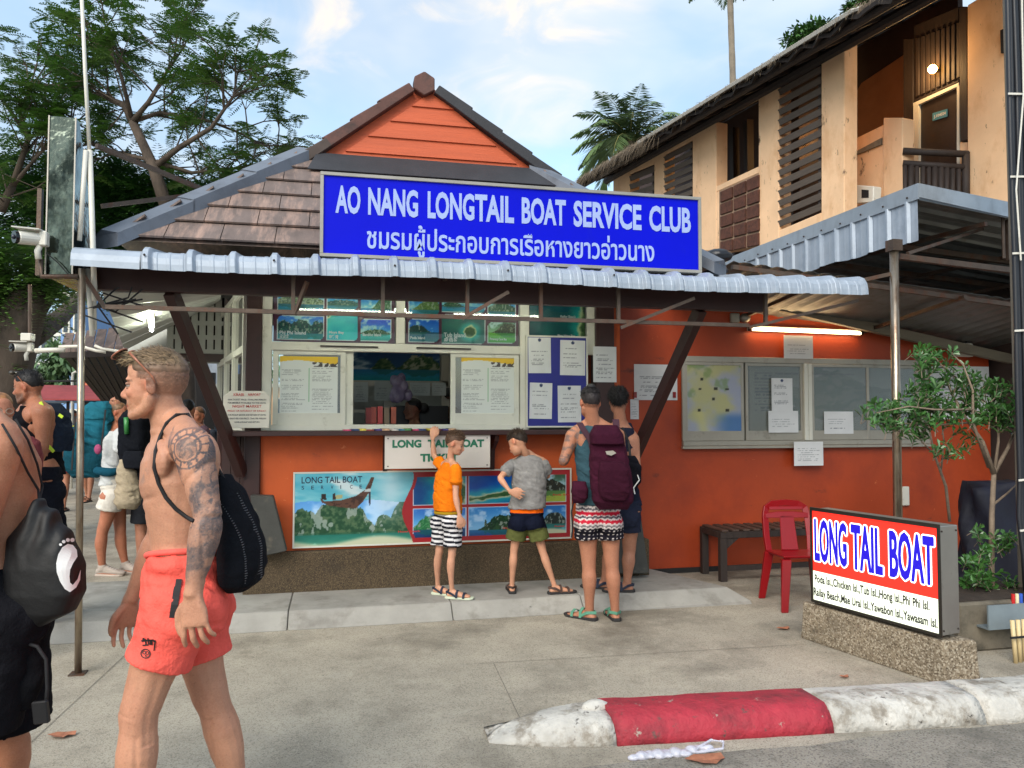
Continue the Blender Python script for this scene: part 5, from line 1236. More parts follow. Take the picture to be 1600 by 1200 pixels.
# ---- inside the booth
IY = 7.9
def inbox(p0, y0, p1, y1, Y, d, name, m, par=None): a, b = aY(p0, y1, Y), aY(p1, y0, Y); return B((a.x, Y, a.z), (b.x, Y + d, b.z), name, m, par)
cab = inbox(618, 634, 700, 700, 8.0, .3, 'filing_cabinet', mat('cabinet_dark', (30, 30, 32), .5, var=.1)); tag(cab, 'low dark filing cabinet inside the booth behind the clerk', 'cabinet')
for i, (p0, c_) in enumerate(((572, (130, 40, 40)), (580, (150, 60, 50)), (590, (176, 60, 60)), (600, (120, 100, 80)), (611, (150, 70, 50)))):
    o = inbox(p0, 637 - (i % 3), p0 + 8, 662, 7.3, .2, 'ring_binder', mat('binder_%d' % i, c_, .5, var=.1), None)
    tag(o, '%s ring binder standing behind the counter' % ['dark red', 'rust', 'red', 'tan', 'brown'][i], 'binder', 'binders behind the counter')
q = aY(626, 605, 7.7); mb = MB()
for i in range(14): mb.ball(q + Vector((rnd.uniform(-.08, .08), rnd.uniform(-.03, .03), rnd.uniform(-.11, .09))), (.045, .03, .06), 8, 6)
pbag = mb.build('plastic_bag', mat('lilac_plastic', (118, 106, 132), .35, var=.2, scale=12, bump=.5, bscale=14), smooth=True); tag(pbag, 'lilac plastic bag hanging inside the booth window', 'bag'); pbag.modifiers.new('r', 'REMESH').voxel_size = .012
painted_dark = painted('wall_picture', (aY(540, 594, 9.1).x, 9.15, aY(540, 594, 9.1).z), UX, UZ, 1.1, .34, 60, 24, lambda U, V: iv(U, V, .4, [(.4, .1, .4), (.8, .2, .5)], sky=((30, 80, 120), (10, 60, 110)), seed=71), M_PRINTM); tag(painted_dark, 'dim blue seascape picture on the back wall of booth', 'picture')
# white sheets pinned at the back
for i, (a_, b_, c_, d_) in enumerate(((553, 597, 575, 628), (585, 596, 612, 626), (640, 598, 672, 618), (675, 598, 697, 618))):
    notice(a_, b_, c_, d_, 8.28, ['pale sheet at far left of the inner booth wall', 'sheet left of the lilac bag in the booth', 'sheet above the clerk on inner booth wall', 'sheet right of the clerk on inner wall'][i], 'sheets pinned inside the booth', 80 + i, col=(170, 176, 176), logo=False)

# ================================================================== LAMPS
M_TUBE = mat('tube_glow', (255, 236, 205), .5, var=0, emit=((255, 214, 160), 8.0))
M_TUBEW = mat('tube_glow_white', (250, 250, 235), .5, var=0, emit=((240, 246, 225), 22.0))
tl = thing('tube_lamp', 'lit warm fluorescent tube on the orange wall above annex window', 'lamp', tuple(aY(1258, 518, RY - .07)))
a, b = aY(1172, 514, RY - .08), aY(1346, 521, RY - .08)
MB().tube([a, b], .016, 10).build('tube', M_TUBE, tl, smooth=True)
MB().bar(a + Vector((0, .045, .012)), b + Vector((0, .045, .012)), .035, .05).build('batten', M_WHITE, tl)
for p in (a, b): MB().bar(p + Vector((-.015, 0, 0)), p + Vector((.015, 0, 0)), .036).build('end_cap', M_DARKWOOD, tl)
tl = thing('tube_lamp', 'lit white fluorescent tube on the pale soffit left of booth', 'lamp', tuple(aY(234, 490, 6.5)))
a, b = aY(231, 456, 6.1), aY(237, 516, 7.6)
MB().tube([a, b], .016, 10).build('tube', M_TUBEW, tl, smooth=True)
MB().bar(a + UZ * .04, b + UZ * .04, .05, .03).build('batten', M_WHITE, tl)
tl = thing('tube_lamp', 'added ceiling tube brightening the booth interior above the clerk', 'lamp', (1.0, 8.2, 2.7))
MB().tube([(.5, 8.0, 2.7), (1.5, 8.0, 2.7)], .014, 8).build('tube', mat('tube_glow_added', (250, 250, 235), .5, var=0, emit=((240, 246, 225), 5.0)), tl)  # extra tube added only to brighten the booth interior
for x0, x1 in ((-.45, .72), (1.15, 2.05)):
    tl = thing('tube_lamp', 'lit fluorescent tube hidden behind the %s half of brown eaves beam' % ('left' if x0 < 0 else 'right'), 'lamp', (x0, 6.0, 2.62))
    MB().tube([(x0, 6.0, 2.635), (x1, 6.0, 2.635)], .013, 10).build('tube', M_TUBEW, tl, smooth=True)
    MB().bar((x0, 6.0, 2.665), (x1, 6.0, 2.665), .04, .03).build('batten', M_WHITE, tl)
# junction boxes and small wall fittings
jb = thing('junction_box', 'white plastic junction box high on the orange wall above shrub', 'box', tuple(aY(1508, 545, RY - .05)))
a, b = aY(1496, 557, RY - .06), aY(1520, 536, RY - .06); B((a.x, RY - .07, a.z), (b.x, RY - .001, b.z), 'case', M_WHITE, jb, .01)
MB().tube([(b.x - .08, RY - .03, b.z), (b.x + .02, RY - .04, b.z + .08), (b.x + .1, RY - .05, b.z + .1)], .008, 6).build('cable', M_BLACK, jb)
sd_ = thing('siren', 'round grey wall fitting left of the warm tube lamp', 'siren', tuple(aY(1160, 496, RY - .05)))
p = aY(1164, 497, RY - .04); MB().ball(p, (.06, .05, .05), 12, 8).build('bowl', M_STEEL, sd_, smooth=True); B((p.x - .16, RY - .05, p.z - .05), (p.x - .06, RY - .001, p.z + .05), 'mount', M_ALUG, sd_, .01)
sw_ = thing('wall_socket', 'small white plastic socket on orange wall right of pole', 'socket', tuple(aY(1413, 775, RY)))
a, b = aY(1408, 790, RY - .02), aY(1419, 760, RY - .02); B((a.x, RY - .04, a.z), (b.x, RY - .001, b.z), 'case', M_WHITE, sw_, .006)

# ================================================================== LEFT END: pole, steel lightbox edge, cameras, pipes
lp_ = thing('awning_pole', 'rusty steel pole holding the left end of the awning', 'pole', (aZ(122, 1053).x, aZ(122, 1053).y, 0))
p0 = aZ(122, 1053); p1 = aY(128, 420, p0.y)
MB().tube([p0, p0.lerp(p1, .5), p1], .021, 14).build('shaft', M_POLE, lp_, smooth=True)
B((p0.x - .045, p0.y - .045, 0), (p0.x + .045, p0.y + .045, .008), 'foot_plate', M_RUST, lp_)
st_ = thing('steel_lightbox', 'tall narrow polished steel sign box seen edge on left of roof', 'sign', tuple(aY(95, 420, 5.35)))
a, b = aY(71, 432, 5.35), aY(119, 184, 5.35); yb = aX(160, 385, b.x).y
M_POL = mat('polished_steel', (84, 92, 84), .14, metal=1.0, var=.4, scale=5, bump=1.0, bscale=4, dirt=((40, 46, 42), .45, .6, 6, (1, 1, .6)))  # steel darkened and mottled in the colour to stand for reflected trees
MB().add([(a.x, 5.35, a.z), (b.x, 5.35, a.z), (b.x, 5.35, b.z), (a.x, 5.35, b.z), (a.x, yb, a.z), (b.x, yb, a.z), (b.x, 5.42, b.z), (a.x, 5.42, b.z)],
         [(0, 1, 2, 3), (5, 4, 7, 6), (1, 5, 6, 2), (4, 0, 3, 7), (3, 2, 6, 7), (0, 4, 5, 1)]).build('case', M_POL, st_, .003)
for s in (0, 1): MB().bar((a.x + (b.x - a.x) * s, 5.346, a.z), (a.x + (b.x - a.x) * s, 5.346, b.z), .008).build('trim', M_STEEL, st_)
a1, b1 = aX(122, 196, -1.60), aY(330, 298, 6.4); MB().bar(Vector((-1.6, 5.6, 3.42)), aY(327, 300, 6.35), .03).build('stay', M_RUST, st_)
MB().bar(Vector((-1.6, 5.75, 3.05)), aY(322, 302, 6.35), .03).build('stay', M_RUST, st_)
B((aY(58, 300, 5.45).x, 5.45, aY(60, 430, 5.45).z), (aY(65, 300, 5.45).x, 5.49, aY(60, 294, 5.45).z), 'support_post', M_RUST, st_)
fl = thing('mast_pipe', 'tall thin white plastic mast rising beside steel box', 'pipe', tuple(aY(144, 375, 5.4)))
MB().tube([aY(148, 470, 5.42), aY(145, 380, 5.4), aY(140, 235, 5.4)], .017, 10).tube([aY(140, 240, 5.4), aY(133, 110, 5.4), aY(126, -40, 5.4)], .012, 8).build('mast', M_WHITE, fl, smooth=True)
MB().tube([aY(124, 376, 5.38), aY(134, 235, 5.38)], .015, 10).build('leaning_pipe', M_WHITE, fl, smooth=True)
dp_ = thing('down_pipes', 'pair of white plastic pipes hanging below the awning corner', 'pipe', tuple(aY(142, 520, 5.6)))
MB().tube([aY(137, 420, 5.6), aY(144, 525, 5.6)], .017, 8).build('pipe', M_WHITE, dp_, smooth=True); MB().tube([aY(146, 420, 5.62), aY(148, 515, 5.62)], .014, 8).build('pipe', M_WHITE, dp_, smooth=True)
MB().tube([aY(148, 540, 5.6), aY(160, 545, 5.6), aY(180, 548, 5.6), aY(215, 552, 5.6)], .010, 8).build('pipe', M_WHITE, dp_, smooth=True)
tg = MB()
for k in range(10):
    p = aY(152, 478, 5.5); tg.tube([p, p + Vector((rnd.uniform(-.15, .25), 0, rnd.uniform(-.05, .12))), p + Vector((rnd.uniform(.0, .3), .02, rnd.uniform(-.2, .15)))], .006, 5)
tag(tg.build('cable_tangle', M_BLACK), 'tangle of black cables tied under the awning corner', 'cables', kind='stuff')
def cctv(px, py, Y, s, label, facing=-1):
    p = aY(px, py, Y); t = thing('security_camera', label, 'camera', tuple(p), 'security cameras')
    b_ = p + Vector((-.02, -.0, 0)); d = Vector((-.75, -.65, -.08)).normalized()
    MB().tube([b_ - d * .08 * s, b_ + d * .10 * s], .05 * s, 16).build('body', M_WHITE, t, .006)
    MB().tube([b_ + d * .101 * s, b_ + d * .125 * s], .046 * s, 16).build('lens_face', mat('lens_black', (12, 12, 14), .15, var=0), t)
    MB().ball(b_ + d * .125 * s, .018 * s, 10, 6).build('lens', mat('lens_glass', (30, 34, 50), .05, var=0), t, smooth=True)
    MB().slab([b_ + Vector(v) * s for v in ((-.10, -.12, .055), (.06, -.05, .06), (.08, .06, .06), (-.07, -.02, .055))], (0, 0, .008)).build('hood', M_WHITE, t)
    B((b_.x + .045 * s, b_.y - .01, b_.z - .05 * s), (b_.x + .10 * s, b_.y + .05, b_.z + .06 * s), 'back_box', M_WHITE, t, .006)
    MB().tube([b_ + Vector((.05, .02, -.04)) * s, b_ + Vector((.03, .02, -.09)) * s, b_ + Vector((.04, .02, -.15)) * s], .022 * s, 10).build('bracket', M_WHITE, t, smooth=True)
    return t
t = cctv(56, 373, 5.25, .82, 'white bullet security camera left of the steel box')
MB().tube([aY(64, 405, 5.3), aY(65, 432, 5.3), aY(122, 432, 5.3)], .016, 8).build('arm', M_RUST, t, smooth=True)
MB().tube([aY(72, 395, 5.28), aY(90, 410, 5.3), aY(108, 430, 5.3)], .004, 6).build('lead', M_BLACK, t)
t = cctv(40, 543, 6.2, .62, 'small white security camera on a pole before the tree')
MB().tube([aY(55, 548, 6.2), aY(80, 547, 6.2), aY(101, 547, 6.2)], .018, 8).build('arm', M_WHITE, t, smooth=True)
MB().tube([aY(47, 445, 6.22), aY(47, 540, 6.22)], .014, 8).build('hanger', M_RUST, t)
B((aY(35, 530, 6.2).x, 6.16, aY(35, 533, 6.2).z), (aY(52, 530, 6.2).x, 6.24, aY(35, 521, 6.2).z), 'relay_box', M_WHITE, t, .005)
MB().tube([aY(92, 542, 6.2), aY(125, 541, 6.2), aY(150, 548, 6.2), aY(165, 550, 6.2)], .012, 8).build('conduit', M_WHITE, t, smooth=True)

# ================================================================== litter on the ground
lf = thing('plastic_bag_litter', 'crumpled clear white plastic bag lying by the red kerb', 'bag', tuple(aZ(1050, 1178)))
mb = MB(); c_ = aZ(1052, 1180)
for k in range(10): mb.ball(c_ + Vector((-.20 + k * .042, rnd.uniform(-.02, .02), .012)), (.035, .022 + .02 * math.sin(k * .4), .014 + .008 * (k % 2)), 8, 6)
mb.tube([c_ + Vector((.12, .0, .02)), c_ + Vector((.22, .05, .03)), c_ + Vector((.27, .02, .03)), c_ + Vector((.24, -.03, .02)), c_ + Vector((.1, -.03, .015))], .008, 6)
ob = mb.build('film', mat('clear_film', (214, 214, 226), .25, var=.15, scale=30, bump=1.0, bscale=30, trans=.35), lf, smooth=True); ob.modifiers.new('r', 'REMESH').voxel_size = .006
mb_leaf = mat('dead_leaf', (150, 96, 70), .7, var=.25, scale=30)
for k, (px, py, s, lab) in enumerate(((97, 1152, .06, 'brown curled dead leaf on the pavement near walking men'), (1105, 1190, .09, 'flat brown leaf under the plastic bag by the kerb'), (1225, 984, .05, 'tiny dead leaf on pavement left of sign base'), (1320, 1060, .03, 'tiny reddish leaf before the sign base'), (1530, 1066, .04, 'scrap of white paper beside the planter'))):
    p = aZ(px, py); n_ = 9
    vs = [(p.x + s * math.cos(a) * (1 + .3 * math.sin(3 * a)), p.y + s * .6 * math.sin(a), .008 + .012 * abs(math.sin(a * 2))) for a in [2 * math.pi * i / n_ for i in range(n_)]]
    mb = MB().add(vs + [(p.x, p.y, .006)], [(i, (i + 1) % n_, n_) for i in range(n_)]); o = mb.build('dead_leaf' if k < 4 else 'paper_scrap', mb_leaf if k < 4 else M_PAPER); tag(o, lab, 'leaf' if k < 4 else 'paper')
# ================================================================== TREES AND SHRUBS
def leafmat(name, c, v=.3): return mat(name, c, .5, var=v, scale=1.3, spec=.35)
class Leaves:
    def __init__(s): s.V, s.F = [], []
    def leaf(s, p, d, up, L, w):
        d = d.normalized(); r = d.cross(up); r = r.normalized() if r.length > 1e-4 else d.orthogonal().normalized()
        k = len(s.V); m = p + d * L * .5
        s.V += [p, m + r * w * .5, p + d * L, m - r * w * .5]; s.F.append((k, k + 1, k + 2, k + 3))
    def oval(s, p, d, up, L, w):
        d = d.normalized(); r = d.cross(up); r = r.normalized() if r.length > 1e-4 else d.orthogonal().normalized(); n = r.cross(d) * w * .25
        k = len(s.V); s.V += [p, p + d * L * .4 - r * w * .32 + n, p + d * L * .75 - r * w * .5 + n, p + d * L, p + d * L * .75 + r * w * .5 + n, p + d * L * .4 + r * w * .32 + n]; s.F += [(k, k + 1, k + 2, k + 3), (k, k + 3, k + 4, k + 5)]
    def frond(s, p, d, L, n, ll, lw, droop=.2):   # feathery compound leaf
        d = d.normalized(); up = Vector((0, 0, 1)); r = d.cross(up).normalized() if abs(d.z) < .97 else Vector((1, 0, 0))
        for i in range(n):
            t = (i + .6) / n; q = p + d * L * t - UZ * droop * L * t * t; sc = math.sin(math.pi * min(1, .25 + t * .75)) * .8 + .25
            for sg in (-1, 1):
                s.leaf(q, (r * sg + d * .35 + UZ * rnd.uniform(-.25, .1)), up, ll * sc, lw)
    def build(s, name, m, par=None):
        me = bpy.data.meshes.new(name); me.from_pydata([tuple(v) for v in s.V], [], s.F); me.materials.append(m); return link(name, me, par)
M_BARK = mat('tree_bark', (84, 72, 62), .9, var=.3, scale=5, bump=.8, bscale=25, stretch=(1, 1, .4), dirt=((46, 40, 34), .5, .7, 4, (1, 1, .5)))
M_FL = leafmat('flame_tree_leaf', (100, 136, 66)); M_FLD = leafmat('dark_tree_leaf', (70, 112, 54)); M_SHR = mat('shrub_leaf', (58, 98, 44), .32, var=.5, scale=9, spec=.6)
def rv(s=1.0): return Vector((rnd.gauss(0, s), rnd.gauss(0, s), rnd.gauss(0, s)))
# ---- flame tree: measured fork points, spreading to feathery sprays (about 13 m away)
TD = 13.0
def tp(px, py, dd=0.0): return aD(px, py, TD + dd)
ft = thing('flame_tree', 'spreading feathery leaved tree with bare grey forks behind the booth roof', 'tree', (tp(230, 650).x, tp(230, 650).y, 0))
base = tp(262, 420); foot = Vector((tp(300, 700).x, tp(300, 700).y, 0))
limbs = []
def limb(pts, r0, r1, fine=True):
    n = len(pts); mb = MB().tube(pts, [r0 + (r1 - r0) * i / (n - 1) for i in range(n)], 8, cap=True); mb.build('limb', M_BARK, ft, smooth=True); limbs.append((pts, r0, r1))
trunk = [foot, tp(290, 520, .2), tp(262, 330)]; MB().tube(trunk, [.15, .13, .11], 10).build('trunk', M_BARK, ft, smooth=True)
f0 = tp(235, 250); f1 = tp(207, 190)
limb([tp(262, 330), tp(240, 262), f0, f1], .11, .07)
main = [([f1, tp(195, 165), tp(160, 150, .5), tp(95, 135, .8), tp(20, 130, 1.5)], .07, .025), ([f1, tp(232, 160, -.3), tp(262, 110), tp(290, 70)], .05, .012), ([f1, tp(250, 176), tp(330, 190, .3), tp(380, 210, .6), tp(405, 228, .5)], .045, .010),
        ([tp(240, 262), tp(278, 232), tp(330, 200, -.5), tp(365, 150, -.6), tp(372, 110, -.4)], .06, .01), ([f0, tp(190, 240, .4), tp(140, 225, .6), tp(95, 235, .6)], .04, .012), ([f1, tp(190, 120, -.4), tp(170, 75, -.5), tp(120, 55, -.6)], .04, .01),
        ([tp(235, 250), tp(300, 270, .2), tp(380, 262, .5), tp(440, 245, .8)], .04, .01), ([tp(20, 290), tp(45, 215), tp(30, 170), tp(60, 120)], .06, .012), ([tp(20, 290), tp(62, 240), tp(120, 190)], .04, .01), ([tp(0, 330), tp(20, 290)], .09, .06), ([tp(45, 215), tp(0, 150), tp(-60, 110)], .04, .012)]
for pts, a, b in main: limb(pts, a, b)
mb = MB(); LV = Leaves(); cnt = 0
def along(pts, t):
    n = len(pts) - 1; k = min(int(t * n), n - 1); return pts[k].lerp(pts[k + 1], t * n - k)
subs = []
for pts, r0, r1 in limbs[1:]:
    L = sum((pts[i + 1] - pts[i]).length for i in range(len(pts) - 1))
    for j in range(int(L * 5.5) + 3):
        t = rnd.uniform(.18, 1.0); p = along(pts, t); gd = (pts[-1] - pts[0]).normalized()
        d = (gd * .5 + rv(.55) + Vector((0, 0, .35))).normalized(); ln = rnd.uniform(.5, 1.35)
        q = p + d * ln * .5 + rv(.05); e = q + (d + Vector((0, 0, -.1)) + rv(.25)) * ln * .5
        mb.tube([p, q, e], [.016, .011, .005], 5); subs.append((q, e, d))
        for k in range(2):
            d2 = (d + rv(.6)).normalized(); e2 = q + d2 * rnd.uniform(.3, .7); mb.tube([q, e2], [.008, .004], 4, cap=False); subs.append((q, e2, d2))
for q, e, d in subs:
    for k in range(6):
        p = q.lerp(e, rnd.uniform(.35, 1)); dd = (d * .6 + rv(.7)); dd.z = dd.z * .35 + rnd.uniform(-.15, .25); LV.frond(p, dd, rnd.uniform(.24, .40), 10, .10, .034)
o = mb.build('twigs', M_BARK, ft); o['kind'] = 'stuff'
o = LV.build('crown', M_FL, ft); o['kind'] = 'stuff'
# ---- dense lower green masses
def bushy(label, name, centers, n, L, w, m, trunk=None, base=(0, 0, 0), frond=False):
    t = thing(name, label, 'tree', base)
    lv = Leaves()
    tot = sum(c[1] ** 2 for c in centers)
    for c, r, sq in centers:
        for i in range(int(n * r * r / tot)):
            v = rv(1).normalized(); rr = r * (rnd.random() ** .33) * (.8 + .35 * math.sin(v.x * 7 + v.z * 5 + c.x)); p = c + Vector((v.x * rr, v.y * rr, v.z * rr * sq))
            d = (v * .6 + rv(.5)); d.z -= .25
            if frond: lv.frond(p, d, L, 6, L * .32, w)
            else: lv.leaf(p, d, UZ, L * rnd.uniform(.7, 1.3), w)
    o = lv.build('crown', m, t); o['kind'] = 'stuff'
    for pts, rad in trunk or []: MB().tube(pts, rad, 10).build('trunk', M_BARK, t, smooth=True)
    return t
D2 = 15.0
def cp_(px, py, r, sq=.8, dd=0): return (aD(px, py, D2 + dd), r, sq)
bushy('dense dark green tree mass behind the steel box and roof hip', 'dense_tree', [cp_(60, 330, 1.1, .8), cp_(160, 330, 1.2), cp_(255, 330, 1.0, .8), cp_(330, 350, .9), cp_(20, 400, 1.1), cp_(110, 400, 1.2), cp_(180, 380, 1.1), cp_(200, 290, .7), cp_(250, 300, .7), cp_(150, 285, .7), cp_(300, 320, .6), cp_(100, 300, .8), cp_(350, 300, .5, .6, -1), cp_(30, 270, .7)], 7200, .42, .05, M_FLD,
      trunk=[([Vector((aD(190, 700, D2).x, aD(190, 700, D2).y, 0)), aD(190, 500, D2), aD(170, 400, D2)], [.12, .10, .08])], base=(aD(190, 700, D2).x, aD(190, 700, D2).y, 0), frond=True)
D3 = 9.0
b0 = aD(-30, 700, D3)
bushy('big dark trunked rain tree leaning in at the left edge', 'leaning_tree', [(aD(10, 430, D3), .5, .5), (aD(70, 440, D3), .4, .5), (aD(-40, 480, D3), .8, .8), (aD(35, 400, D3), .45, .5)], 900, .34, .04, M_FL,
      trunk=[([Vector((b0.x, b0.y, 0)), aD(-10, 640, D3), aD(12, 560, D3), aD(40, 480, D3), aD(75, 440, D3 + .5), aD(110, 405, D3 + 1.5)], [.34, .30, .28, .23, .17, .1]), ([aD(25, 530, D3), aD(55, 520, D3 + .5), aD(90, 500, D3 + 1.5), aD(150, 440, D3 + 4)], [.2, .16, .12, .06]), ([aD(-5, 560, D3), aD(-20, 470, D3), aD(0, 420, D3)], [.25, .2, .12])], base=(b0.x, b0.y, 0), frond=True)
# small street tree in the far left street
D4 = 20
bushy('thin pale leaved street tree among the far left buildings', 'street_tree', [(aD(80, 590, D4), .7, .7), (aD(95, 560, D4), .6, .7), (aD(70, 640, D4), .4, .8)], 1500, .28, .1, leafmat('pale_leaf', (96, 124, 84)), trunk=[([Vector((aD(88, 700, D4).x, aD(88, 700, D4).y, 0)), aD(90, 600, D4)], [.1, .06])], base=(aD(88, 700, D4).x, aD(88, 700, D4).y, 0))
# ---- palms
def palm(label, top, foot, nf, L, r, seed, crown_sq=1.0):
    t = thing('coconut_palm', label, 'palm', tuple(foot)); rr = random.Random(seed)
    mid = foot.lerp(top, .5) + Vector((.15, 0, 0)); pts = [foot, foot.lerp(top, .25), mid, foot.lerp(top, .75) + Vector((.1, 0, 0)), top]
    mb = MB(); n = 40; P = []
    for i in range(n + 1): P.append(along(pts, i / n))
    mb.tube(P, [r * (1.25 - .35 * i / n) * (1.04 if i % 2 else .96) for i in range(n + 1)], 10); mb.build('trunk', mat('palm_trunk', (126, 116, 102), .9, var=.2, scale=3, bump=.4, bscale=12), t)
    for k in range(nf):
        a = 2 * math.pi * k / nf + rr.uniform(-.2, .2); el = rr.uniform(-.1, 1.25); h = Vector((math.cos(a), math.sin(a), 0)); lv = Leaves()
        d0 = (h * math.cos(el) + UZ * math.sin(el)); prev = top; N = 26; ln = L * rr.uniform(.8, 1.1); pts2 = [top]; d = d0.copy()
        for i in range(N):
            d = (d + UZ * -.075 * (1.15 - .3 * math.sin(el))).normalized(); prev = prev + d * ln / N; pts2.append(prev)
            s_ = d.cross(UZ).normalized(); ll = L * .27 * math.sin(math.pi * min(.97, .12 + .9 * i / N)) + .05
            for sg in (-1, 1):
                for kk in range(2): lv.leaf(prev + d * ln / N * .5 * kk, s_ * sg + d * .7 - UZ * rr.uniform(.25, .7), UZ, ll * rr.uniform(.85, 1.1), .075 * L / 2.5)
        f_ = lv.build('frond', leafmat('palm_leaf', (104, 128, 84)), t)
        MB().tube(pts2[::5] + [pts2[-1]], [.03, .02, .015, .01, .006, .005, .004][:len(pts2[::5]) + 1], 5).build('rachis', mat('palm_rib', (150, 146, 90), .6), f_)
    return t
pt1 = aD(985, 222, 26); palm('bushy coconut palm rising behind the blue sign and thatch', pt1, Vector((pt1.x, pt1.y, 0)), 32, 2.5, .16, 3)
pt2 = aD(1138, -84, 32); palm('tall bare trunked coconut palm cut by the picture top', pt2, Vector((pt2.x + .1, pt2.y, 0)), 18, 2.9, .13, 5)
bushy('green treetop peeking over the thatched roof', 'treetop', [(aD(1262, 52, 24), .55, .5), (aD(1240, 62, 24), .35, .4), (aD(1285, 40, 24), .3, .5)], 1100, .2, .09, leafmat('roof_tree_leaf', (70, 108, 52)), trunk=[([Vector((aD(1265, 600, 24).x, aD(1265, 600, 24).y, 0)), aD(1262, 55, 24)], [.14, .05])], base=(aD(1262, 600, 24).x, aD(1262, 600, 24).y, 0))
bushy('another green treetop over the roof near the top edge', 'treetop', [(aD(1345, 5, 24), .5, .35), (aD(1330, 14, 24), .3, .3)], 700, .2, .09, leafmat('roof_tree_leaf', (0, 0, 0)), trunk=[([Vector((aD(1345, 600, 24).x, aD(1345, 600, 24).y, 0)), aD(1345, 0, 24)], [.14, .05])], base=(aD(1345, 600, 24).x, aD(1345, 600, 24).y, 0))
# ---- shrub in front of the orange annex: whorled glossy leaves on forked stems
SY_ = 4.85
def sp(px, py, dy=0): return aY(px, py, SY_ + dy)
sh = thing('leafy_shrub', 'forked shrub with whorls of glossy green leaves behind the lit sign', 'shrub', (sp(1550, 960).x, SY_, .3))
M_STEM = mat('shrub_stem', (128, 112, 96), .85, var=.25, scale=20, bump=.4, bscale=60)
stems = [([sp(1552, 985), sp(1549, 900), sp(1550, 800), sp(1553, 740)], [.024, .022, .019, .017]),
         ([sp(1553, 740), sp(1535, 690), sp(1500, 640), sp(1480, 600, .1)], [.02, .015, .01, .005]), ([sp(1553, 740), sp(1575, 700), sp(1590, 660, .1), sp(1600, 620, .1)], [.018, .013, .009, .005]),
         ([sp(1545, 730), sp(1520, 660, -.1), sp(1520, 610, -.1), sp(1505, 570, -.1), sp(1480, 545)], [.014, .011, .008, .006, .004]), ([sp(1550, 790), sp(1575, 770, .1), sp(1590, 755, .1)], [.01, .008, .004]),
         ([sp(1553, 745), sp(1560, 690), sp(1560, 640), sp(1555, 600)], [.014, .01, .007, .004]), ([sp(1520, 640, -.1), sp(1460, 640, -.1), sp(1420, 635, -.15), sp(1370, 645, -.1)], [.009, .007, .005, .003]),
         ([sp(1505, 600), sp(1470, 570), sp(1450, 545), sp(1430, 555)], [.007, .006, .004, .003]), ([sp(1520, 660), sp(1450, 665), sp(1400, 660), sp(1395, 690)], [.008, .006, .004, .003])]
thin = [([sp(1484, 815, .5), sp(1478, 760, .5), sp(1460, 710, .5), sp(1450, 660, .5)], [.012, .012, .009, .005]), ([sp(1470, 740, .5), sp(1475, 690, .5), sp(1470, 650, .5)], [.008, .006, .004]), ([sp(1462, 712, .5), sp(1440, 690, .5), sp(1430, 650, .5)], [.006, .005, .003])]
for pts, rad in stems + thin: MB().tube(pts, rad, 7).build('stem', M_STEM, sh, smooth=True)
lv = Leaves(); tw = MB()
def whorl(p, d, s=1.0):
    n = rnd.randint(7, 11); d = d.normalized(); a0 = rnd.random() * 6
    r = d.orthogonal().normalized(); b = d.cross(r)
    for k in range(n):
        a = a0 + 2.4 * k; sp_ = rnd.uniform(.5, 1.1); lv.oval(p - d * .01 * k, (r * math.cos(a) + b * math.sin(a)) * sp_ + d * rnd.uniform(.3, .9), d, rnd.uniform(.050, .078) * s, .026 * s)
def cloud(cx, cy, rx, ry, n, dy=0, dz=.12):
    for i in range(int(n * 1.05)):
        a = rnd.random() * 6.28; r = rnd.random() ** .5; p = sp(cx + rx * r * math.cos(a), cy + ry * r * math.sin(a), dy + rnd.uniform(-dz, dz))
        d = Vector((rnd.uniform(-.8, .8), rnd.uniform(-.9, .3), rnd.uniform(.1, 1.0))); tw.tube([p - d.normalized() * .09 - UZ * .02, p], [.003, .002], 4, cap=False); whorl(p, d, rnd.uniform(.8, 1.15))
for c in ((1470, 560, 38, 18, 16), (1500, 585, 35, 22, 18), (1450, 548, 22, 12, 8), (1520, 640, 60, 35, 46), (1575, 640, 34, 32, 26), (1460, 640, 45, 26, 30), (1400, 650, 40, 22, 20), (1370, 640, 22, 16, 9), (1440, 605, 26, 16, 12), (1430, 670, 30, 14, 10), (1560, 605, 25, 20, 10), (1490, 690, 36, 22, 10)):
    cloud(*c)
for c in ((1555, 835, 28, 26, 12), (1535, 880, 24, 30, 14), (1530, 920, 26, 26, 14), (1565, 915, 22, 22, 8), (1530, 960, 22, 20, 8), (1510, 875, 10, 8, 3)): cloud(*c, dy=-.1)
tw.build('twigs', M_STEM, sh)['kind'] = 'stuff'
o = lv.build('leaves', M_SHR, sh); o['kind'] = 'stuff'
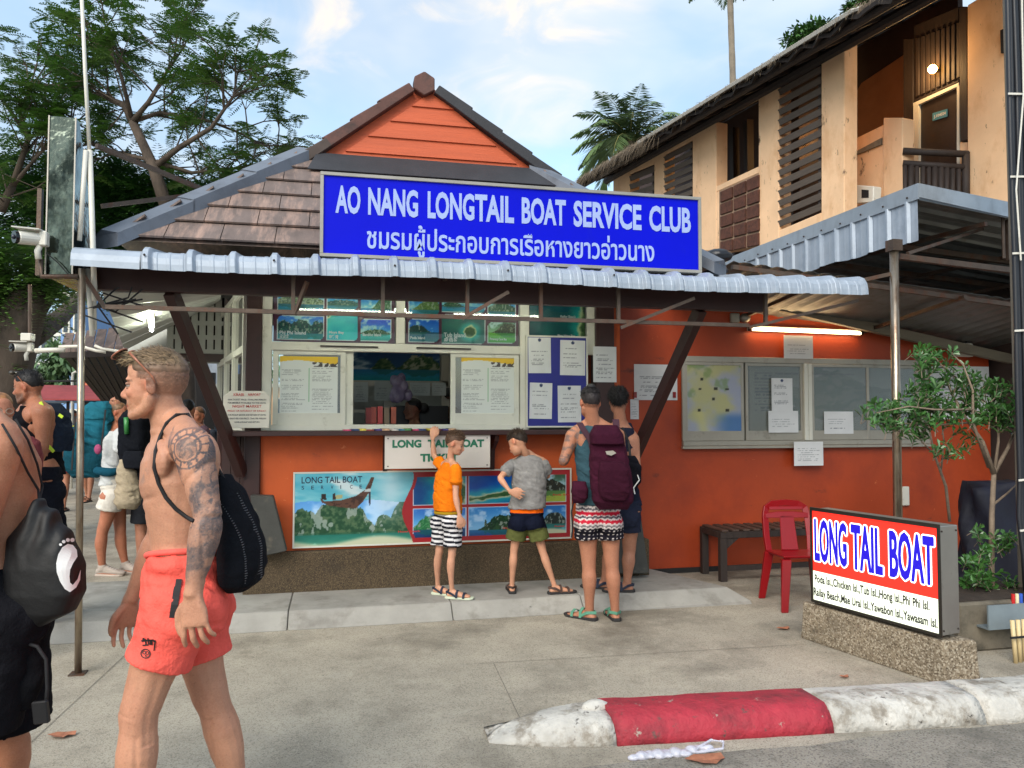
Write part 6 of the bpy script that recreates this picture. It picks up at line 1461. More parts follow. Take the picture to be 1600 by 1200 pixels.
# ================================================================== FAR LEFT STREET
M_PALE = mat('pale_wall', (182, 190, 198), .7, var=.12, scale=1, dirt=((130, 140, 150), .5, .8, 1.5, (1, 1, 1))); M_BLUEW = mat('blue_wall', (112, 146, 190), .7, var=.15, scale=1)
M_PANEG = mat('dark_glass', (46, 62, 74), .15, var=.3, scale=2)
def far_building(label, px0, px1, ytop, D, storeys, m, cols=4, depth=6, name='shop_building'):
    a, b = aD(px0, 650, D), aD(px1, 650, D); top = aD((px0 + px1) / 2, ytop, D).z
    u = (b - a); u.z = 0; w = u.length; u.normalize(); n = Vector((u.y, -u.x, 0))   # n towards camera
    if n.dot(E0 - a) < 0: n = -n
    g = Vector((a.x, a.y, 0)); t = thing(name, label, 'building', tuple(g + u * w / 2))
    P = lambda s, z, o=0.: g + u * s + UZ * z + n * o
    MB().hexa([P(0, 0), P(w, 0), P(w, 0, -depth), P(0, 0, -depth), P(0, top), P(w, top), P(w, top, -depth), P(0, top, -depth)]).build('wall', m, t)
    sh_ = top / storeys
    for k in range(storeys):
        MB().hexa([P(-.1, sh_ * (k + 1) - .15, .0), P(w + .1, sh_ * (k + 1) - .15), P(w + .1, sh_ * (k + 1) - .15, .35), P(-.1, sh_ * (k + 1) - .15, .35), P(-.1, sh_ * (k + 1)), P(w + .1, sh_ * (k + 1)), P(w + .1, sh_ * (k + 1), .35), P(-.1, sh_ * (k + 1), .35)]).build('ledge', M_ALU, t)
        for c in range(cols):
            s0, s1 = w * (c + .15) / cols, w * (c + .85) / cols; z0, z1 = sh_ * k + (.1 if k == 0 else sh_ * .3), sh_ * (k + 1) - sh_ * .2
            f = MB().hexa([P(s0, z0, -.02), P(s1, z0, -.02), P(s1, z0, .04), P(s0, z0, .04), P(s0, z1, -.02), P(s1, z1, -.02), P(s1, z1, .04), P(s0, z1, .04)]).build('window', M_ALU, t)
            MB().hexa([P(s0 + .06, z0 + .06, .0), P(s1 - .06, z0 + .06, .0), P(s1 - .06, z0 + .06, .06), P(s0 + .06, z0 + .06, .06), P(s0 + .06, z1 - .06, .0), P(s1 - .06, z1 - .06, .0), P(s1 - .06, z1 - .06, .06), P(s0 + .06, z1 - .06, .06)]).build('pane', M_PANEG, f)
    return t
far_building('pale blue glazed shop block far down the left street', 88, 250, 520, 30, 2, M_PALE, 6)
far_building('white three storey building behind the street tree far left', -60, 86, 500, 42, 3, M_PALE, 5)
far_building('light blue tower block behind the rusty pole', 92, 126, 458, 24, 3, M_BLUEW, 2)
far_building('long low cream shop row beyond the booth, mostly hidden', 250, 700, 600, 34, 1, M_CREAM, 8)
far_building('grey shop row at the far left picture edge', -420, -62, 560, 26, 2, M_SOFFIT, 6)
# pavilion with a brown roof seen from below
pv = thing('pavilion', 'brown roofed open pavilion between the street and the tattooed man', 'pavilion', (aD(210, 700, 11).x, aD(210, 700, 11).y, 0))
D5 = 11.0
q = [aD(100, 556, D5), aD(240, 556, D5), aD(240, 672, D5 - 2.2), aD(190, 655, D5 - 2.2)]
qa = [aD(96, 553, D5), aD(215, 556, D5), aD(245, 665, D5 + 2.6), aD(178, 650, D5 + 2.6)]
for k in range(9):
    t0_, t1_ = k / 9, (k + 1) / 9 - .02
    MB().slab([qa[0].lerp(qa[1], t0_), qa[0].lerp(qa[1], t1_), qa[3].lerp(qa[2], t1_), qa[3].lerp(qa[2], t0_)], (0, 0, .06)).build('ceiling_plank', M_DARKWOOD, pv)
MB().slab([aD(92, 552, D5 - .05), aD(190, 545, D5 - .05), aD(190, 556, D5 - .05), aD(94, 559, D5 - .05)], (0, .1, 0)).build('fascia', M_DARKWOOD, pv)
for k in range(6):
    MB().slab([aD(94 + k * 17, 551 - k, D5), aD(110 + k * 17, 550 - k, D5), aD(116 + k * 17, 524 - k * 2, D5 + 1.2), aD(102 + k * 17, 524 - k * 2, D5 + 1.2)], (0, 0, .04)).build('roof_tile', M_TILE, pv)
for px in (208, 246):
    p = aD(px, 700, 12.6); MB().bar((p.x, p.y, 0), (p.x, p.y, 2.5), .14).build('post', M_DARKWOOD, pv)
B((aD(205, 700, 13.8).x, aD(205, 700, 13.8).y, 0), (aD(330, 700, 13.8).x, aD(205, 700, 13.8).y + .1, 2.4), 'back_wall', M_VOID, pv)
rt_ = thing('tiled_kiosk', 'little kiosk with bright orange tiled roof far behind the pole', 'kiosk', (aD(150, 700, 19).x, aD(150, 700, 19).y, 0))
M_OT = mat('orange_roof_tile', (206, 116, 80), .7, var=.25, scale=8)
for k in range(9):
    for r_ in range(3):
        x = 131 + k * 4.3 + r_ * 1.2; MB().ball(aD(x, 609 - r_ * 7, 19 + r_ * .2), (.05, .1, .06), 8, 5).build('tile', M_OT, rt_, smooth=True)
MB().slab([aD(129, 612, 19), aD(172, 612, 19), aD(160, 592, 19.8), aD(138, 592, 19.8)], (0, .0, .02)).build('roof', M_OT, rt_)
MB().slab([aD(129, 613, 19), aD(176, 613, 19), aD(176, 618, 19), aD(129, 618, 19)], (0, .3, 0)).build('fascia', M_DARKWOOD, rt_)
MB().slab([aD(132, 618.5, 19.2), aD(172, 618.5, 19.2), aD(172, 700, 19.2), aD(132, 700, 19.2)], (0, 2, 0)).build('dark_shopfront', M_VOID, rt_)
# a street lamp, cables and stalls
sl_ = thing('street_lamp', 'thin pale street lamp with curved arm far left of pole', 'street lamp', (aD(113, 700, 17).x, aD(113, 700, 17).y, 0))
MB().tube([Vector((aD(113, 700, 17).x, aD(113, 700, 17).y, 0)), aD(113, 600, 17), aD(114, 583, 17), aD(120, 580, 17), aD(125, 582, 17)], .03, 8).build('post', M_WHITE, sl_, smooth=True)
ow = thing('overhead_cable', 'black cable crossing the far left street at head height', 'cable', tuple(aD(0, 590, 14)))
MB().tube([aD(-60, 592, 14), aD(50, 596, 14), aD(130, 595, 14), aD(215, 590, 14)], .018, 6).build('cable', M_BLACK, ow)
for k, (px, py, D, c_, lab) in enumerate(((60, 640, 18, (60, 70, 80), 'dark stall table with goods far left'), (118, 655, 15, (150, 60, 60), 'small red covered stall far left behind the walkers'), (165, 660, 16, (70, 110, 150), 'small blue covered stall behind the white shorts woman'))):
    p = aD(px, py, D); t = thing('market_stall', lab, 'stall', (p.x, p.y, 0))
    B((p.x - .8, p.y, .75), (p.x + .8, p.y + .6, .82), 'table_top', mat('stall_%d' % k, c_, .7, var=.2), t)
    for sx in (-.75, .7):
        B((p.x + sx, p.y, 0), (p.x + sx + .05, p.y + .05, 1.9), 'leg', M_DARKWOOD, t)
    MB().slab([(p.x - .9, p.y - .2, 1.9), (p.x + .9, p.y - .2, 1.9), (p.x + .9, p.y + .8, 2.2), (p.x - .9, p.y + .8, 2.2)], (0, 0, .03)).build('cover', mat('stall_%d' % k, c_), t)
    for i in range(5): MB().ball((p.x - .6 + i * .3, p.y + .3, .90), (.12, .1, .1), 8, 5).build('goods', mat('goods_%d' % (i % 3), ((180, 150, 90), (90, 110, 150), (170, 80, 80))[i % 3], .7, var=.3), t)
# far tree line closing the horizon
lv = Leaves()
for i in range(9000):
    px = rnd.uniform(-500, 2100); D = rnd.uniform(60, 80); p = aD(px, 650, D); p.z = abs(rnd.gauss(0, 1)) * 2.6 + .3 * math.sin(px * .03) + rnd.uniform(0, 1.8)
    lv.leaf(p, rv(1), UZ, 1.1, .7)
o = lv.build('far_treeline', M_FLD); tag(o, 'distant dark green tree line closing the street', 'trees', kind='stuff')
# ================================================================== PEOPLE
CF = Vector((math.sin(YAW), math.cos(YAW), 0)); CR = Vector((math.cos(YAW), -math.sin(YAW), 0))
M_SKIN = mat('skin', (255, 255, 255), .52, var=.09, scale=16, attr=True, sss=.08, bump=.22, bscale=150, spec=.32, speck=((150, 96, 74), (206, 156, 128), 210, .13))
M_CLOTH = mat('fabric', (255, 255, 255), .95, var=.10, scale=11, attr=True, bump=.35, bscale=110, bump2=(.35, 24), spec=.08)
M_HAIR = mat('hair', (255, 255, 255), .55, var=.15, scale=60, attr=True, spec=.4)
M_EYEW = mat('eye_white', (138, 126, 116), .2, var=0); M_IRIS = mat('iris', (40, 34, 30), .15, var=0)
def basis(d, ref):
    d = d.normalized(); a = ref - d * ref.dot(d); a = a.normalized() if a.length > 1e-5 else d.orthogonal().normalized(); return a, d.cross(a)
def ering(c, a, ra, b, rb, n=22, p=2.0):
    out = []
    for i in range(n):
        t = 2 * math.pi * i / n; ct, st_ = math.cos(t), math.sin(t)
        out.append(c + a * ra * math.copysign(abs(ct) ** (2 / p), ct) + b * rb * math.copysign(abs(st_) ** (2 / p), st_))
    return out
def ellip(mb, c, ax, r, nu=16, nv=10):
    """ellipsoid with axes ax = (a, b, c vectors), radii r"""
    rings = []
    for i in range(nv + 1):
        t = math.pi * i / nv; s = max(math.sin(t), .02)
        rings.append([c + ax[0] * r[0] * s * math.cos(2 * math.pi * j / nu) + ax[1] * r[1] * s * math.sin(2 * math.pi * j / nu) - ax[2] * r[2] * math.cos(t) for j in range(nu)])
    mb.loft(rings)
def limbv(mb, pts, rad, ref=None, flat=1.0, n=16):
    """tapered limb through pts with many radii, spline-sampled; rounded ends"""
    P = [Vector(p) for p in pts]; m = 6 * (len(P) - 1) + 1; rings = []
    def cr(t):
        k = min(int(t), len(P) - 2); f = t - k
        p0, p1, p2, p3 = P[max(k - 1, 0)], P[k], P[k + 1], P[min(k + 2, len(P) - 1)]
        return p1.lerp(p2, f) if len(P) == 2 else 0.5 * ((2 * p1) + (p2 - p0) * f + (2 * p0 - 5 * p1 + 4 * p2 - p3) * f * f + (3 * p1 - p0 - 3 * p2 + p3) * f ** 3)
    S = [cr((len(P) - 1) * i / (m - 1)) for i in range(m)]
    ref = ref or (S[-1] - S[0]).orthogonal()
    a0 = None
    for i, p in enumerate(S):
        d = (S[min(i + 1, m - 1)] - S[max(i - 1, 0)]).normalized()
        a, b = basis(d, a0 or ref); a0 = a
        u = i / (m - 1) * (len(rad) - 1); k = min(int(u), len(rad) - 2); f = u - k; f = f * f * (3 - 2 * f); r = rad[k] * (1 - f) + rad[k + 1] * f
        if i == 0: rings.append(ering(p - d * r * .55, a, r * .5, b, r * .5 * flat, n))
        rings.append(ering(p, a, r, b, r * flat, n))
        if i == m - 1: rings.append(ering(p + d * r * .55, a, r * .5, b, r * .5 * flat, n))
    mb.loft(rings)
def voxel(mb, name, vox, smooth=4, parent=None, material=None, paint=None, disp=None, up=None):
    """merge overlapping volumes into ONE continuous surface, smooth it, then displace and paint it"""
    me0 = mb.mesh('tmp', []); o = bpy.data.objects.new('tmp', me0); C.objects.link(o)
    bm = bmesh.new(); bm.from_mesh(me0); bmesh.ops.recalc_face_normals(bm, faces=bm.faces); bm.to_mesh(me0); bm.free()
    r = o.modifiers.new('r', 'REMESH'); r.mode = 'VOXEL'; r.voxel_size = vox
    if smooth: s = o.modifiers.new('s', 'SMOOTH'); s.factor = .5; s.iterations = smooth
    bpy.context.view_layer.update()
    me = bpy.data.meshes.new_from_object(o.evaluated_get(bpy.context.evaluated_depsgraph_get()))
    bpy.data.objects.remove(o); bpy.data.meshes.remove(me0); me.name = name; me.materials.clear()
    n = len(me.vertices); co = np.empty(n * 3, np.float32); me.vertices.foreach_get('co', co); co = co.reshape(-1, 3).astype(float)
    nv = np.empty(n * 3, np.float32); me.vertex_normals.foreach_get('vector', nv); nv = nv.reshape(-1, 3).astype(float)
    if disp is not None:
        co = co + disp(co, nv); me.vertices.foreach_set('co', co.astype(np.float32).ravel())
    if paint is not None:
        c = paint(co, nv) if callable(paint) else np.tile(np.array(paint, float), (n, 1)); set_paint(me, lin(np.clip(c, 0, 255)))
    me.materials.append(material or M_SKIN); me.polygons.foreach_set('use_smooth', [True] * len(me.polygons)); me.update()
    return link(name, me, parent)
def n3(co, s, seed=0):
    return (fbm(co[:, 0] * s + co[:, 2] * s * .73, co[:, 2] * s - co[:, 1] * s * .6, seed, 3) + fbm(co[:, 1] * s + 5, co[:, 2] * s * 1.1 + co[:, 0] * s * .3, seed + 5, 3)) - 1
def near(co, p, r): return np.exp(-(np.linalg.norm(co - np.array(p), axis=1) / r) ** 2)
def segd(co, a, b):
    a, b = np.array(a), np.array(b); ab = b - a; t = np.clip(((co - a) @ ab) / (ab @ ab), 0, 1); return np.linalg.norm(co - (a + t[:, None] * ab), axis=1), t
def mixc(c, m, col): m = np.clip(m, 0, 1)[:, None]; return c * (1 - m) + np.asarray(col, float) * m
def folds(direction, amp, freq, seed=0, vert=0.0):
    d = np.array(Vector(direction).normalized())
    def f(co, nv):
        s = co @ d; w = n3(co, 7, seed) * 2.2
        h = np.sin(s * freq + w * 5) * .6 + np.sin(s * freq * .47 + w * 7 + 1.7) * .6 + n3(co, 22, seed + 3) * .9
        return nv * (h * amp)[:, None]
    return f
def hand(mb, wrist, along, back, S=1.0, curl=.35, spread=.18, thumb=1, point=None):
    """palm, four unequal fingers with two bends and a thumb off the side; back = outward normal of the back of the hand"""
    a = along.normalized(); b = (back - a * back.dot(a)).normalized(); s = a.cross(b) * thumb   # s: thumb side
    k = .088 * S
    rings = []
    for t, w, th in ((-.12, .026, .020), (.15, .030, .017), (.5, .040, .016), (.85, .043, .0145), (1.02, .040, .012)):
        rings.append(ering(wrist + a * k * t, s, w * S, b, th * S, 16, 2.6))
    mb.loft(rings)
    for i, (off_, ln, r) in enumerate(((.032, .072, .0088), (.011, .080, .0092), (-.011, .074, .0086), (-.031, .058, .0078))):
        base = wrist + a * k * (.95 - .05 * (i == 3)) + s * off_ * S; c_ = curl * (1 + .22 * i) if not (point and i == 0) else .08
        d = (a + s * spread * (1.2 - i) * .8).normalized(); p = [base - a * .012 * S]; cur = base
        for j, (fr_, cu) in enumerate(((.45, .35), (.30, 1.0), (.25, .8))):
            d = (d * math.cos(c_ * cu) - b * math.sin(c_ * cu)).normalized(); cur = cur + d * ln * S * fr_; p.append(cur)
        limbv(mb, p, [r * S * 1.08, r * S * 1.0, r * S * .98, r * S * .92, r * S * .8], n=10)
    base = wrist + a * k * .28 + s * .026 * S - b * .004 * S; d = (a * .75 + s * .75 - b * .2).normalized()
    limbv(mb, [base - d * .01 * S, base + d * .034 * S, base + (d * .5 + a * .5) .normalized() * .066 * S + s * .006 * S, base + (d * .3 + a * .7).normalized() * .090 * S + s * .004 * S], [.013 * S, .0125 * S, .0105 * S, .0085 * S], n=10)
def foot_vol(mb, ankle, toe, S=1.0, h=.0):
    d = (toe - ankle); d.z = 0; L = d.length; d.normalize(); s = d.cross(UZ)
    heel = ankle - d * .05 * S; g = min(ankle.z, toe.z)
    rings = []
    for t, w, z, hh in ((-.055, .020, .030, .022), (-.03, .032, .034, .032), (.02, .034, .045, .044), (.08, .038, .036, .034), (.14, .046, .026, .022), (.19, .044, .020, .016), (.215, .030, .016, .012)):
        rings.append(ering(Vector((ankle.x, ankle.y, h + z * S)) + d * t * S, s, w * S, UZ, hh * S, 16, 2.4))
    mb.loft(rings)
def head_vol(mb, c, f, u, S=1.0, chinw=1.0, nose=1.0, female=False, child=False):
    """c: point between the ears; f forward, u up"""
    f = f.normalized(); u = (u - f * u.dot(f)).normalized(); s = f.cross(u); ax = (s, f, u)
    L = lambda ss, ff, uu: c + s * ss * S + f * ff * S + u * uu * S
    def el(ss, ff, uu, r): ellip(mb, L(ss, ff, uu), ax, tuple(q * S for q in r))
    if child:
        el(0, -.008, .038, (.074, .092, .088)); el(0, .035, -.012, (.060, .056, .078)); el(0, .040, -.058, (.044, .044, .034)); el(0, .074, -.078, (.015, .014, .013))
    else:
        el(0, -.008, .034, (.076, .096, .092)); el(0, .031, -.010, (.062, .064, .085))
        el(0, .038, -.062, (.047 * chinw, .050, .046)); el(0, .074, -.096, (.022, .017, .016)); el(0, .010, -.05, (.056 * chinw, .045, .045))
        for sg in (-1, 1): limbv(mb, [L(sg * .058, -.004, -.035), L(sg * .050, .022, -.078), L(sg * .018, .072, -.098)], [.019 * S, .018 * S, .015 * S], n=10)
    cy = .082 if not child else .075; lz = -.062 if not child else -.050
    el(0, cy - .003, .022, (.050, .014, .012)); el(0, cy - .022, .05, (.052, .030, .045))
    for sg in (-1, 1):
        el(sg * .034, .066, -.020, (.020, .022, .020)); el(sg * .020, .058, -.05, (.022, .026, .028))
        # ear
        e = L(sg * .076, -.006, .0); ax2 = (s * sg, (f * .95 - u * .3).normalized(), (u * .95 + f * .3).normalized())
        ellip(mb, e + s * sg * .006 * S, ax2, (.008 * S, .019 * S, .032 * S), 12, 8)
    # nose
    k = .85 if child else 1.0
    limbv(mb, [L(0, .086, .010), L(0, .095 + .002 * nose, -.012), L(0, .086 + .021 * nose * k, -.029), L(0, .092, -.039)], [.0075 * S, .008 * S, .0098 * S, .007 * S], n=10)
    for sg in (-1, 1): el(sg * .0115, .090, -.036, (.0065, .010, .0065))
    el(0, .081, lz + .010, (.024, .012, .014)); el(0, .0865, lz, (.021, .0085, .0045)); el(0, .0855, lz - .0098, (.018, .0085, .005)); el(0, .077, lz - .02, (.022, .012, .012))
    return L, ax
def human(name, label, J, S=1.0, vox=.006, skin=(196, 150, 124), group=None, female=False, child=False, build=1.0, face=None, headup=None, hands=None, paint=None, smooth=5, waist=None, sh_w=None, parts=True, feet=True, eyes=True, belly=0.0, sculpt=None):
    """J: joints neck, chest, waist, pelvis, shL/R, elL/R, wrL/R, hipL/R, knL/R, anL/R, toL/R, head (world)"""
    t = thing(name, label, 'person', (J['pelvis'].x, J['pelvis'].y, min(J['anL'].z, J['anR'].z) - .08 * S if 0 else 0), group)
    mb = MB(); side = (J['shR'] - J['shL']); side.z *= .5; side.normalize(); hs = (J['hipR'] - J['hipL']).normalized()
    shw = (J['shR'] - J['shL']).length / 2; b = build
    fw = UZ.cross(side); fw = fw if fw.dot(face) > 0 or True else -fw
    sp_ = [J['pelvis'] - UZ * .085 * S, J['pelvis'] - UZ * .03 * S, J['pelvis'] + UZ * .05 * S, J['waist'], J['waist'].lerp(J['chest'], .5), J['chest'], J['chest'].lerp(J['neck'], .45), J['chest'].lerp(J['neck'], .80), J['neck']]
    wf = [.13, .165, .158, .135 if not female else .118, .148, .160, .150, .095, .058]; df = [.09, .112, .105, .095 + belly, .108 + belly * .3, .122, .108, .072, .055]
    if female: df[5] *= 1.03; wf[1] *= 1.05
    rings = []
    for i, p in enumerate(sp_):
        d = (sp_[min(i + 1, 8)] - sp_[max(i - 1, 0)]).normalized(); f_ = i / 8; sd_ = hs.lerp(side, min(1, f_ * 1.5)); a, b_ = basis(d, sd_)
        rings.append(ering(p, a, wf[i] * S * b, b_, df[i] * S * b, 26, 2.35))
    mb.loft(rings)
    F = face.normalized(); Fb = F.copy(); Fb = (side.cross(UZ)); Fb = Fb if Fb.dot(F) > -.3 else -Fb
    Fb.normalize()
    for sg, q in ((-1, 'L'), (1, 'R')):
        sh, el_, wr, hp, kn, an, to = (J[k + q] for k in ('sh', 'el', 'wr', 'hip', 'kn', 'an', 'to'))
        m = .85 if female else 1.0; m *= b * (.84 if child else 1)
        ci = J['chest'].lerp(J['neck'], .62)
        limbv(mb, [ci + side * sg * shw * .35, sh - UZ * .005 * S], [.052 * S * m, .060 * S * m, .058 * S * m])
        limbv(mb, [sh, sh.lerp(el_, .5), el_], [.056 * S * m, .060 * S * m, .054 * S * m, .050 * S * m, .045 * S * m, .040 * S * m, .040 * S * m])
        limbv(mb, [el_, el_.lerp(wr, .5), wr], [.040 * S * m, .046 * S * m, .045 * S * m, .039 * S * m, .032 * S * m, .027 * S * m, .0265 * S * m], flat=.92)
        limbv(mb, [J['neck'] + UZ * .035 * S, J['neck'].lerp(sh, .45) + UZ * .008 * S, sh + UZ * .004 * S], [.048 * S * m, .050 * S * m, .046 * S * m])
        if not female and not child:  # pectoral and back muscle
            ellip(mb, J['chest'].lerp(sh, .42) + Fb * .070 * S + UZ * .02 * S, basis3(side, Fb), (.085 * S * b, .034 * S, .066 * S))
            ellip(mb, J['chest'].lerp(sh, .45) - Fb * .055 * S + UZ * .01 * S, basis3(side, Fb), (.075 * S * b, .045 * S, .09 * S))
        if female: ellip(mb, J['chest'].lerp(sh, .42) + Fb * .09 * S - UZ * .01 * S, basis3(side, Fb), (.055 * S, .048 * S, .055 * S))
        ellip(mb, hp - Fb * .055 * S - UZ * .03 * S, basis3(side, Fb), (.085 * S * b, .075 * S * b, .085 * S))
        lm = b * (1.04 if female else 1) * (.80 if child else 1)
        limbv(mb, [hp, hp.lerp(kn, .5) + Fb * .008 * S, kn], [.092 * S * lm, .091 * S * lm, .084 * S * lm, .075 * S * lm, .066 * S * lm, .060 * S * lm, .056 * S * lm])
        limbv(mb, [kn, kn.lerp(an, .4) - Fb * .014 * S, an], [.056 * S * lm, .054 * S * lm, .060 * S * lm, .056 * S * lm, .045 * S * lm, .037 * S * lm, .036 * S * lm])
        ellip(mb, kn + Fb * .022 * S, basis3(side, Fb), (.036 * S * lm, .028 * S, .042 * S))
        if hands and hands.get(q): hand(mb, wr, **hands[q], S=S * (1.0 if not female else .92))
        else: hand(mb, wr, (wr - el_), side * sg + Fb * .2, S=S * .92, curl=.4, thumb=-sg)
        if feet: limbv(mb, [an, an - UZ * .03 * S], [.036 * S * lm, .034 * S * lm]); foot_vol(mb, an, to, S * (1 if not child else .95), min(an.z, 9) - .085 * S)
    hu = headup or UZ; hf = face
    f_ = hf.normalized(); u_ = (hu - f_ * hu.dot(f_)).normalized()
    Sh = S * (.96 if not child else 1.12)
    hc = J['head']; nb = hc - u_ * .055 * Sh - f_ * .018 * Sh
    limbv(mb, [nb + u_ * .03 * Sh, nb.lerp(J['neck'], .5), J['neck'] - UZ * .03 * S], [.052 * S * (b if not child else .7), .053 * S * (b if not child else .7), .058 * S * (b if not child else .7), .072 * S * (b if not child else .75)])
    L, ax = head_vol(mb, hc, f_, u_, Sh, child=child, female=female)
    lz = -.062 if not child else -.050
    eyp = [L(sg * .031, .0800 if not child else .073, .002) for sg in (-1, 1)]
    def disp(co, nv):
        d = np.zeros_like(co)
        for e in eyp:
            w = near(co, e + ax[1] * .004 * Sh, .0155 * Sh); d -= np.array(ax[1]) * (w * .0105 * Sh)[:, None]
        # mouth line, ear bowl
        ml = L(0, .098, lz - .005); w = np.exp(-(((co - np.array(ml)) @ np.array(ax[2])) / (.0016 * Sh)) ** 2) * (np.abs((co - np.array(ml)) @ np.array(ax[0])) < .021 * Sh) * (np.linalg.norm(co - np.array(ml), axis=1) < .03 * Sh)
        d -= np.array(ax[1]) * (w * .0025 * Sh)[:, None]
        for sg in (-1, 1):
            e = L(sg * .094, .0, .004); w = near(co, e, .011 * Sh); d -= np.array(ax[0]) * sg * (w * .006 * Sh)[:, None]
        d += nv * (.0022 * S * n3(co, 11, 17) + .0010 * S * n3(co, 34, 27))[:, None] * (np.linalg.norm(co - np.array(hc), axis=1) > .17)[:, None]
        if sculpt: d += sculpt(co, nv)
        return d
    sk = np.array(skin, float) * (.88, .82, .78)
    def pt(co, nv):
        c = np.tile(sk, (len(co), 1)); c = c * (1 + .10 * n3(co, 9, 3))[:, None]
        c = mixc(c, .3 * near(co, L(0, .105, -.03), .03 * Sh), sk * (1.02, .85, .82)); 
        for sg in (-1, 1): c = mixc(c, .45 * near(co, L(sg * .04, .07, -.025), .03 * Sh), sk * (1.03, .86, .82)); c = mixc(c, .6 * near(co, L(sg * .085, 0, 0), .03 * Sh), sk * (1.05, .78, .72))
        p = co - np.array(L(0, .09, lz - .004)); a = p @ np.array(ax[0]); u2 = p @ np.array(ax[2]); f2 = p @ np.array(ax[1])
        c = mixc(c, ((np.abs(a) < .022 * Sh) & (np.abs(u2) < .0095 * Sh * (1 - (a / (.024 * Sh)) ** 2)) & (f2 > -.02)) * .7, sk * (.92, .62, .60))
        for e in eyp:
            p = co - np.array(e); a = p @ np.array(ax[0]); u2 = p @ np.array(ax[2]); f2 = p @ np.array(ax[1])
            c = mixc(c, ((np.abs(a) < .020 * Sh) & (np.abs(u2 - .019 * Sh + a * a * 12) < .0036 * Sh) & (f2 > -.03)) * .45, sk * .5)
            c = mixc(c, .35 * near(co, e, .014 * Sh), sk * .6)
        if paint: c = paint(co, nv, c, L, ax, Sh)
        return c
    body = voxel(mb, 'body', vox, smooth, t, M_SKIN, pt, disp)
    if eyes:
        for e in eyp:
            ey = MB().ball(e - ax[1] * .0055 * Sh, .0112 * Sh, 14, 10).build('eye', M_EYEW, t, smooth=True)
            MB().ball(e + ax[1] * (-.0002) * Sh, .0078 * Sh, 10, 6).build('iris', M_IRIS, ey, smooth=True)
            lid = MB(); ellip(lid, e - ax[1] * .004 * Sh + ax[2] * .0062 * Sh, ax, (.0145 * Sh, .0125 * Sh, .0070 * Sh), 12, 8); ellip(lid, e - ax[1] * .005 * Sh - ax[2] * .0078 * Sh, ax, (.0140 * Sh, .0118 * Sh, .0050 * Sh), 12, 8); lo = lid.build('eyelid', M_SKIN, ey, smooth=True); set_paint(lo.data, np.tile(lin(sk * .80), (len(lo.data.vertices), 1)))
    return t, L, ax, Sh
def basis3(side, F):
    s = side.normalized(); f = (F - s * F.dot(s)).normalized(); return (s, f, s.cross(f))
def hair_cap(t, L, ax, Sh, col, vox=.005, style='short', tips=None, n_str=1400, length=.03, child=False, back=-.055, front=.05, seed=1, col2=None, strand_dir=None, name='hair', thick=.0, edge=.0):
    mb = MB(); s, f, u = ax
    top = (0, -.008, .038) if child else (0, -.008, .036)
    ellip(mb, L(0, top[1], top[2] + .004), ax, tuple(q * Sh for q in ((.0778 + thick, .0975 + thick, .092 + thick) if not child else (.0765, .0945, .0895))), 24, 16)
    if style == 'long': limbv(mb, [L(0, -.05, .03), L(0, -.085, -.06), L(0, -.085, -.13)], [.075 * Sh, .07 * Sh, .05 * Sh])
    c0 = np.array(L(0, 0, 0)); S3 = np.array(s), np.array(f), np.array(u)
    def disp(co, nv):
        p = co - c0; fs = p @ S3[1] / Sh; us = p @ S3[2] / Sh; ss = np.abs(p @ S3[0]) / Sh
        # hairline: pull inside the skull where there should be none
        line = np.where(fs > 0, .052 + .25 * fs * (fs > 0) * .6, .052 - (-fs) * 1.15 * 1.0); line = np.maximum(line, back)
        if style == 'long': line = np.where(fs < .01, -.2, .045 + .3 * np.maximum(fs, 0))
        inn = sstep(line + .004, line - .022, us) ; ed = -(inn * (.0065 + thick * 1.2) * Sh)
        return nv * (ed + .0022 * n3(co, 60, seed) * (1 - inn))[:, None]
    cc = np.array(col, float); c2 = np.array(col2 if col2 is not None else cc * .8)
    def pt(co, nv):
        p = co - c0; us = p @ S3[2] / Sh; c = np.tile(cc, (len(co), 1)); m = sstep(.10, .04, us); c = c * (1 - m[:, None]) + c2 * m[:, None]
        return c * (1 + .5 * n3(co * (1, 1, .5), 70, seed))[:, None]
    h = voxel(mb, name, vox, 2, t, M_HAIR, pt, disp)
    if n_str:
        rr = random.Random(seed); me = h.data; V = me.vertices; N = len(V); lv = MB(); cols = []
        Pc = L(0, 0, 0)
        for k in range(n_str):
            v = V[rr.randrange(N)]; p = v.co; q = p - Pc; us = q.dot(u) / Sh; fs = q.dot(f) / Sh
            lim = (.052 + .15 * max(fs, 0) if fs > 0 else max(.052 + fs * 1.15, back)) + (.0)
            if us < lim + edge: continue
            ln = length * Sh * rr.uniform(.5, 1.2) * (1.0 if us > .08 or style == 'curly' else .35)
            nrm = v.normal; d = (nrm * (.5 if style != 'swept' else .35) + (strand_dir if strand_dir is not None else f * .3) * (1 if us > .07 else .2) + Vector((rr.gauss(0, .3), rr.gauss(0, .3), rr.gauss(0, .3)))).normalized()
            w = d.cross(nrm); w = (w.normalized() if w.length > 1e-4 else s) * .0011 * Sh; p2 = p + d * ln * .6; p3 = p + (d * .9 + f * .15 - u * .1).normalized() * ln
            lv.add([p - w, p + w, p2 + w * .8, p2 - w * .8, p3], [(0, 1, 2, 3), (3, 2, 4)]); g = rr.uniform(.75, 1.35); cols += [np.clip((cc if us > .07 else c2) * g * (.85 if i < 2 else 1), 0, 255) for i in range(5)]
        if lv.v:
            o = lv.build('hair_strands', M_HAIR, t); o.parent = h; o.location = (0, 0, 0); set_paint(o.data, lin(np.array(cols))); o['kind'] = 'stuff'
    return h
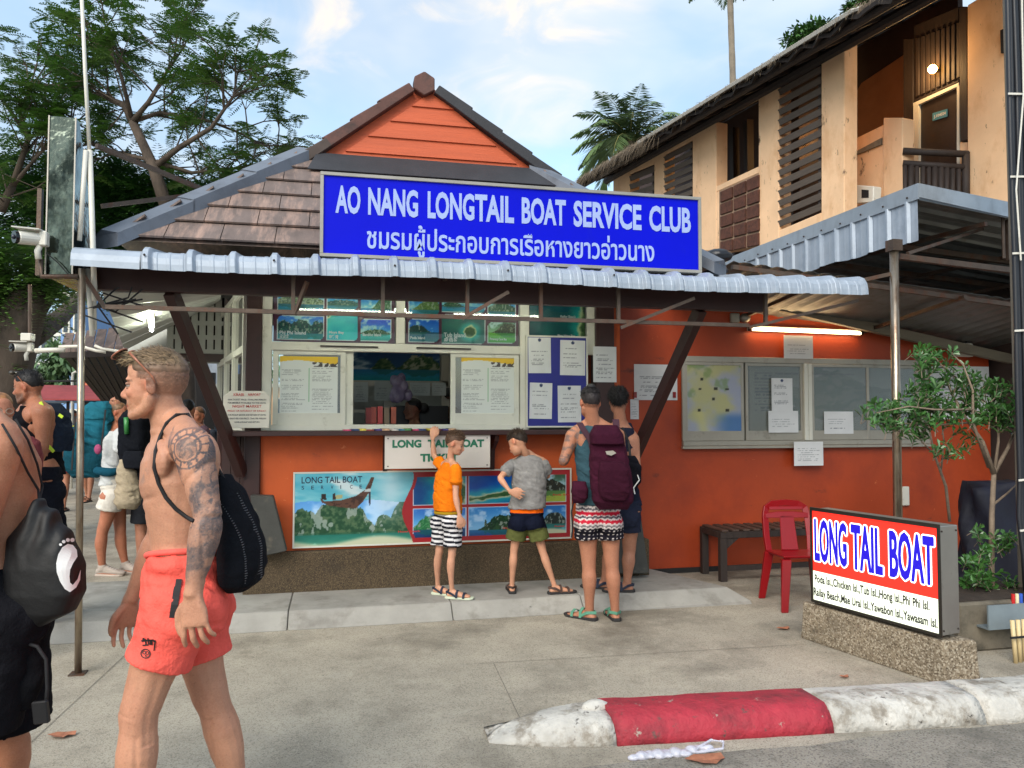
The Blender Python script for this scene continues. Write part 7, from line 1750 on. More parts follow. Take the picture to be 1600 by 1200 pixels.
def garment(t, name, vols, vox, paint, disp=None, m=None, smooth=3):
    mb = MB()
    for v in vols: v(mb)
    return voxel(mb, name, vox, smooth, t, m or M_CLOTH, paint, disp)
def vlimb(pts, rad, **k): return lambda mb: limbv(mb, pts, rad, **k)
def vring(rings): return lambda mb: mb.loft([ering(*r) for r in rings])
def vell(c, ax, r): return lambda mb: ellip(mb, c, ax, r)
def shorts_vols(J, S, thigh=.62, w=1.0, top=.08, flare=1.12, thick=1.0):
    side = (J['hipR'] - J['hipL']).normalized(); F = UZ.cross(side); out = []
    tp_ = J['pelvis'].lerp(J['waist'], top / .13 if top < .13 else 1)
    out.append(vring([(J['pelvis'] - UZ * .09 * S, side, .13 * S * w, F, .105 * S * thick), (J['pelvis'] - UZ * .03 * S, side, .176 * S * w, F, .128 * S * thick, 24, 2.4), (J['pelvis'] + UZ * .05 * S, side, .172 * S * w, F, .122 * S * thick, 24, 2.4), (tp_, side, .155 * S * w, F, .110 * S * thick, 24, 2.4)]))
    for q in 'LR':
        hp, kn = J['hip' + q], J['kn' + q]; e = hp.lerp(kn, thigh)
        def fn(mb, hp=hp, e=e, kn=kn):
            d = (kn - hp).normalized(); a, b = basis(d, side); r0, r1 = .108 * S * w * thick, .094 * S * w * flare * thick
            mb.loft([ering(hp - d * .03 * S, a, r0 * .9, b, r0 * .95, 22), ering(hp.lerp(e, .3), a, r0, b, r0 * 1.02, 22), ering(hp.lerp(e, .7), a, r1 * .98, b, r1 * 1.02, 22), ering(e, a, r1, b, r1 * 1.04, 22)])
            ellip(mb, hp - F * -.0 - UZ * .02 * S, (side, F, UZ), (.10 * S * w, .118 * S * w * thick, .10 * S)); ellip(mb, hp - F * .055 * S - UZ * .03 * S, (side, F, UZ), (.099 * S * w, .090 * S * w, .10 * S))
        out.append(fn)
    return out
# ---------------------------------------------------------------- 1. tattooed man in coral shorts, walking left
def jd(**k): return {a: aD(*v) for a, v in k.items()}
S1 = 1.05
J = jd(head=(245, 604, 2.60), neck=(272, 668, 2.62), chest=(284, 752, 2.61), waist=(285, 842, 2.60), pelvis=(290, 915, 2.60),
       shL=(301, 693, 2.43), shR=(270, 694, 2.80), elL=(325, 808, 2.37), wrL=(301, 930, 2.34), elR=(248, 838, 2.86), wrR=(204, 938, 2.80),
       hipL=(284, 940, 2.50), hipR=(298, 940, 2.71), knL=(218, 1112, 2.46), knR=(331, 1092, 2.72), anL=(178, 1330, 2.46), anR=(372, 1290, 2.76))
J['anL'].z = .11; J['anR'].z = .15
FW = (-CR * 1.0 - CF * .06).normalized()
J['toL'] = J['anL'] + FW * .2; J['toR'] = J['anR'] + FW * .2
el_, wr_, sh_ = J['elL'], J['wrL'], J['shL']
def tattoo(co, nv, c, L, ax, Sh):
    dU, tU = segd(co, sh_ + UZ * .03, el_); dF, tF = segd(co, el_, wr_); r = np.array(CR); u = co @ r; v = co[:, 2]
    arm = ((dU < .085) | ((dF < .06) & (tF < .92))) & ((co - np.array(E0)) @ np.array(CF) < 2.5)
    p = co - np.array(E0); dep = p @ np.array(CF); px = 800 + 1200 * (p @ r) / dep; z = v
    ink = np.zeros(len(co)); ctr = aD(297, 700, 2.40); du = u - float(Vector(ctr).dot(CR)); dz = z - ctr.z; rad = np.hypot(du, dz); ang = np.arctan2(dz, du)
    n1 = fbm(u * 26, z * 26, 2); n2 = fbm(u * 70 + n1 * 3, z * 70, 5); flow = np.sin((u * 60 + z * 35) + n1 * 16)
    # clock ring with numeral ticks
    ring = ((np.abs(rad - .062) < .0035) | (np.abs(rad - .042) < .003)) * 1.0; tick = ((rad > .044) & (rad < .060) & (np.abs(np.sin(ang * 6)) > .93)) * .9
    gear = (rad < .034) * (.45 + .5 * (np.sin(ang * 5 + rad * 190) > 0)); ink = np.maximum.reduce([ring * .9, tick, gear * .75]) * (dz > -.075)
    # drifting feathers, petals and smoke down the sleeve
    body = (rad > .062) * (.30 + .55 * sstep(.45, .62, n1) + .25 * (np.abs(flow) < .22)) * (dz < .05)
    pale = sstep(.60, .72, fbm(u * 17 + 4, z * 11 + 2, 9)); body = body * (1 - .95 * pale); edge = np.abs(fbm(u * 17 + 4, z * 11 + 2, 9) - .60) < .012; body = np.maximum(body, edge * .85)
    ink = np.maximum(ink, body)
    fade = sstep(.92, .72, tF) * np.where(dF < dU, 1, 1); top = sstep(sh_.z + .075, sh_.z + .03, z)
    fore = (dF < dU); ink = ink * np.where(fore, sstep(.95, .62, tF), 1) * np.where(fore, .85, top)
    c = mixc(c, arm * ink * .86, (62, 66, 74))
    c = mixc(c, sstep(.55, .8, fbm(u * 9, z * 7, 31)) * .16, (176, 112, 92)); c = mixc(c, (fbm(u * 160, z * 150, 8) > .80) * .25, (120, 78, 60))
    # light sketch on the chest, nipple, stubble, faded sides of the hair
    ch = aD(228, 745, 2.52); m = near(co, ch, .06) * (fbm(u * 40, z * 40, 21) > .52); c = mixc(c, m * .35, (110, 104, 104))
    c = mixc(c, near(co, aD(236, 757, 2.50), .0105) * 1.2, (142, 84, 74)); c = mixc(c, near(co, aD(222, 757, 2.60), .004), (140, 90, 80))
    q = co - np.array(L(0, 0, 0)); fs = q @ np.array(ax[1]) / Sh; us = q @ np.array(ax[2]) / Sh
    st = sstep(-.025, -.06, us) * sstep(-.005, .02, fs) * (fs < .11) * (us > -.13) * (np.linalg.norm(q, axis=1) < .16); c = mixc(c, st * (.22 + .25 * (n3(co, 160, 7) > 0)), (150, 108, 78))
    fa = sstep(-.09, .05, us) * sstep(.050, .035, fs) * (us < .14) * (np.linalg.norm(q, axis=1) < .16) * ((fs < .005) | (us > .018 + np.maximum(fs, 0) * .2)); c = mixc(c, fa * .95 * (.85 + .3 * n3(co, 150, 8)), (92, 68, 54))
    c = mixc(c, sstep(.5, 1., nv[:, 2]) * 0, (0, 0, 0))
    kn = near(co, J['knL'], .07) + near(co, J['knR'], .07); c = mixc(c, kn * .25, (176, 116, 96))
    return c
def sculpt1(co, nv):
    P = lambda p: np.array(p); h = np.zeros(len(co)); f = np.array(FW); u = (co - P(J['chest'])) @ f; z = co[:, 2]; s_ = (co - P(J['chest'])) @ np.array(CF)
    front = sstep(.02, .08, u) * (z < J['chest'].z - .02) * (z > J['pelvis'].z)
    for k in range(4): h -= front * .0035 * np.exp(-((z - (J['chest'].z - .10 - .065 * k)) / .008) ** 2) * sstep(.02, .05, np.abs(s_) + .03) * (np.abs(s_) < .08)
    h -= .005 * np.exp(-((z - (J['chest'].z - .055 + .25 * (.1 - u))) / .010) ** 2) * sstep(.0, .06, u) * (np.abs(s_) < .16)   # lower edge of the chest
    h -= .005 * np.exp(-(s_ / .010) ** 2) * sstep(.03, .07, u) * (z > J['waist'].z - .1)
    d, t = segd(co, sh_, el_); h -= .004 * np.exp(-((t - .52 - .12 * ((co - P(sh_)) @ f) / .05) / .05) ** 2) * (d < .085)   # deltoid to biceps
    d, t = segd(co, el_, wr_); h += .0016 * (d < .06) * sstep(.5, .72, fbm(co[:, 2] * 16, ((co - P(el_)) @ f) * 90, 4)); h -= .003 * np.exp(-(((co - P(el_)) @ f - .0) / .006) ** 2) * (d < .06) * (t > .1) * (t < .8)
    for q in 'LR':   # knee and calf
        kn = P(J['kn' + q]); w = near(co, kn + f * .05, .035); h += .004 * w; h -= .004 * near(co, kn + f * .045 - np.array((0, 0, .045)), .02) + .003 * near(co, kn + f * .045 + np.array((0, 0, .05)), .022)
        d, t = segd(co, J['kn' + q], J['an' + q]); h -= .003 * np.exp(-(((co - kn) @ f + .01) / .008) ** 2) * (d < .08) * (t > .1) * (t < .6)
        d, t = segd(co, J['hip' + q], J['kn' + q]); h -= .004 * np.exp(-(((co - P(J['hip' + q])) @ f + .02 - .1 * t) / .012) ** 2) * (d < .11) * (t > .3)
    h += .004 * np.exp(-((z - (J['neck'].z - .015 + .05 * np.abs(s_))) / .010) ** 2) * sstep(.0, .05, u) * (np.abs(s_) < .2)   # collarbone
    return nv * h[:, None]
man, L, ax, Sh = human('person', 'shirtless man with tattooed arm walking left in coral shorts', J, S1, .0042, (212, 166, 140), face=(FW - CF * .05), headup=UZ + FW * .02, build=1.02, smooth=5, paint=tattoo, sculpt=sculpt1,
    hands={'L': dict(along=(-UZ + CR * .10), back=(-CF * 1.0 - CR * .1), curl=.30, spread=.22, thumb=1), 'R': dict(along=(-UZ - CR * .18), back=(CF * .55 - CR * .8), curl=.42, spread=.2, thumb=-1)})
hair_cap(man, L, ax, Sh, (116, 96, 72), .0035, 'swept', n_str=9000, length=.022, strand_dir=(ax[1] * 1.0 + ax[2] * .1), back=.055, col2=(104, 80, 64), seed=4, edge=.012)
# fringe sweeping forward and up
fr_ = MB()
for k in range(1300):
    a = rnd.uniform(-.05, .05); p = L(a, .062 + rnd.uniform(-.03, .018), .095 + rnd.uniform(-.015, .012)); d = (ax[1] * rnd.uniform(.7, 1.1) + ax[2] * rnd.uniform(-.35, .45) + ax[0] * rnd.uniform(-.3, .3)).normalized() * rnd.uniform(.02, .05)
    w = ax[2] * .0012; fr_.add([p - w, p + w, p + d * .6 + w, p + d * .6 - w, p + d - UZ * .006], [(0, 1, 2, 3), (3, 2, 4)])
o = fr_.build('fringe', M_HAIR, man); set_paint(o.data, lin(np.array([(128 + 44 * math.sin(i // 5 * 1.7), 108 + 38 * math.sin(i // 5 * 1.7), 80 + 28 * math.sin(i // 5 * 1.7)) for i in range(len(o.data.vertices))]))); o['kind'] = 'stuff'
# shorts
def sh_paint(co, nv):
    c = np.tile(np.array((238, 98, 86.)), (len(co), 1)) * (1 + .06 * n3(co, 12, 2))[:, None]
    return c
sv = shorts_vols(J, S1, .56, 1.02, .075, .97, 1.03)
shr = garment(man, 'shorts', sv, .006, sh_paint, folds((.35, 0, 1), .0042, 34, 3), smooth=4)
MB().tube([p + Vector((0, 0, .0)) for p in ering(J['pelvis'].lerp(J['waist'], .60) + UZ * .01, (J['hipR'] - J['hipL']).normalized(), .150 * S1, UZ.cross((J['hipR'] - J['hipL']).normalized()), .110 * S1, 30)] + [], .010, 8).build('waistband', mat('coral_band', (238, 98, 86), .85, var=.08, scale=30, bump=.3, bscale=90), man, smooth=True)
# pocket stripe and small black print on the front leg
def on_mesh(obj, px, py):
    """where the ray of a photo pixel meets obj"""
    r = ray(px, py).normalized(); ok, loc, nrm, _ = obj.ray_cast(E0 + Vector((0, 0, 0)) - (obj.location + (obj.parent.location if obj.parent else Vector((0, 0, 0)))), r)
    return (loc + obj.location + (obj.parent.location if obj.parent else Vector((0, 0, 0))), nrm) if ok else (None, None)
bpy.context.view_layer.update()
st_ = MB()
pts = [on_mesh(shr, 279 - 9 * k / 6, 905 + 60 * k / 6) for k in range(7)]
for i in range(6):
    (p, n_), (q, m_) = pts[i], pts[i + 1]
    if p and q:
        w = CR * .011; st_.add([p - w + n_ * .0025, p + w + n_ * .0025, q + w + m_ * .0025, q - w + m_ * .0025], [(0, 1, 2, 3)])
if st_.v: st_.build('pocket_stripe', M_BLACK, man)
def decal(obj, cx, cy, polys, name, m, par, lift=.003):
    d = MB()
    for poly in polys:
        P = []
        for (x, y) in poly:
            p, n_ = on_mesh(obj, cx + x, cy + y)
            if p is None: break
            P.append(p + n_ * lift)
        else: d.add(P, [tuple(range(len(P)))])
    if d.v: return d.build(name, m, par)
circ = lambda r0, r1, n=20, cx=0, cy=0: [[(cx + r0 * math.cos(a), cy + r0 * math.sin(a)), (cx + r1 * math.cos(a), cy + r1 * math.sin(a)), (cx + r1 * math.cos(b), cy + r1 * math.sin(b)), (cx + r0 * math.cos(b), cy + r0 * math.sin(b))] for a, b in [(2 * math.pi * i / n, 2 * math.pi * (i + 1) / n) for i in range(n)]]
blob = lambda cx, cy, r, n=10: [[(cx + r * math.cos(2 * math.pi * i / n), cy + r * math.sin(2 * math.pi * i / n)) for i in range(n)]]
decal(shr, 228, 1021, circ(6.2, 7.8) + circ(1.8, 3.0, 10, -2.0, -1.5) + circ(1.8, 3.0, 10, 2.4, -1.0) + blob(.3, 3.6, 1.3), 'round_print', M_LK, man)
scr = [[(x0, y0), (x0 + w, y0 - .6), (x0 + w + sk_, y0 + h), (x0 + sk_, y0 + h + .6)] for x0, y0, w, h, sk_ in ((-12, -4, 11, 1.6, 1), (-9, -7.5, 3, 6, -1.6), (-6, -6, 2, 9, 1), (-2, -7, 2, 9, 1.4), (-4, -5, 12, 1.8, 0), (2, -4, 2, 7, .5), (4.5, -5, 2, 8, -1), (6.5, -4, 4, 2, 1), (9, -3, 2.2, 15, -2), (-10, 3, 9, 1.6, 1), (-1, 1, 7, 1.6, 0))]
decal(shr, 233, 1004, scr, 'script_print', M_LK, man)
# sunglasses pushed up on the head
gl = thing('sunglasses', 'tan framed sunglasses pushed up on the fair haired man', 'sunglasses', tuple(L(0, .1, .11)))
M_FR = mat('tortoise_frame', (150, 92, 66), .3, var=.25, scale=60); M_LENS = mat('brown_lens', (64, 58, 50), .08, var=.1, metal=.3)
for sg in (-1, 1):
    g0 = L(sg * .079, -.012, .030); g1 = L(sg * .078, .062, .108); MB().tube([L(sg * .080, -.022, .008), g0, g0.lerp(g1, .5), g1], [.0022, .0028, .0032, .0042], 8).build('temple', M_FR, gl, smooth=True)
    cc = L(sg * .036, .108, .106); e1, e2 = ax[0], (ax[1] * .62 - ax[2] * .5).normalized()
    MB().tube([cc + e1 * .032 * math.cos(a) + e2 * .027 * math.sin(a) for a in [2 * math.pi * i / 18 for i in range(19)]], .003, 6).build('rim', M_FR, gl, smooth=True)
    MB().slab([cc + e1 * .03 * math.cos(a) + e2 * .025 * math.sin(a) for a in [2 * math.pi * i / 18 for i in range(18)]], e1.cross(e2) * .0015).build('lens', M_LENS, gl)
MB().tube([L(-.006, .105, .112), L(.006, .105, .112)], .003, 6).build('bridge', M_FR, gl)
# drawstring bag on his back
db = thing('drawstring_bag', 'black mesh fronted drawstring bag on the tattooed mans back', 'bag', tuple(aD(378, 840, 2.62)))
def bpx(px, py, d=2.60): return aD(px, py, d)
gb = [vring([(bpx(352, 742), CR, .008, CF, .05), (bpx(362, 770), CR, .028, CF, .10), (bpx(372, 810), CR, .050, CF, .125), (bpx(379, 850), CR, .066, CF, .14), (bpx(381, 885), CR, .070, CF, .145), (bpx(377, 908), CR, .058, CF, .13), (bpx(372, 920), CR, .028, CF, .09)])]
def bagp(co, nv): return np.tile(np.array((22, 23, 27.)), (len(co), 1)) * (1 + .2 * n3(co, 20, 3))[:, None]
bag = garment(db, 'sack', gb, .006, bagp, folds((1, 0, .15), .004, 46, 5), smooth=3)
mesh_ = MB()
for k in range(36):
    t_ = k / 35; y = 775 + 130 * t_; x1_ = 372 + 40 * math.sin(min(1, t_ * 1.25) * 1.57) ; x0_ = x1_ - 30
    a, na = on_mesh(bag, x0_, y + 6); b, nb2 = on_mesh(bag, min(x1_ + 2, 412) - 3, y - 4)
    if a and b: mesh_.bar(a + na * .002, b + nb2 * .002, .0012, .003)
if mesh_.v: mesh_.build('mesh_ribs', mat('mesh_grey', (78, 80, 84), .5, var=.1), db)['kind'] = 'stuff'
cord = [bpx(345, 745, 2.50), bpx(330, 690, 2.42), bpx(312, 655, 2.42), bpx(290, 646, 2.46), bpx(266, 655, 2.46), bpx(250, 685, 2.455), bpx(243, 720, 2.45), bpx(248, 752, 2.44), bpx(264, 785, 2.42), bpx(286, 803, 2.42), bpx(302, 812, 2.47), bpx(345, 850, 2.58)]
body_ = [o for o in man.children if o.name.startswith('body')][0]
cs = []
for (px, py) in ((345, 700), (330, 678), (312, 660), (292, 648), (276, 650), (262, 662), (252, 682), (245, 705), (243, 730), (249, 755), (260, 777), (275, 795), (292, 808), (303, 814)):
    p, n_ = on_mesh(body_, px, py)
    if p: cs.append(p + n_ * .004)
MB().tube([bpx(356, 760, 2.56)] + cs, .0062, 8).build('cord', M_BLACK, db, smooth=True)

# ---------------------------------------------------------------- 2. shirtless man cut by the left edge
J2 = jd(head=(-78, 562, 2.55), neck=(-46, 640, 2.6), chest=(-12, 735, 2.6), waist=(-6, 855, 2.6), pelvis=(-2, 935, 2.6), shL=(0, 688, 2.42), shR=(-20, 690, 2.84), elL=(-28, 820, 2.40), wrL=(-60, 930, 2.36), elR=(-40, 820, 2.86), wrR=(-80, 930, 2.8),
        hipL=(-8, 960, 2.48), hipR=(4, 960, 2.7), knL=(-50, 1130, 2.46), knR=(6, 1125, 2.74), anL=(-90, 1340, 2.46), anR=(10, 1320, 2.8))
J2['anL'].z = .10; J2['anR'].z = .10; J2['toL'] = J2['anL'] + FW * .2; J2['toR'] = J2['anR'] + FW * .2
m2, L2, ax2, Sh2 = human('person', 'shirtless man with black foot print bag cut off by left edge', J2, 1.06, .008, (206, 152, 122), face=FW, build=1.12)
hair_cap(m2, L2, ax2, Sh2, (90, 70, 50), .008, n_str=0)
garment(m2, 'shorts', shorts_vols(J2, 1.06, 1.0, 1.1, .07, 1.2, 1.12), .009, (24, 24, 28), folds((.3, 0, 1), .004, 30, 9))
b2 = thing('drawstring_bag', 'black drawstring bag printed with a white bare foot at left edge', 'bag', tuple(aD(70, 880, 2.62)))
v2 = [vring([(bpx(60, 782, 2.50), CR, .012, CF, .02), (bpx(64, 800, 2.50), CR, .045, CF, .04), (bpx(66, 840, 2.50), CR, .098, CF, .06, 22, 2.6), (bpx(70, 885, 2.50), CR, .118, CF, .07, 22, 3.4), (bpx(72, 925, 2.50), CR, .118, CF, .07, 22, 3.4), (bpx(66, 955, 2.50), CR, .10, CF, .06, 22, 3), (bpx(48, 978, 2.50), CR, .04, CF, .04)])]
fb = garment(b2, 'sack', v2, .005, lambda co, nv: np.tile(np.array((9, 9, 11.)), (len(co), 1)), lambda co, nv: nv * (.006 * np.sin((co @ np.array(CR)) * 120 + n3(co, 5, 2) * 6) * sstep(aD(0, 900, 2.5).z, aD(0, 790, 2.5).z, co[:, 2]) + .003 * n3(co, 14, 4))[:, None], m=mat('nylon_black', (255, 255, 255), .6, var=.08, scale=9, attr=True, bump=.1, bscale=90))
bpy.context.view_layer.update()
W_ = mat('white_print', (220, 220, 218), .5, var=.06, scale=20)
sole = [(105, 850), (113, 852), (119, 860), (120, 870), (115, 878), (110, 884), (108, 896), (109, 910), (113, 914), (120, 905), (127, 888), (125, 905), (118, 918), (109, 925), (101, 920), (94, 908), (89, 894), (88, 880), (91, 866), (97, 855)]
quads = []
lf_ = [(105, 850), (97, 855), (91, 866), (88, 880), (89, 894), (94, 908), (101, 920), (109, 925)]; rt2 = [(113, 852), (119, 860), (120, 870), (114, 879), (109, 890), (108, 900), (109, 910), (113, 914)]
for i in range(7): quads.append([lf_[i], rt2[i], rt2[i + 1], lf_[i + 1]])
quads.append([(109, 925), (113, 914), (120, 905), (118, 918)]); quads.append([(118, 918), (120, 905), (125, 890), (124, 906)])
sub = []
for q in quads:   # subdivide so the print lies on the cloth
    for i in range(3):
        for j in range(3):
            f_ = lambda u, v: tuple((q[0][k] * (1 - u) + q[1][k] * u) * (1 - v) + (q[3][k] * (1 - u) + q[2][k] * u) * v for k in (0, 1))
            sub.append([f_(i / 3, j / 3), f_((i + 1) / 3, j / 3), f_((i + 1) / 3, (j + 1) / 3), f_(i / 3, (j + 1) / 3)])
for (x, y, r) in ((94.5, 851, 2.2), (99, 846.5, 2.6), (105, 844, 3.0), (112, 844, 3.4), (120, 848, 4.2)): sub += blob(x, y, r)
decal(fb, 0, 0, sub, 'foot_print', W_, b2, .0025)
body2 = [o for o in m2.children if o.name.startswith('body')][0]
for path in (((2, 668), (20, 700), (38, 735), (52, 765)), ((24, 655), (38, 690), (50, 725), (58, 760))):
    P = []
    for px, py in path:
        p, n_ = on_mesh(body2, px, py); P.append(p + n_ * .016 if p else bpx(px, py, 2.50))
    MB().tube(P + [bpx(61, 784, 2.5)], .004, 6).build('cord', M_BLACK, b2, smooth=True)
pb = thing('hip_pouch', 'black hip pouch with dangling buckle strap low at left edge', 'bag', tuple(aD(40, 1060, 2.5)))
garment(pb, 'pouch', [vring([(bpx(30, 1005, 2.5), CR, .05, CF, .03), (bpx(34, 1030, 2.5), CR, .072, CF, .05), (bpx(32, 1070, 2.5), CR, .075, CF, .05), (bpx(18, 1108, 2.5), CR, .06, CF, .04)])], .006, (22, 22, 25), folds((0, 0, 1), .003, 50, 2))
MB().tube([bpx(40, 1005, 2.46), bpx(58, 1010, 2.46), bpx(72, 1030, 2.46), bpx(74, 1075, 2.46), bpx(70, 1125, 2.46)], [.006] * 5, 8).build('strap', M_BLACK, pb, smooth=True)
MB().bar(bpx(62, 1095, 2.45), bpx(66, 1130, 2.45), .05, .018, up=CF).build('buckle', mat('buckle_plastic', (28, 28, 30), .3), pb, .004)

# ---------------------------------------------------------------- 3. boy in orange shirt reaching for the counter
def stripes(dirv, freq, a, b, ph=0.0):
    d = np.array(Vector(dirv).normalized())
    return lambda co, nv: np.where((np.modf((co @ d) * freq + ph + 10)[0] < .5)[:, None], np.array(a, float), np.array(b, float))
zb_s = .115
def ground_feet(J, z):
    for q in 'LR': J['an' + q].z = z + .075
FB = (CR * .75 + CF * .55).normalized()
S3 = .76
J3 = jd(head=(710, 694, 6.28), neck=(704, 722, 6.33), chest=(700, 748, 6.33), waist=(699, 778, 6.33), pelvis=(700, 800, 6.33), shL=(691, 727, 6.42), shR=(712, 729, 6.20), elL=(678, 712, 6.50), wrL=(676, 685, 6.52), elR=(712, 776, 6.16), wrR=(718, 806, 6.14),
        hipL=(690, 812, 6.38), hipR=(709, 812, 6.26), knL=(686, 862, 6.34), knR=(706, 866, 6.22), anL=(684, 912, 6.40), anR=(706, 918, 6.26))
ground_feet(J3, zb_s); J3['toL'] = J3['anL'] + (CR * .8 - CF * .3) * .2; J3['toR'] = J3['anR'] + (CR * .9 - CF * .2) * .2
b3, L3, ax3, Sh3 = human('person', 'small boy in orange shirt and striped shorts reaching up to the counter', J3, S3, .0065, (224, 178, 152), face=(CR * .85 - CF * .05 - UZ * .28), child=True, build=.92, headup=UZ + CR * .2,
    hands={'L': dict(along=(UZ + CR * .1 + CF * .1), back=(-CF), curl=.5, spread=.2, thumb=1), 'R': dict(along=(-UZ + CR * .1), back=(-CF * .9 + CR * .3), curl=.45, thumb=-1)}, smooth=4)
hair_cap(b3, L3, ax3, Sh3, (84, 62, 46), .006, 'short', n_str=6000, length=.024, back=-.03, child=True, col2=(92, 68, 52), seed=11)
sd3 = (J3['shR'] - J3['shL']).normalized(); F3 = UZ.cross(sd3)
garment(b3, 'shirt', [vring([(J3['neck'] - UZ * .0, sd3, .062, F3, .055), (J3['neck'] - UZ * .035, sd3, .115, F3, .078), (J3['chest'] + UZ * .03, sd3, .142, F3, .102), (J3['chest'] - UZ * .05, sd3, .136, F3, .108), (J3['waist'], sd3, .136, F3, .112), (J3['pelvis'] + UZ * .015, sd3, .142, F3, .118)]),
    vlimb([J3['shL'] - UZ * .005, J3['shL'].lerp(J3['elL'], .5)], [.046, .050, .050]), vlimb([J3['shR'] - UZ * .005, J3['shR'].lerp(J3['elR'], .52)], [.048, .052, .054])], .0065, lambda co, nv: np.tile(np.array((226, 118, 22.)), (len(co), 1)) * (1 + .1 * n3(co, 14, 3))[:, None], folds((.4, 0, 1), .0042, 40, 21), smooth=3)
garment(b3, 'shorts', shorts_vols(J3, S3, .80, .95, .05, 1.15, .95), .0065, stripes((.08, 0, 1), 27, (206, 204, 206), (22, 22, 32)), folds((1, .2, 0), .003, 50, 2), smooth=2)
garment(b3, 'undershirt_hem', [vring([(J3['pelvis'] + UZ * .012, sd3, .138, F3, .112), (J3['pelvis'] - UZ * .012, sd3, .140, F3, .114)])], .006, (160, 128, 30))
def shoe(t, an, to, z, S, sole_c, up_c, straps=True, closed=False, strap_c=None):
    d = (to - an); d.z = 0; d.normalize(); s = d.cross(UZ); c = Vector((an.x, an.y, z)) 
    rr = lambda t_, w, h0, h1: [c + d * t_ * S + s * w * S + UZ * h0, c + d * t_ * S + s * w * S + UZ * h1, c + d * t_ * S - s * w * S + UZ * h1, c + d * t_ * S - s * w * S + UZ * h0]
    MB().loft([rr(-.07, .022, .001, .024 * S), rr(-.05, .038, .001, .026 * S), rr(.0, .038, .001, .024 * S), (rr(.08, .042, .001, .020 * S)), rr(.15, .052, .001, .02 * S), rr(.20, .046, .001, .022 * S), rr(.232, .024, .006, .024 * S)]).build('sole', sole_c, t, .003 * S)
    if closed:
        mb = MB(); foot_vol(mb, Vector((an.x, an.y, 0)) , to, S * 1.14, z + .012); limbv(mb, [c + UZ * .06 * S, c + UZ * .115 * S], [.048 * S, .046 * S]); voxel(mb, 'upper', .007, 3, t, M_CLOTH, up_c)
        la = MB()
        for k in range(4): p = c + d * (.07 + k * .025) * S + UZ * (.098 - .010 * k) * S; la.tube([p - s * .025 * S, p + UZ * .006, p + s * .025 * S], .003 * S, 5)
        la.build('laces', M_PAPER, t); 
    else:
        for t_, h_, w_ in ((.135, .058, .054), (.06, .078, .046)):
            p = c + d * t_ * S; P = [p + s * w_ * S + UZ * .015 * S, p + s * w_ * .9 * S + UZ * h_ * .75 * S, p + UZ * h_ * 1.08 * S, p - s * w_ * .9 * S + UZ * h_ * .75 * S, p - s * w_ * S + UZ * .015 * S]
            MB().loft([[q + d * .012 * S, q + d * .012 * S + UZ * .004, q - d * .012 * S + UZ * .004, q - d * .012 * S] for q in P]).build('strap', strap_c or up_c, t)
        P = [c + d * .05 * S + s * .044 * S + UZ * .03 * S, c + s * .046 * S + UZ * .06 * S, c - d * .062 * S + UZ * .062 * S, c - s * .046 * S + UZ * .06 * S, c + d * .05 * S - s * .044 * S + UZ * .03 * S]
        MB().loft([[q + UZ * .011 * S, q + UZ * .011 * S + (q - c).normalized() * .004, q - UZ * .011 * S + (q - c).normalized() * .004, q - UZ * .011 * S] for q in P]).build('heel_strap', strap_c or up_c, t)
M_NAV = mat('navy_strap', (26, 34, 54), .7, var=.2, scale=40); M_LIME = mat('white_sole', (196, 204, 180), .6, var=.1); M_BRS = mat('brown_strap', (74, 54, 46), .7, var=.2, scale=40); M_GRS = mat('sage_strap', (84, 140, 116), .7, var=.15, scale=40); M_DKS = mat('dark_sole', (40, 38, 38), .8, var=.1)
for q in 'LR': shoe(man, J['an' + q], J['to' + q], 0, 1.05, M_DKS, M_BLACK); shoe(m2, J2['an' + q], J2['to' + q], 0, 1.05, M_DKS, M_BLACK)
for q in 'LR': shoe(b3, J3['an' + q], J3['to' + q], zb_s, S3 * 1.05, M_LIME, M_NAV)

# ---------------------------------------------------------------- 4. boy in grey shirt, hand behind his back
J4 = jd(head=(810, 693, 6.36), neck=(824, 712, 6.42), chest=(827, 742, 6.42), waist=(826, 775, 6.42), pelvis=(823, 798, 6.42), shL=(803, 722, 6.44), shR=(848, 720, 6.42), elL=(781, 747, 6.30), wrL=(797, 768, 6.24), elR=(856, 745, 6.48), wrR=(846, 728, 6.62),
        hipL=(811, 812, 6.42), hipR=(835, 812, 6.42), knL=(803, 860, 6.44), knR=(848, 862, 6.42), anL=(800, 912, 6.46), anR=(866, 913, 6.42))
ground_feet(J4, zb_s); J4['toL'] = J4['anL'] + CF * .2 - CR * .02; J4['toR'] = J4['anR'] + (CR * .9 + CF * .25) * .2
b4, L4_, ax4, Sh4 = human('person', 'boy in grey shirt with one hand behind his back at the counter', J4, .80, .0065, (224, 176, 148), face=(-CR * .75 + CF * .45 - UZ * .55), headup=UZ + CF * .3, child=True, build=.92,
    hands={'L': dict(along=(CR * .75 - UZ * .25), back=(-CF), curl=.25, spread=.25, thumb=-1)}, smooth=4)
hair_cap(b4, L4_, ax4, Sh4, (62, 48, 38), .006, 'short', n_str=6000, length=.034, back=-.04, child=True, seed=13)
sd4 = (J4['shR'] - J4['shL']).normalized(); F4 = UZ.cross(sd4)
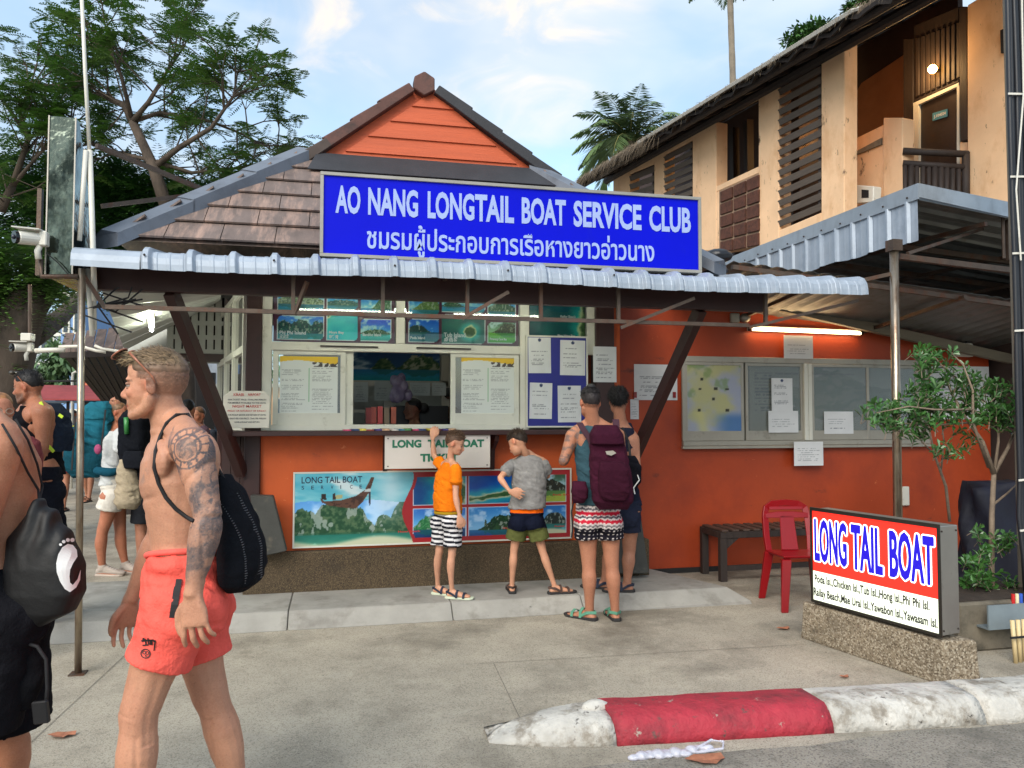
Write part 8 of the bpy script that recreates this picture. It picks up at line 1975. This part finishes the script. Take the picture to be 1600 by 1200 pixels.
garment(b4, 'shirt', [vring([(J4['neck'] + UZ * .005, sd4, .062, F4, .058), (J4['neck'] - UZ * .03, sd4, .125, F4, .080), (J4['chest'] + UZ * .03, sd4, .152, F4, .105), (J4['chest'] - UZ * .05, sd4, .146, F4, .108), (J4['waist'], sd4, .146, F4, .115), (J4['pelvis'] + UZ * .02, sd4, .160, F4, .122)]),
    vlimb([J4['shL'] - UZ * .012, J4['shL'].lerp(J4['elL'], .62)], [.045, .052, .052]), vlimb([J4['shR'] - UZ * .012, J4['shR'].lerp(J4['elR'], .72)], [.045, .052, .05])], .0065, lambda co, nv: mixc(np.tile(np.array((134, 132, 130.)), (len(co), 1)) * (1 + .12 * n3(co, 60, 3))[:, None], near(co, aD(826, 722, 6.3), .02) * .5, (80, 78, 78)), folds((.3, 0, 1), .0045, 34, 31), smooth=3)
def colourblock(co, nv): return np.where((co[:, 2] > aD(820, 803, 6.3).z)[:, None], np.array((232, 98, 18.)), np.where((co[:, 2] > aD(820, 829, 6.3).z + .015 * np.sin(co[:, 0] * 20))[:, None], np.array((20, 24, 40.)), np.array((88, 92, 52.))))
garment(b4, 'shorts', shorts_vols(J4, .80, .62, 1.02, .05, 1.2, .95), .0065, colourblock, folds((1, .2, 0), .003, 44, 12), smooth=2)
for q in 'LR': shoe(b4, J4['an' + q], J4['to' + q], zb_s, .80 * 1.05, M_DKS, M_BRS)

# ---------------------------------------------------------------- 5. man in teal tank with burgundy rucksack
J5 = jd(head=(922, 630, 5.98), neck=(927, 662, 6.02), chest=(932, 702, 6.02), waist=(935, 762, 6.02), pelvis=(934, 792, 6.02), shL=(897, 676, 6.02), shR=(964, 676, 6.02), elL=(880, 722, 5.98), wrL=(893, 690, 6.22), elR=(972, 725, 6.1), wrR=(955, 705, 6.32),
        hipL=(917, 810, 6.02), hipR=(952, 810, 6.02), knL=(920, 884, 6.02), knR=(956, 884, 6.02), anL=(921, 950, 6.04), anR=(961, 950, 6.04))
ground_feet(J5, 0.0); J5['toL'] = J5['anL'] + (CF * .6 - CR * .75) * .2; J5['toR'] = J5['anR'] + (CF * .8 - CR * .1) * .2
def tat5(co, nv, c, L, ax, Sh):
    d, t_ = segd(co, J5['shL'], J5['elL']); d2, t2 = segd(co, J5['elL'], J5['wrL']); m = ((d < .07) | (d2 < .055)) * sstep(.42, .56, fbm(co[:, 0] * 34 + co[:, 1] * 20, co[:, 2] * 34, 3)); return mixc(c, m * .6, (74, 74, 80))
p5, L5, ax5, Sh5 = human('person', 'man in teal vest and patterned shorts wearing a burgundy rucksack at noticeboard', J5, 1.0, .0075, (190, 138, 112), face=(CF + CR * -.22), build=.98, smooth=4, paint=tat5)
hair_cap(p5, L5, ax5, Sh5, (26, 22, 24), .006, 'short', n_str=6000, length=.024, back=-.03, col2=(44, 38, 38), seed=15)
MB().ball(L5(0, -.03, .135), (.035, .035, .024), 12, 8).build('topknot', mat('hair_black', (24, 22, 24), .6, var=.2, scale=60, bump=.5, bscale=120), p5, smooth=True)
sd5 = (J5['shR'] - J5['shL']).normalized(); F5 = UZ.cross(sd5)
garment(p5, 'vest', [vring([(J5['neck'] - UZ * .015, sd5, .075, F5, .066), (J5['neck'] - UZ * .055, sd5, .140, F5, .095), (J5['chest'] + UZ * .03, sd5, .172, F5, .135), (J5['chest'] - UZ * .07, sd5, .172, F5, .132), (J5['waist'], sd5, .158, F5, .125), (J5['pelvis'] + UZ * .02, sd5, .176, F5, .135)])], .0075, lambda co, nv: np.tile(np.array((52, 78, 88.)), (len(co), 1)) * (1 + .1 * n3(co, 14, 3))[:, None], folds((.2, 0, 1), .004, 28, 41), smooth=3)
def fair(co, nv):
    z = (aD(930, 785, 6).z - co[:, 2]) / .205; x = co[:, 0]; c = np.tile(np.array((196, 186, 182.)), (len(co), 1)); zig = .012 * np.sin(x * 140)
    for a, b, col in ((.0, .10, (120, 112, 112)), (.16, .24, (90, 84, 90)), (.30, .44, (186, 34, 56)), (.47, .54, (70, 64, 74)), (.60, .74, (186, 34, 56)), (.80, .88, (110, 104, 106)), (.93, 1.4, (30, 28, 36))): c = np.where(((z + zig * 2 > a) & (z + zig * 2 < b))[:, None], np.array(col, float), c)
    return np.where((((np.modf(x * 28 + 50)[0] < .3) & (np.modf(z * 7 + 5)[0] < .25)))[:, None], np.array((210, 200, 196.)), c)
garment(p5, 'shorts', shorts_vols(J5, 1.0, .42, 1.0, .05, 1.12, 1.0), .0075, fair, folds((1, .2, 0), .003, 40, 12), smooth=2)
for q in 'LR': shoe(p5, J5['an' + q], J5['to' + q], 0, 1.0, M_DKS, M_GRS)
rk = thing('rucksack', 'burgundy hiking rucksack worn by the man in teal vest', 'rucksack', tuple(aD(950, 730, 5.85)))
M_PACK = M_CLOTH
bc = lambda px, py, d=5.80: aD(px, py, d)
pc_ = lambda co, nv: np.tile(np.array((58, 22, 38.)), (len(co), 1)) * (1 + .18 * n3(co, 18, 3))[:, None]
garment(rk, 'pack_body', [vring([(bc(945, 668), CR, .07, CF, .06, 24, 3), (bc(947, 680), CR, .120, CF, .095, 24, 3), (bc(951, 715), CR, .145, CF, .115, 24, 3.2), (bc(955, 755), CR, .160, CF, .12, 24, 3.2), (bc(957, 782), CR, .155, CF, .11, 24, 3), (bc(957, 795), CR, .11, CF, .07, 24, 3)])], .0075, pc_, folds((.2, 0, 1), .0035, 30, 51))
garment(rk, 'front_pocket', [vring([(bc(956, 722, 5.68), CR, .085, CF, .03, 20, 3), (bc(958, 735, 5.67), CR, .115, CF, .045, 20, 3), (bc(960, 768, 5.67), CR, .118, CF, .045, 20, 3), (bc(960, 782, 5.68), CR, .09, CF, .03, 20, 3)])], .0075, (50, 18, 32), folds((0, 0, 1), .003, 40, 52))
garment(rk, 'top_lid', [vring([(bc(946, 664, 5.78), CR, .085, CF, .09, 20, 3), (bc(947, 678, 5.76), CR, .125, CF, .12, 20, 3), (bc(949, 694, 5.75), CR, .13, CF, .11, 20, 3)])], .0075, (54, 20, 36))
for sx, pth in ((-1, ((905, 660), (912, 672), (924, 690), (930, 720))), (1, ((962, 655), (963, 665), (962, 675)))):
    MB().loft([[aD(x, y, 5.90 - .02 * i) + CR * w for w in (-.026, .026)] + [aD(x, y, 5.92 - .02 * i) + CR * w for w in (.026, -.026)] for i, (x, y) in enumerate(pth)]).build('shoulder_strap', mat('burgundy_web', (56, 22, 38), .8, var=.1, scale=30), rk, .003)
tm = MB()
decalc = [[(952 + 6 * math.cos(a), 707 + 3 * math.sin(a)) for a in [2 * math.pi * i / 10 for i in range(10)]]]
MB().slab([aD(x, y, 5.66) for x, y in ((946, 705), (958, 704), (963, 708), (955, 712), (948, 710))], CF * .003).build('maker_mark', M_ALUG, rk)
hp_ = thing('hip_pack', 'small burgundy hip pack hanging beside the rucksack', 'bag', tuple(aD(907, 768, 5.85)))
garment(hp_, 'pouch', [vring([(bc(905, 752, 5.86), CR, .05, CF, .04, 18, 3), (bc(906, 765, 5.85), CR, .068, CF, .055, 18, 3), (bc(906, 778, 5.85), CR, .060, CF, .05, 18, 3), (bc(904, 786, 5.86), CR, .04, CF, .03, 18, 3)])], .007, pc_, folds((0, 0, 1), .002, 50, 3))
MB().tube([aD(896, 785, 5.86), aD(893, 800, 5.88), aD(895, 825, 5.9), aD(893, 840, 5.9)], .006, 6).build('web_tail', M_BLACK, hp_)

# ---------------------------------------------------------------- 6. woman behind him
J6 = jd(head=(966, 628, 6.55), neck=(970, 660, 6.58), chest=(972, 705, 6.58), waist=(973, 760, 6.58), pelvis=(973, 792, 6.58), shL=(945, 680, 6.6), shR=(990, 682, 6.55), elL=(940, 730, 6.6), wrL=(935, 705, 6.75), elR=(996, 730, 6.5), wrR=(985, 715, 6.7),
        hipL=(960, 805, 6.6), hipR=(984, 805, 6.55), knL=(954, 858, 6.6), knR=(983, 862, 6.55), anL=(945, 905, 6.6), anR=(980, 912, 6.5))
ground_feet(J6, zb_s); J6['toL'] = J6['anL'] + (CF * .3 - CR * .8) * .2; J6['toR'] = J6['anR'] + (CR * -.9) * .2
p6, L6, ax6, Sh6 = human('person', 'woman with black curly hair in dark top standing beside rucksack man', J6, .93, .0085, (176, 130, 108), face=(CF + CR * .1), female=True, smooth=4, eyes=False)
hair_cap(p6, L6, ax6, Sh6, (20, 18, 20), .006, 'curly', n_str=5000, length=.035, back=-.075, seed=17, thick=.012)
sd6 = (J6['shR'] - J6['shL']).normalized(); F6 = UZ.cross(sd6)
garment(p6, 'vest', [vring([(J6['neck'] - UZ * .045, sd6, .11, F6, .095), (J6['chest'] + UZ * .03, sd6, .150, F6, .118), (J6['waist'], sd6, .132, F6, .11), (J6['pelvis'] + UZ * .02, sd6, .17, F6, .125)]), vlimb([J6['neck'] + sd6 * .07 - UZ * .01, J6['chest'] + sd6 * .1 + UZ * .03], [.022, .022, .03])], .0085, (34, 36, 50), folds((.2, 0, 1), .003, 34, 61))
garment(p6, 'shorts', shorts_vols(J6, .93, .45, 1.0, .05, 1.1, 1.0), .0085, (38, 42, 58), folds((1, 0, 0), .003, 40, 62))
for q in 'LR': shoe(p6, J6['an' + q], J6['to' + q], zb_s, .93, M_DKS, M_NAV)
sbg = thing('shoulder_bag', 'black shoulder bag with white clip hanging behind the rucksack', 'bag', tuple(aD(988, 740, 6.3)))
garment(sbg, 'bag_body', [vring([(bc(984, 712, 6.3), CR, .04, CF, .04, 18, 3), (bc(988, 728, 6.3), CR, .075, CF, .06, 18, 3), (bc(988, 752, 6.3), CR, .07, CF, .055, 18, 3), (bc(984, 768, 6.3), CR, .045, CF, .04, 18, 3)])], .007, (20, 20, 26), folds((0, 0, 1), .003, 50, 3))
MB().tube([bc(972, 668, 6.4), bc(982, 690, 6.4), bc(985, 715, 6.3)], .010, 6).build('strap', M_BLACK, sbg); MB().tube([bc(996, 742, 6.22), bc(999, 750, 6.22), bc(990, 762, 6.22), bc(992, 772, 6.22)], .005, 6).build('white_cord', M_PAPER, sbg)

# ---------------------------------------------------------------- 7. woman in white shorts with a teal rucksack
J7 = jd(head=(186, 646, 7.75), neck=(180, 668, 7.75), chest=(183, 690, 7.75), waist=(182, 735, 7.75), pelvis=(178, 758, 7.75), shL=(188, 676, 7.62), shR=(180, 676, 7.92), elL=(192, 706, 7.55), wrL=(212, 702, 7.5), elR=(184, 706, 7.95), wrR=(205, 702, 7.9),
        hipL=(176, 772, 7.66), hipR=(180, 772, 7.84), knL=(160, 830, 7.66), knR=(188, 828, 7.82), anL=(160, 885, 7.7), anR=(196, 885, 7.86))
ground_feet(J7, 0); J7['toL'] = J7['anL'] + (CR * 1.0) * .2; J7['toR'] = J7['anR'] + (CR * .9 - CF * .3) * .2
p7, L7, ax7, Sh7 = human('person', 'woman in white shorts and pale shirt carrying a teal trekking rucksack', J7, .93, .009, (190, 130, 104), face=(CR), female=True, smooth=4)
hair_cap(p7, L7, ax7, Sh7, (120, 88, 60), .009, 'long', n_str=0)
garment(p7, 'shirt', [vring([(J7['neck'] - UZ * .03, CF, .10, CR, .07), (J7['chest'] + UZ * .02, CF, .165, CR, .13), (J7['waist'], CF, .155, CR, .13), (J7['pelvis'] + UZ * .0, CF, .165, CR, .135)]), vlimb([J7['shL'], J7['shL'].lerp(J7['elL'], .9)], [.075, .08, .08]), vlimb([J7['shR'], J7['shR'].lerp(J7['elR'], .9)], [.075, .08, .08])], .009, (192, 194, 194), folds((.4, 0, 1), .006, 34, 71))
garment(p7, 'shorts', shorts_vols(J7, .93, .40, 1.02, .06, 1.2, 1.05), .009, (206, 200, 190), folds((1, 0, 0), .004, 30, 72))
for q in 'LR': shoe(p7, J7['an' + q], J7['to' + q], 0, .95, mat('trainer_sole', (176, 162, 150), .8), (168, 156, 146), closed=True)
tk = thing('trekking_rucksack', 'large teal trekking rucksack on the woman in white shorts', 'rucksack', tuple(aD(140, 690, 7.75)))
bq = lambda px, py, d=7.75: aD(px, py, d)
tc_ = lambda co, nv: mixc(np.tile(np.array((28, 84, 100.)), (len(co), 1)) * (1 + .3 * n3(co, 10, 3))[:, None], (n3(co, 5, 8) > .14) * .6, (18, 56, 68))
garment(tk, 'pack_body', [vring([(bq(160, 636), CR, .10, CF, .12, 24, 3), (bq(156, 650), CR, .17, CF, .16, 24, 3), (bq(147, 680), CR, .21, CF, .18, 24, 3), (bq(140, 710), CR, .22, CF, .18, 24, 3), (bq(137, 730), CR, .21, CF, .17, 24, 3), (bq(140, 745), CR, .15, CF, .12, 24, 3)])], .010, tc_, folds((.3, 0, 1), .009, 22, 73))
garment(tk, 'top_lid', [vring([(bq(158, 628), CR, .08, CF, .10, 20, 3), (bq(158, 638), CR, .15, CF, .16, 20, 3), (bq(154, 655), CR, .17, CF, .17, 20, 3)])], .010, (34, 96, 112), folds((.3, 0, 1), .006, 30, 74))
garment(tk, 'hip_belt', [vlimb([bq(150, 735, 7.6), bq(170, 738, 7.58), bq(182, 736, 7.6)], [.04, .045, .035])], .010, (22, 70, 88))
for a, b in (((118, 650), (112, 735)), ((130, 662), (122, 720)), ((165, 640), (158, 700))): MB().bar(bq(*a, 7.52), bq(*b, 7.52), .015, .006, up=CF).build('strap', M_BLACK if a[0] != 130 else mat('cyan_web', (70, 150, 180), .7), tk)
MB().ball(bq(153, 702, 7.5), (.035, .02, .05), 8, 6).build('pink_tag', mat('pink_cloth', (150, 60, 100), .8, var=.2), tk, smooth=True)
tt = thing('tote_bag', 'beige cloth tote bag hanging beside the woman in white shorts', 'bag', tuple(aD(200, 760, 7.4)))
garment(tt, 'bag_body', [vring([(bc(196, 718, 7.4), CR, .05, CF, .06), (bc(198, 735, 7.4), CR, .085, CF, .09), (bc(200, 765, 7.4), CR, .115, CF, .11), (bc(200, 785, 7.4), CR, .118, CF, .11), (bc(200, 795, 7.4), CR, .08, CF, .08)])], .009, (160, 146, 124), folds((1, 0, .1), .008, 34, 81))
# ---------------------------------------------------------------- 8. companion with black rucksack, mostly hidden by walker
J8 = jd(head=(232, 630, 8.0), neck=(232, 655, 8.0), chest=(230, 690, 8.0), waist=(228, 735, 8.0), pelvis=(228, 758, 8.0), shL=(222, 668, 7.85), shR=(240, 668, 8.15), elL=(196, 652, 7.8), wrL=(186, 640, 7.75), elR=(245, 710, 8.2), wrR=(235, 740, 8.2),
        hipL=(224, 772, 7.9), hipR=(234, 772, 8.1), knL=(220, 828, 7.9), knR=(238, 828, 8.1), anL=(218, 885, 7.9), anR=(240, 885, 8.1))
ground_feet(J8, 0); J8['toL'] = J8['anL'] - CR * .2; J8['toR'] = J8['anR'] - CR * .2
p8, L8, ax8, Sh8 = human('person', 'traveller with raised arm and black rucksack behind the tattooed walker', J8, 1.0, .011, (196, 146, 124), face=-CR, smooth=3, eyes=False)
hair_cap(p8, L8, ax8, Sh8, (60, 46, 36), .010, n_str=0)
garment(p8, 'shirt', [vring([(J8['neck'] - UZ * .03, CF, .10, CR, .07), (J8['chest'] + UZ * .02, CF, .18, CR, .13), (J8['waist'], CF, .16, CR, .12), (J8['pelvis'], CF, .175, CR, .13)])], .011, (40, 40, 46))
garment(p8, 'shorts', shorts_vols(J8, 1.0, .8, 1.0, .06, 1.1, 1.0), .011, (44, 46, 52))
bk_ = thing('black_rucksack', 'black rucksack with green bottle in side pocket behind walker', 'rucksack', tuple(aD(210, 690, 7.45)))
garment(bk_, 'pack_body', [vring([(bc(212, 640, 7.5), CR, .08, CF, .08, 20, 3), (bc(210, 655, 7.5), CR, .13, CF, .12, 20, 3), (bc(210, 700, 7.5), CR, .14, CF, .13, 20, 3), (bc(212, 738, 7.5), CR, .12, CF, .1, 20, 3)])], .010, (20, 22, 28), folds((0, 0, 1), .005, 30, 83))
MB().tube([bc(197, 652, 7.36), bc(198, 678, 7.36)], .022, 10).build('bottle', mat('green_plastic', (50, 120, 60), .3), bk_, smooth=True)
garment(bk_, 'hip_pocket', [vring([(bc(210, 705, 7.34), CR, .09, CF, .05, 18, 3), (bc(210, 718, 7.34), CR, .11, CF, .06, 18, 3), (bc(210, 732, 7.34), CR, .09, CF, .05, 18, 3)])], .009, (24, 26, 32))
# ---------------------------------------------------------------- 9. bearded man in a black vest
J9 = jd(head=(45, 606, 5.5), neck=(52, 632, 5.52), chest=(56, 665, 5.52), waist=(62, 715, 5.55), pelvis=(66, 742, 5.55), shL=(66, 640, 5.38), shR=(42, 640, 5.7), elL=(66, 690, 5.36), wrL=(58, 730, 5.34), elR=(45, 690, 5.8), wrR=(40, 730, 5.8),
        hipL=(66, 762, 5.48), hipR=(68, 762, 5.64), knL=(60, 858, 5.45), knR=(78, 858, 5.66), anL=(64, 965, 5.5), anR=(88, 965, 5.7))
ground_feet(J9, 0); J9['toL'] = J9['anL'] - CR * .2; J9['toR'] = J9['anR'] - CR * .2
def beard(co, nv, c, L, ax, Sh):
    q = co - np.array(L(0, 0, 0)); fs = q @ np.array(ax[1]) / Sh; us = q @ np.array(ax[2]) / Sh; st = sstep(-.03, -.05, us) * sstep(.0, .02, fs) * (fs < .12) * (us > -.125) * (np.linalg.norm(q, axis=1) < .15); return mixc(c, st * .6, (60, 46, 40))
p9, L9, ax9, Sh9 = human('person', 'dark haired bearded man in black vest looking down at left', J9, 1.02, .008, (176, 124, 98), face=(-CR - UZ * .12 - CF * .12), build=1.05, smooth=4, paint=beard)
hair_cap(p9, L9, ax9, Sh9, (22, 20, 22), .007, 'short', n_str=3000, length=.02, back=.0, seed=19)
garment(p9, 'vest', [vring([(J9['neck'] - UZ * .05 - CR * .02, CF, .13, CR, .125), (J9['chest'] + UZ * .03 - CR * .03, CF, .18, CR, .180), (J9['chest'] - UZ * .06 - CR * .03, CF, .18, CR, .175), (J9['waist'], CF, .168, CR, .140), (J9['pelvis'] + UZ * .0, CF, .175, CR, .14)]), vlimb([J9['neck'] - CF * .10 - UZ * .02, J9['chest'] - CF * .1 - CR * .06 + UZ * .05], [.024, .024, .04])], .008, (20, 20, 24), folds((.2, 0, 1), .004, 34, 91))
garment(p9, 'shorts', shorts_vols(J9, 1.02, .7, 1.02, .06, 1.15, 1.05), .008, (26, 28, 36), folds((1, 0, 0), .004, 30, 92))
g9 = thing('sunglasses', 'dark sunglasses pushed up on the bearded mans hair', 'sunglasses', tuple(L9(0, .08, .12)))
for sg in (-1, 1):
    MB().tube([L9(sg * .08, -.01, .02), L9(sg * .08, .03, .085)], .003, 6).build('temple', M_FR, g9); cc = L9(sg * .036, .085, .118); MB().ball(cc, (.022, .022, .016), 10, 6).build('lens', M_LENS, g9, smooth=True)
r9 = thing('grey_rucksack', 'dark rucksack with yellow flashes on the bearded man', 'rucksack', tuple(aD(88, 680, 5.6)))
garment(r9, 'pack_body', [vring([(bc(80, 630, 5.6), CR, .05, CF, .08, 18, 3), (bc(86, 645, 5.6), CR, .075, CF, .12, 18, 3), (bc(90, 680, 5.6), CR, .085, CF, .13, 18, 3), (bc(88, 705, 5.6), CR, .07, CF, .12, 18, 3)])], .008, (36, 44, 58), folds((0, 0, 1), .004, 40, 93))
M_NEON = mat('neon_trim', (200, 230, 60), .6, var=.05)
for a, b in (((63, 628), (69, 640)), ((92, 648), (98, 652)), ((76, 697), (84, 706))): MB().bar(bc(*a, 5.36 if a[0] == 63 else 5.44), bc(*b, 5.36 if a[0] == 63 else 5.44), .02, .008, up=CF).build('neon_flash', M_NEON, r9)
# ---------------------------------------------------------------- 10. person with glasses at the picture's left edge
def simple_person(px, ytop, D, S, top_c, bot_c, label, face=-CR, skin=(180, 132, 108), hair=(40, 34, 32), female=False, step=.12, hat=None, z0=0.0, vox=.016, seed=0, longh=False):
    g = aD(px, 650, D); g.z = z0; f = face.normalized(); s = f.cross(UZ); H = lambda ss, ff, z: g + s * ss * S + f * ff * S + UZ * z * S
    Jn = dict(head=H(0, .02, 1.63), neck=H(0, 0, 1.49), chest=H(0, 0, 1.28), waist=H(0, 0, 1.06), pelvis=H(0, 0, .94), shL=H(-.17, 0, 1.42), shR=H(.17, 0, 1.42), elL=H(-.22, -.05, 1.14), elR=H(.22, .04, 1.14), wrL=H(-.20, .02, .90), wrR=H(.20, .14, .92),
              hipL=H(-.08, 0, .90), hipR=H(.08, 0, .90), knL=H(-.09, step * .6, .50), knR=H(.09, -step * .2, .49), anL=H(-.09, step, .085), anR=H(.09, -step * 1.2, .085), toL=H(-.09, step + .2, .03), toR=H(.09, -step * 1.2 + .2, .03))
    t, L, ax, Sh = human('person', label, Jn, S, vox, skin, face=f, female=female, smooth=3, eyes=False)
    hair_cap(t, L, ax, Sh, hair, vox * .8, 'long' if longh else 'short', n_str=0, back=-.02)
    garment(t, 'shirt', [vring([(Jn['neck'] - UZ * .04, s, .09 * S, f, .07 * S), (Jn['chest'] + UZ * .03, s, .175 * S, f, .135 * S), (Jn['waist'], s, .155 * S, f, .12 * S), (Jn['pelvis'] + UZ * .01, s, .18 * S, f, .13 * S)]), vlimb([Jn['shL'], Jn['shL'].lerp(Jn['elL'], .6)], [.075 * S, .078 * S, .07 * S]), vlimb([Jn['shR'], Jn['shR'].lerp(Jn['elR'], .6)], [.075 * S, .078 * S, .07 * S])], vox * .8, top_c, folds((.2, 0, 1), .005, 30, seed))
    garment(t, 'shorts', shorts_vols(Jn, S, .6, 1.0, .06, 1.12, 1.0), vox * .8, bot_c)
    for q in 'LR': shoe(t, Jn['an' + q], Jn['to' + q], z0, S, M_DKS, M_BRS)
    return t, L, ax, Sh
tg_, Lg, axg, Shg = simple_person(-2, 0, 5.0, 1.0, (120, 60, 64), (40, 40, 60), 'person with round glasses peeking in at the left edge', face=(CR * .75 - CF * .65), skin=(196, 140, 116), hair=(150, 104, 66), vox=.009)
for sg in (-1, 1): MB().tube([Lg(sg * .032 + .022 * math.cos(a), .092, .0 + .018 * math.sin(a)) for a in [2 * math.pi * i / 14 for i in range(15)]], .0018, 6).build('glasses_rim', M_ALUG, tg_)
simple_person(292, 0, 8.6, 1.02, (112, 88, 100), (60, 60, 70), 'man in mauve shirt standing behind the left brace', face=CF, hair=(24, 22, 22), vox=.012, seed=3)
simple_person(312, 0, 9.6, .98, (60, 64, 72), (50, 50, 60), 'smiling woman in the shade beyond the mauve shirt man', face=(-CR * .3 - CF), skin=(196, 140, 110), hair=(110, 80, 56), female=True, vox=.013, seed=4)
simple_person(69, 0, 10.5, 1.0, (70, 74, 84), (40, 44, 60), 'balding man walking away in the left street', face=CF, hair=(120, 100, 90), seed=5)
simple_person(97, 0, 13, .98, (190, 190, 60), (150, 60, 60), 'walker in yellow top far down the left street', face=CF - CR * .3, hair=(170, 150, 90), seed=6, female=True)
simple_person(140, 0, 14.5, 1.0, (60, 62, 70), (140, 130, 120), 'walker in dark shirt far behind the rusty pole', face=-CF, seed=7)
simple_person(82, 0, 17, 1.0, (176, 176, 180), (50, 60, 110), 'walker in pale shirt and blue shorts deep in the street', face=CF, seed=8)
simple_person(116, 0, 20, 1.0, (170, 60, 70), (60, 60, 66), 'walker in red shirt deepest in the street', face=-CF, seed=9)
simple_person(28, 0, 15, 1.0, (80, 90, 110), (60, 60, 66), 'walker in blue grey shirt behind the bearded man', face=CR, seed=10)
# clerk and colleague inside the booth
tc2, Lc, axc, Shc = simple_person(648, 0, 7.9, .96, (60, 44, 50), (40, 40, 46), 'woman clerk with dark bun seated inside the booth window', face=(-CR * .8 - CF * .35), skin=(130, 92, 74), hair=(20, 18, 20), female=True, vox=.010, z0=.10)
MB().ball(Lc(0, -.12, .02), (.06, .05, .055), 12, 8).build('hair_bun', mat('hair_black', (24, 22, 24), .6), tc2, smooth=True)
simple_person(700, 0, 8.4, 1.0, (30, 30, 60), (30, 30, 40), 'colleague in dark navy shirt standing in booth shade', face=CF, skin=(90, 66, 54), hair=(16, 14, 16), vox=.012, z0=.18)
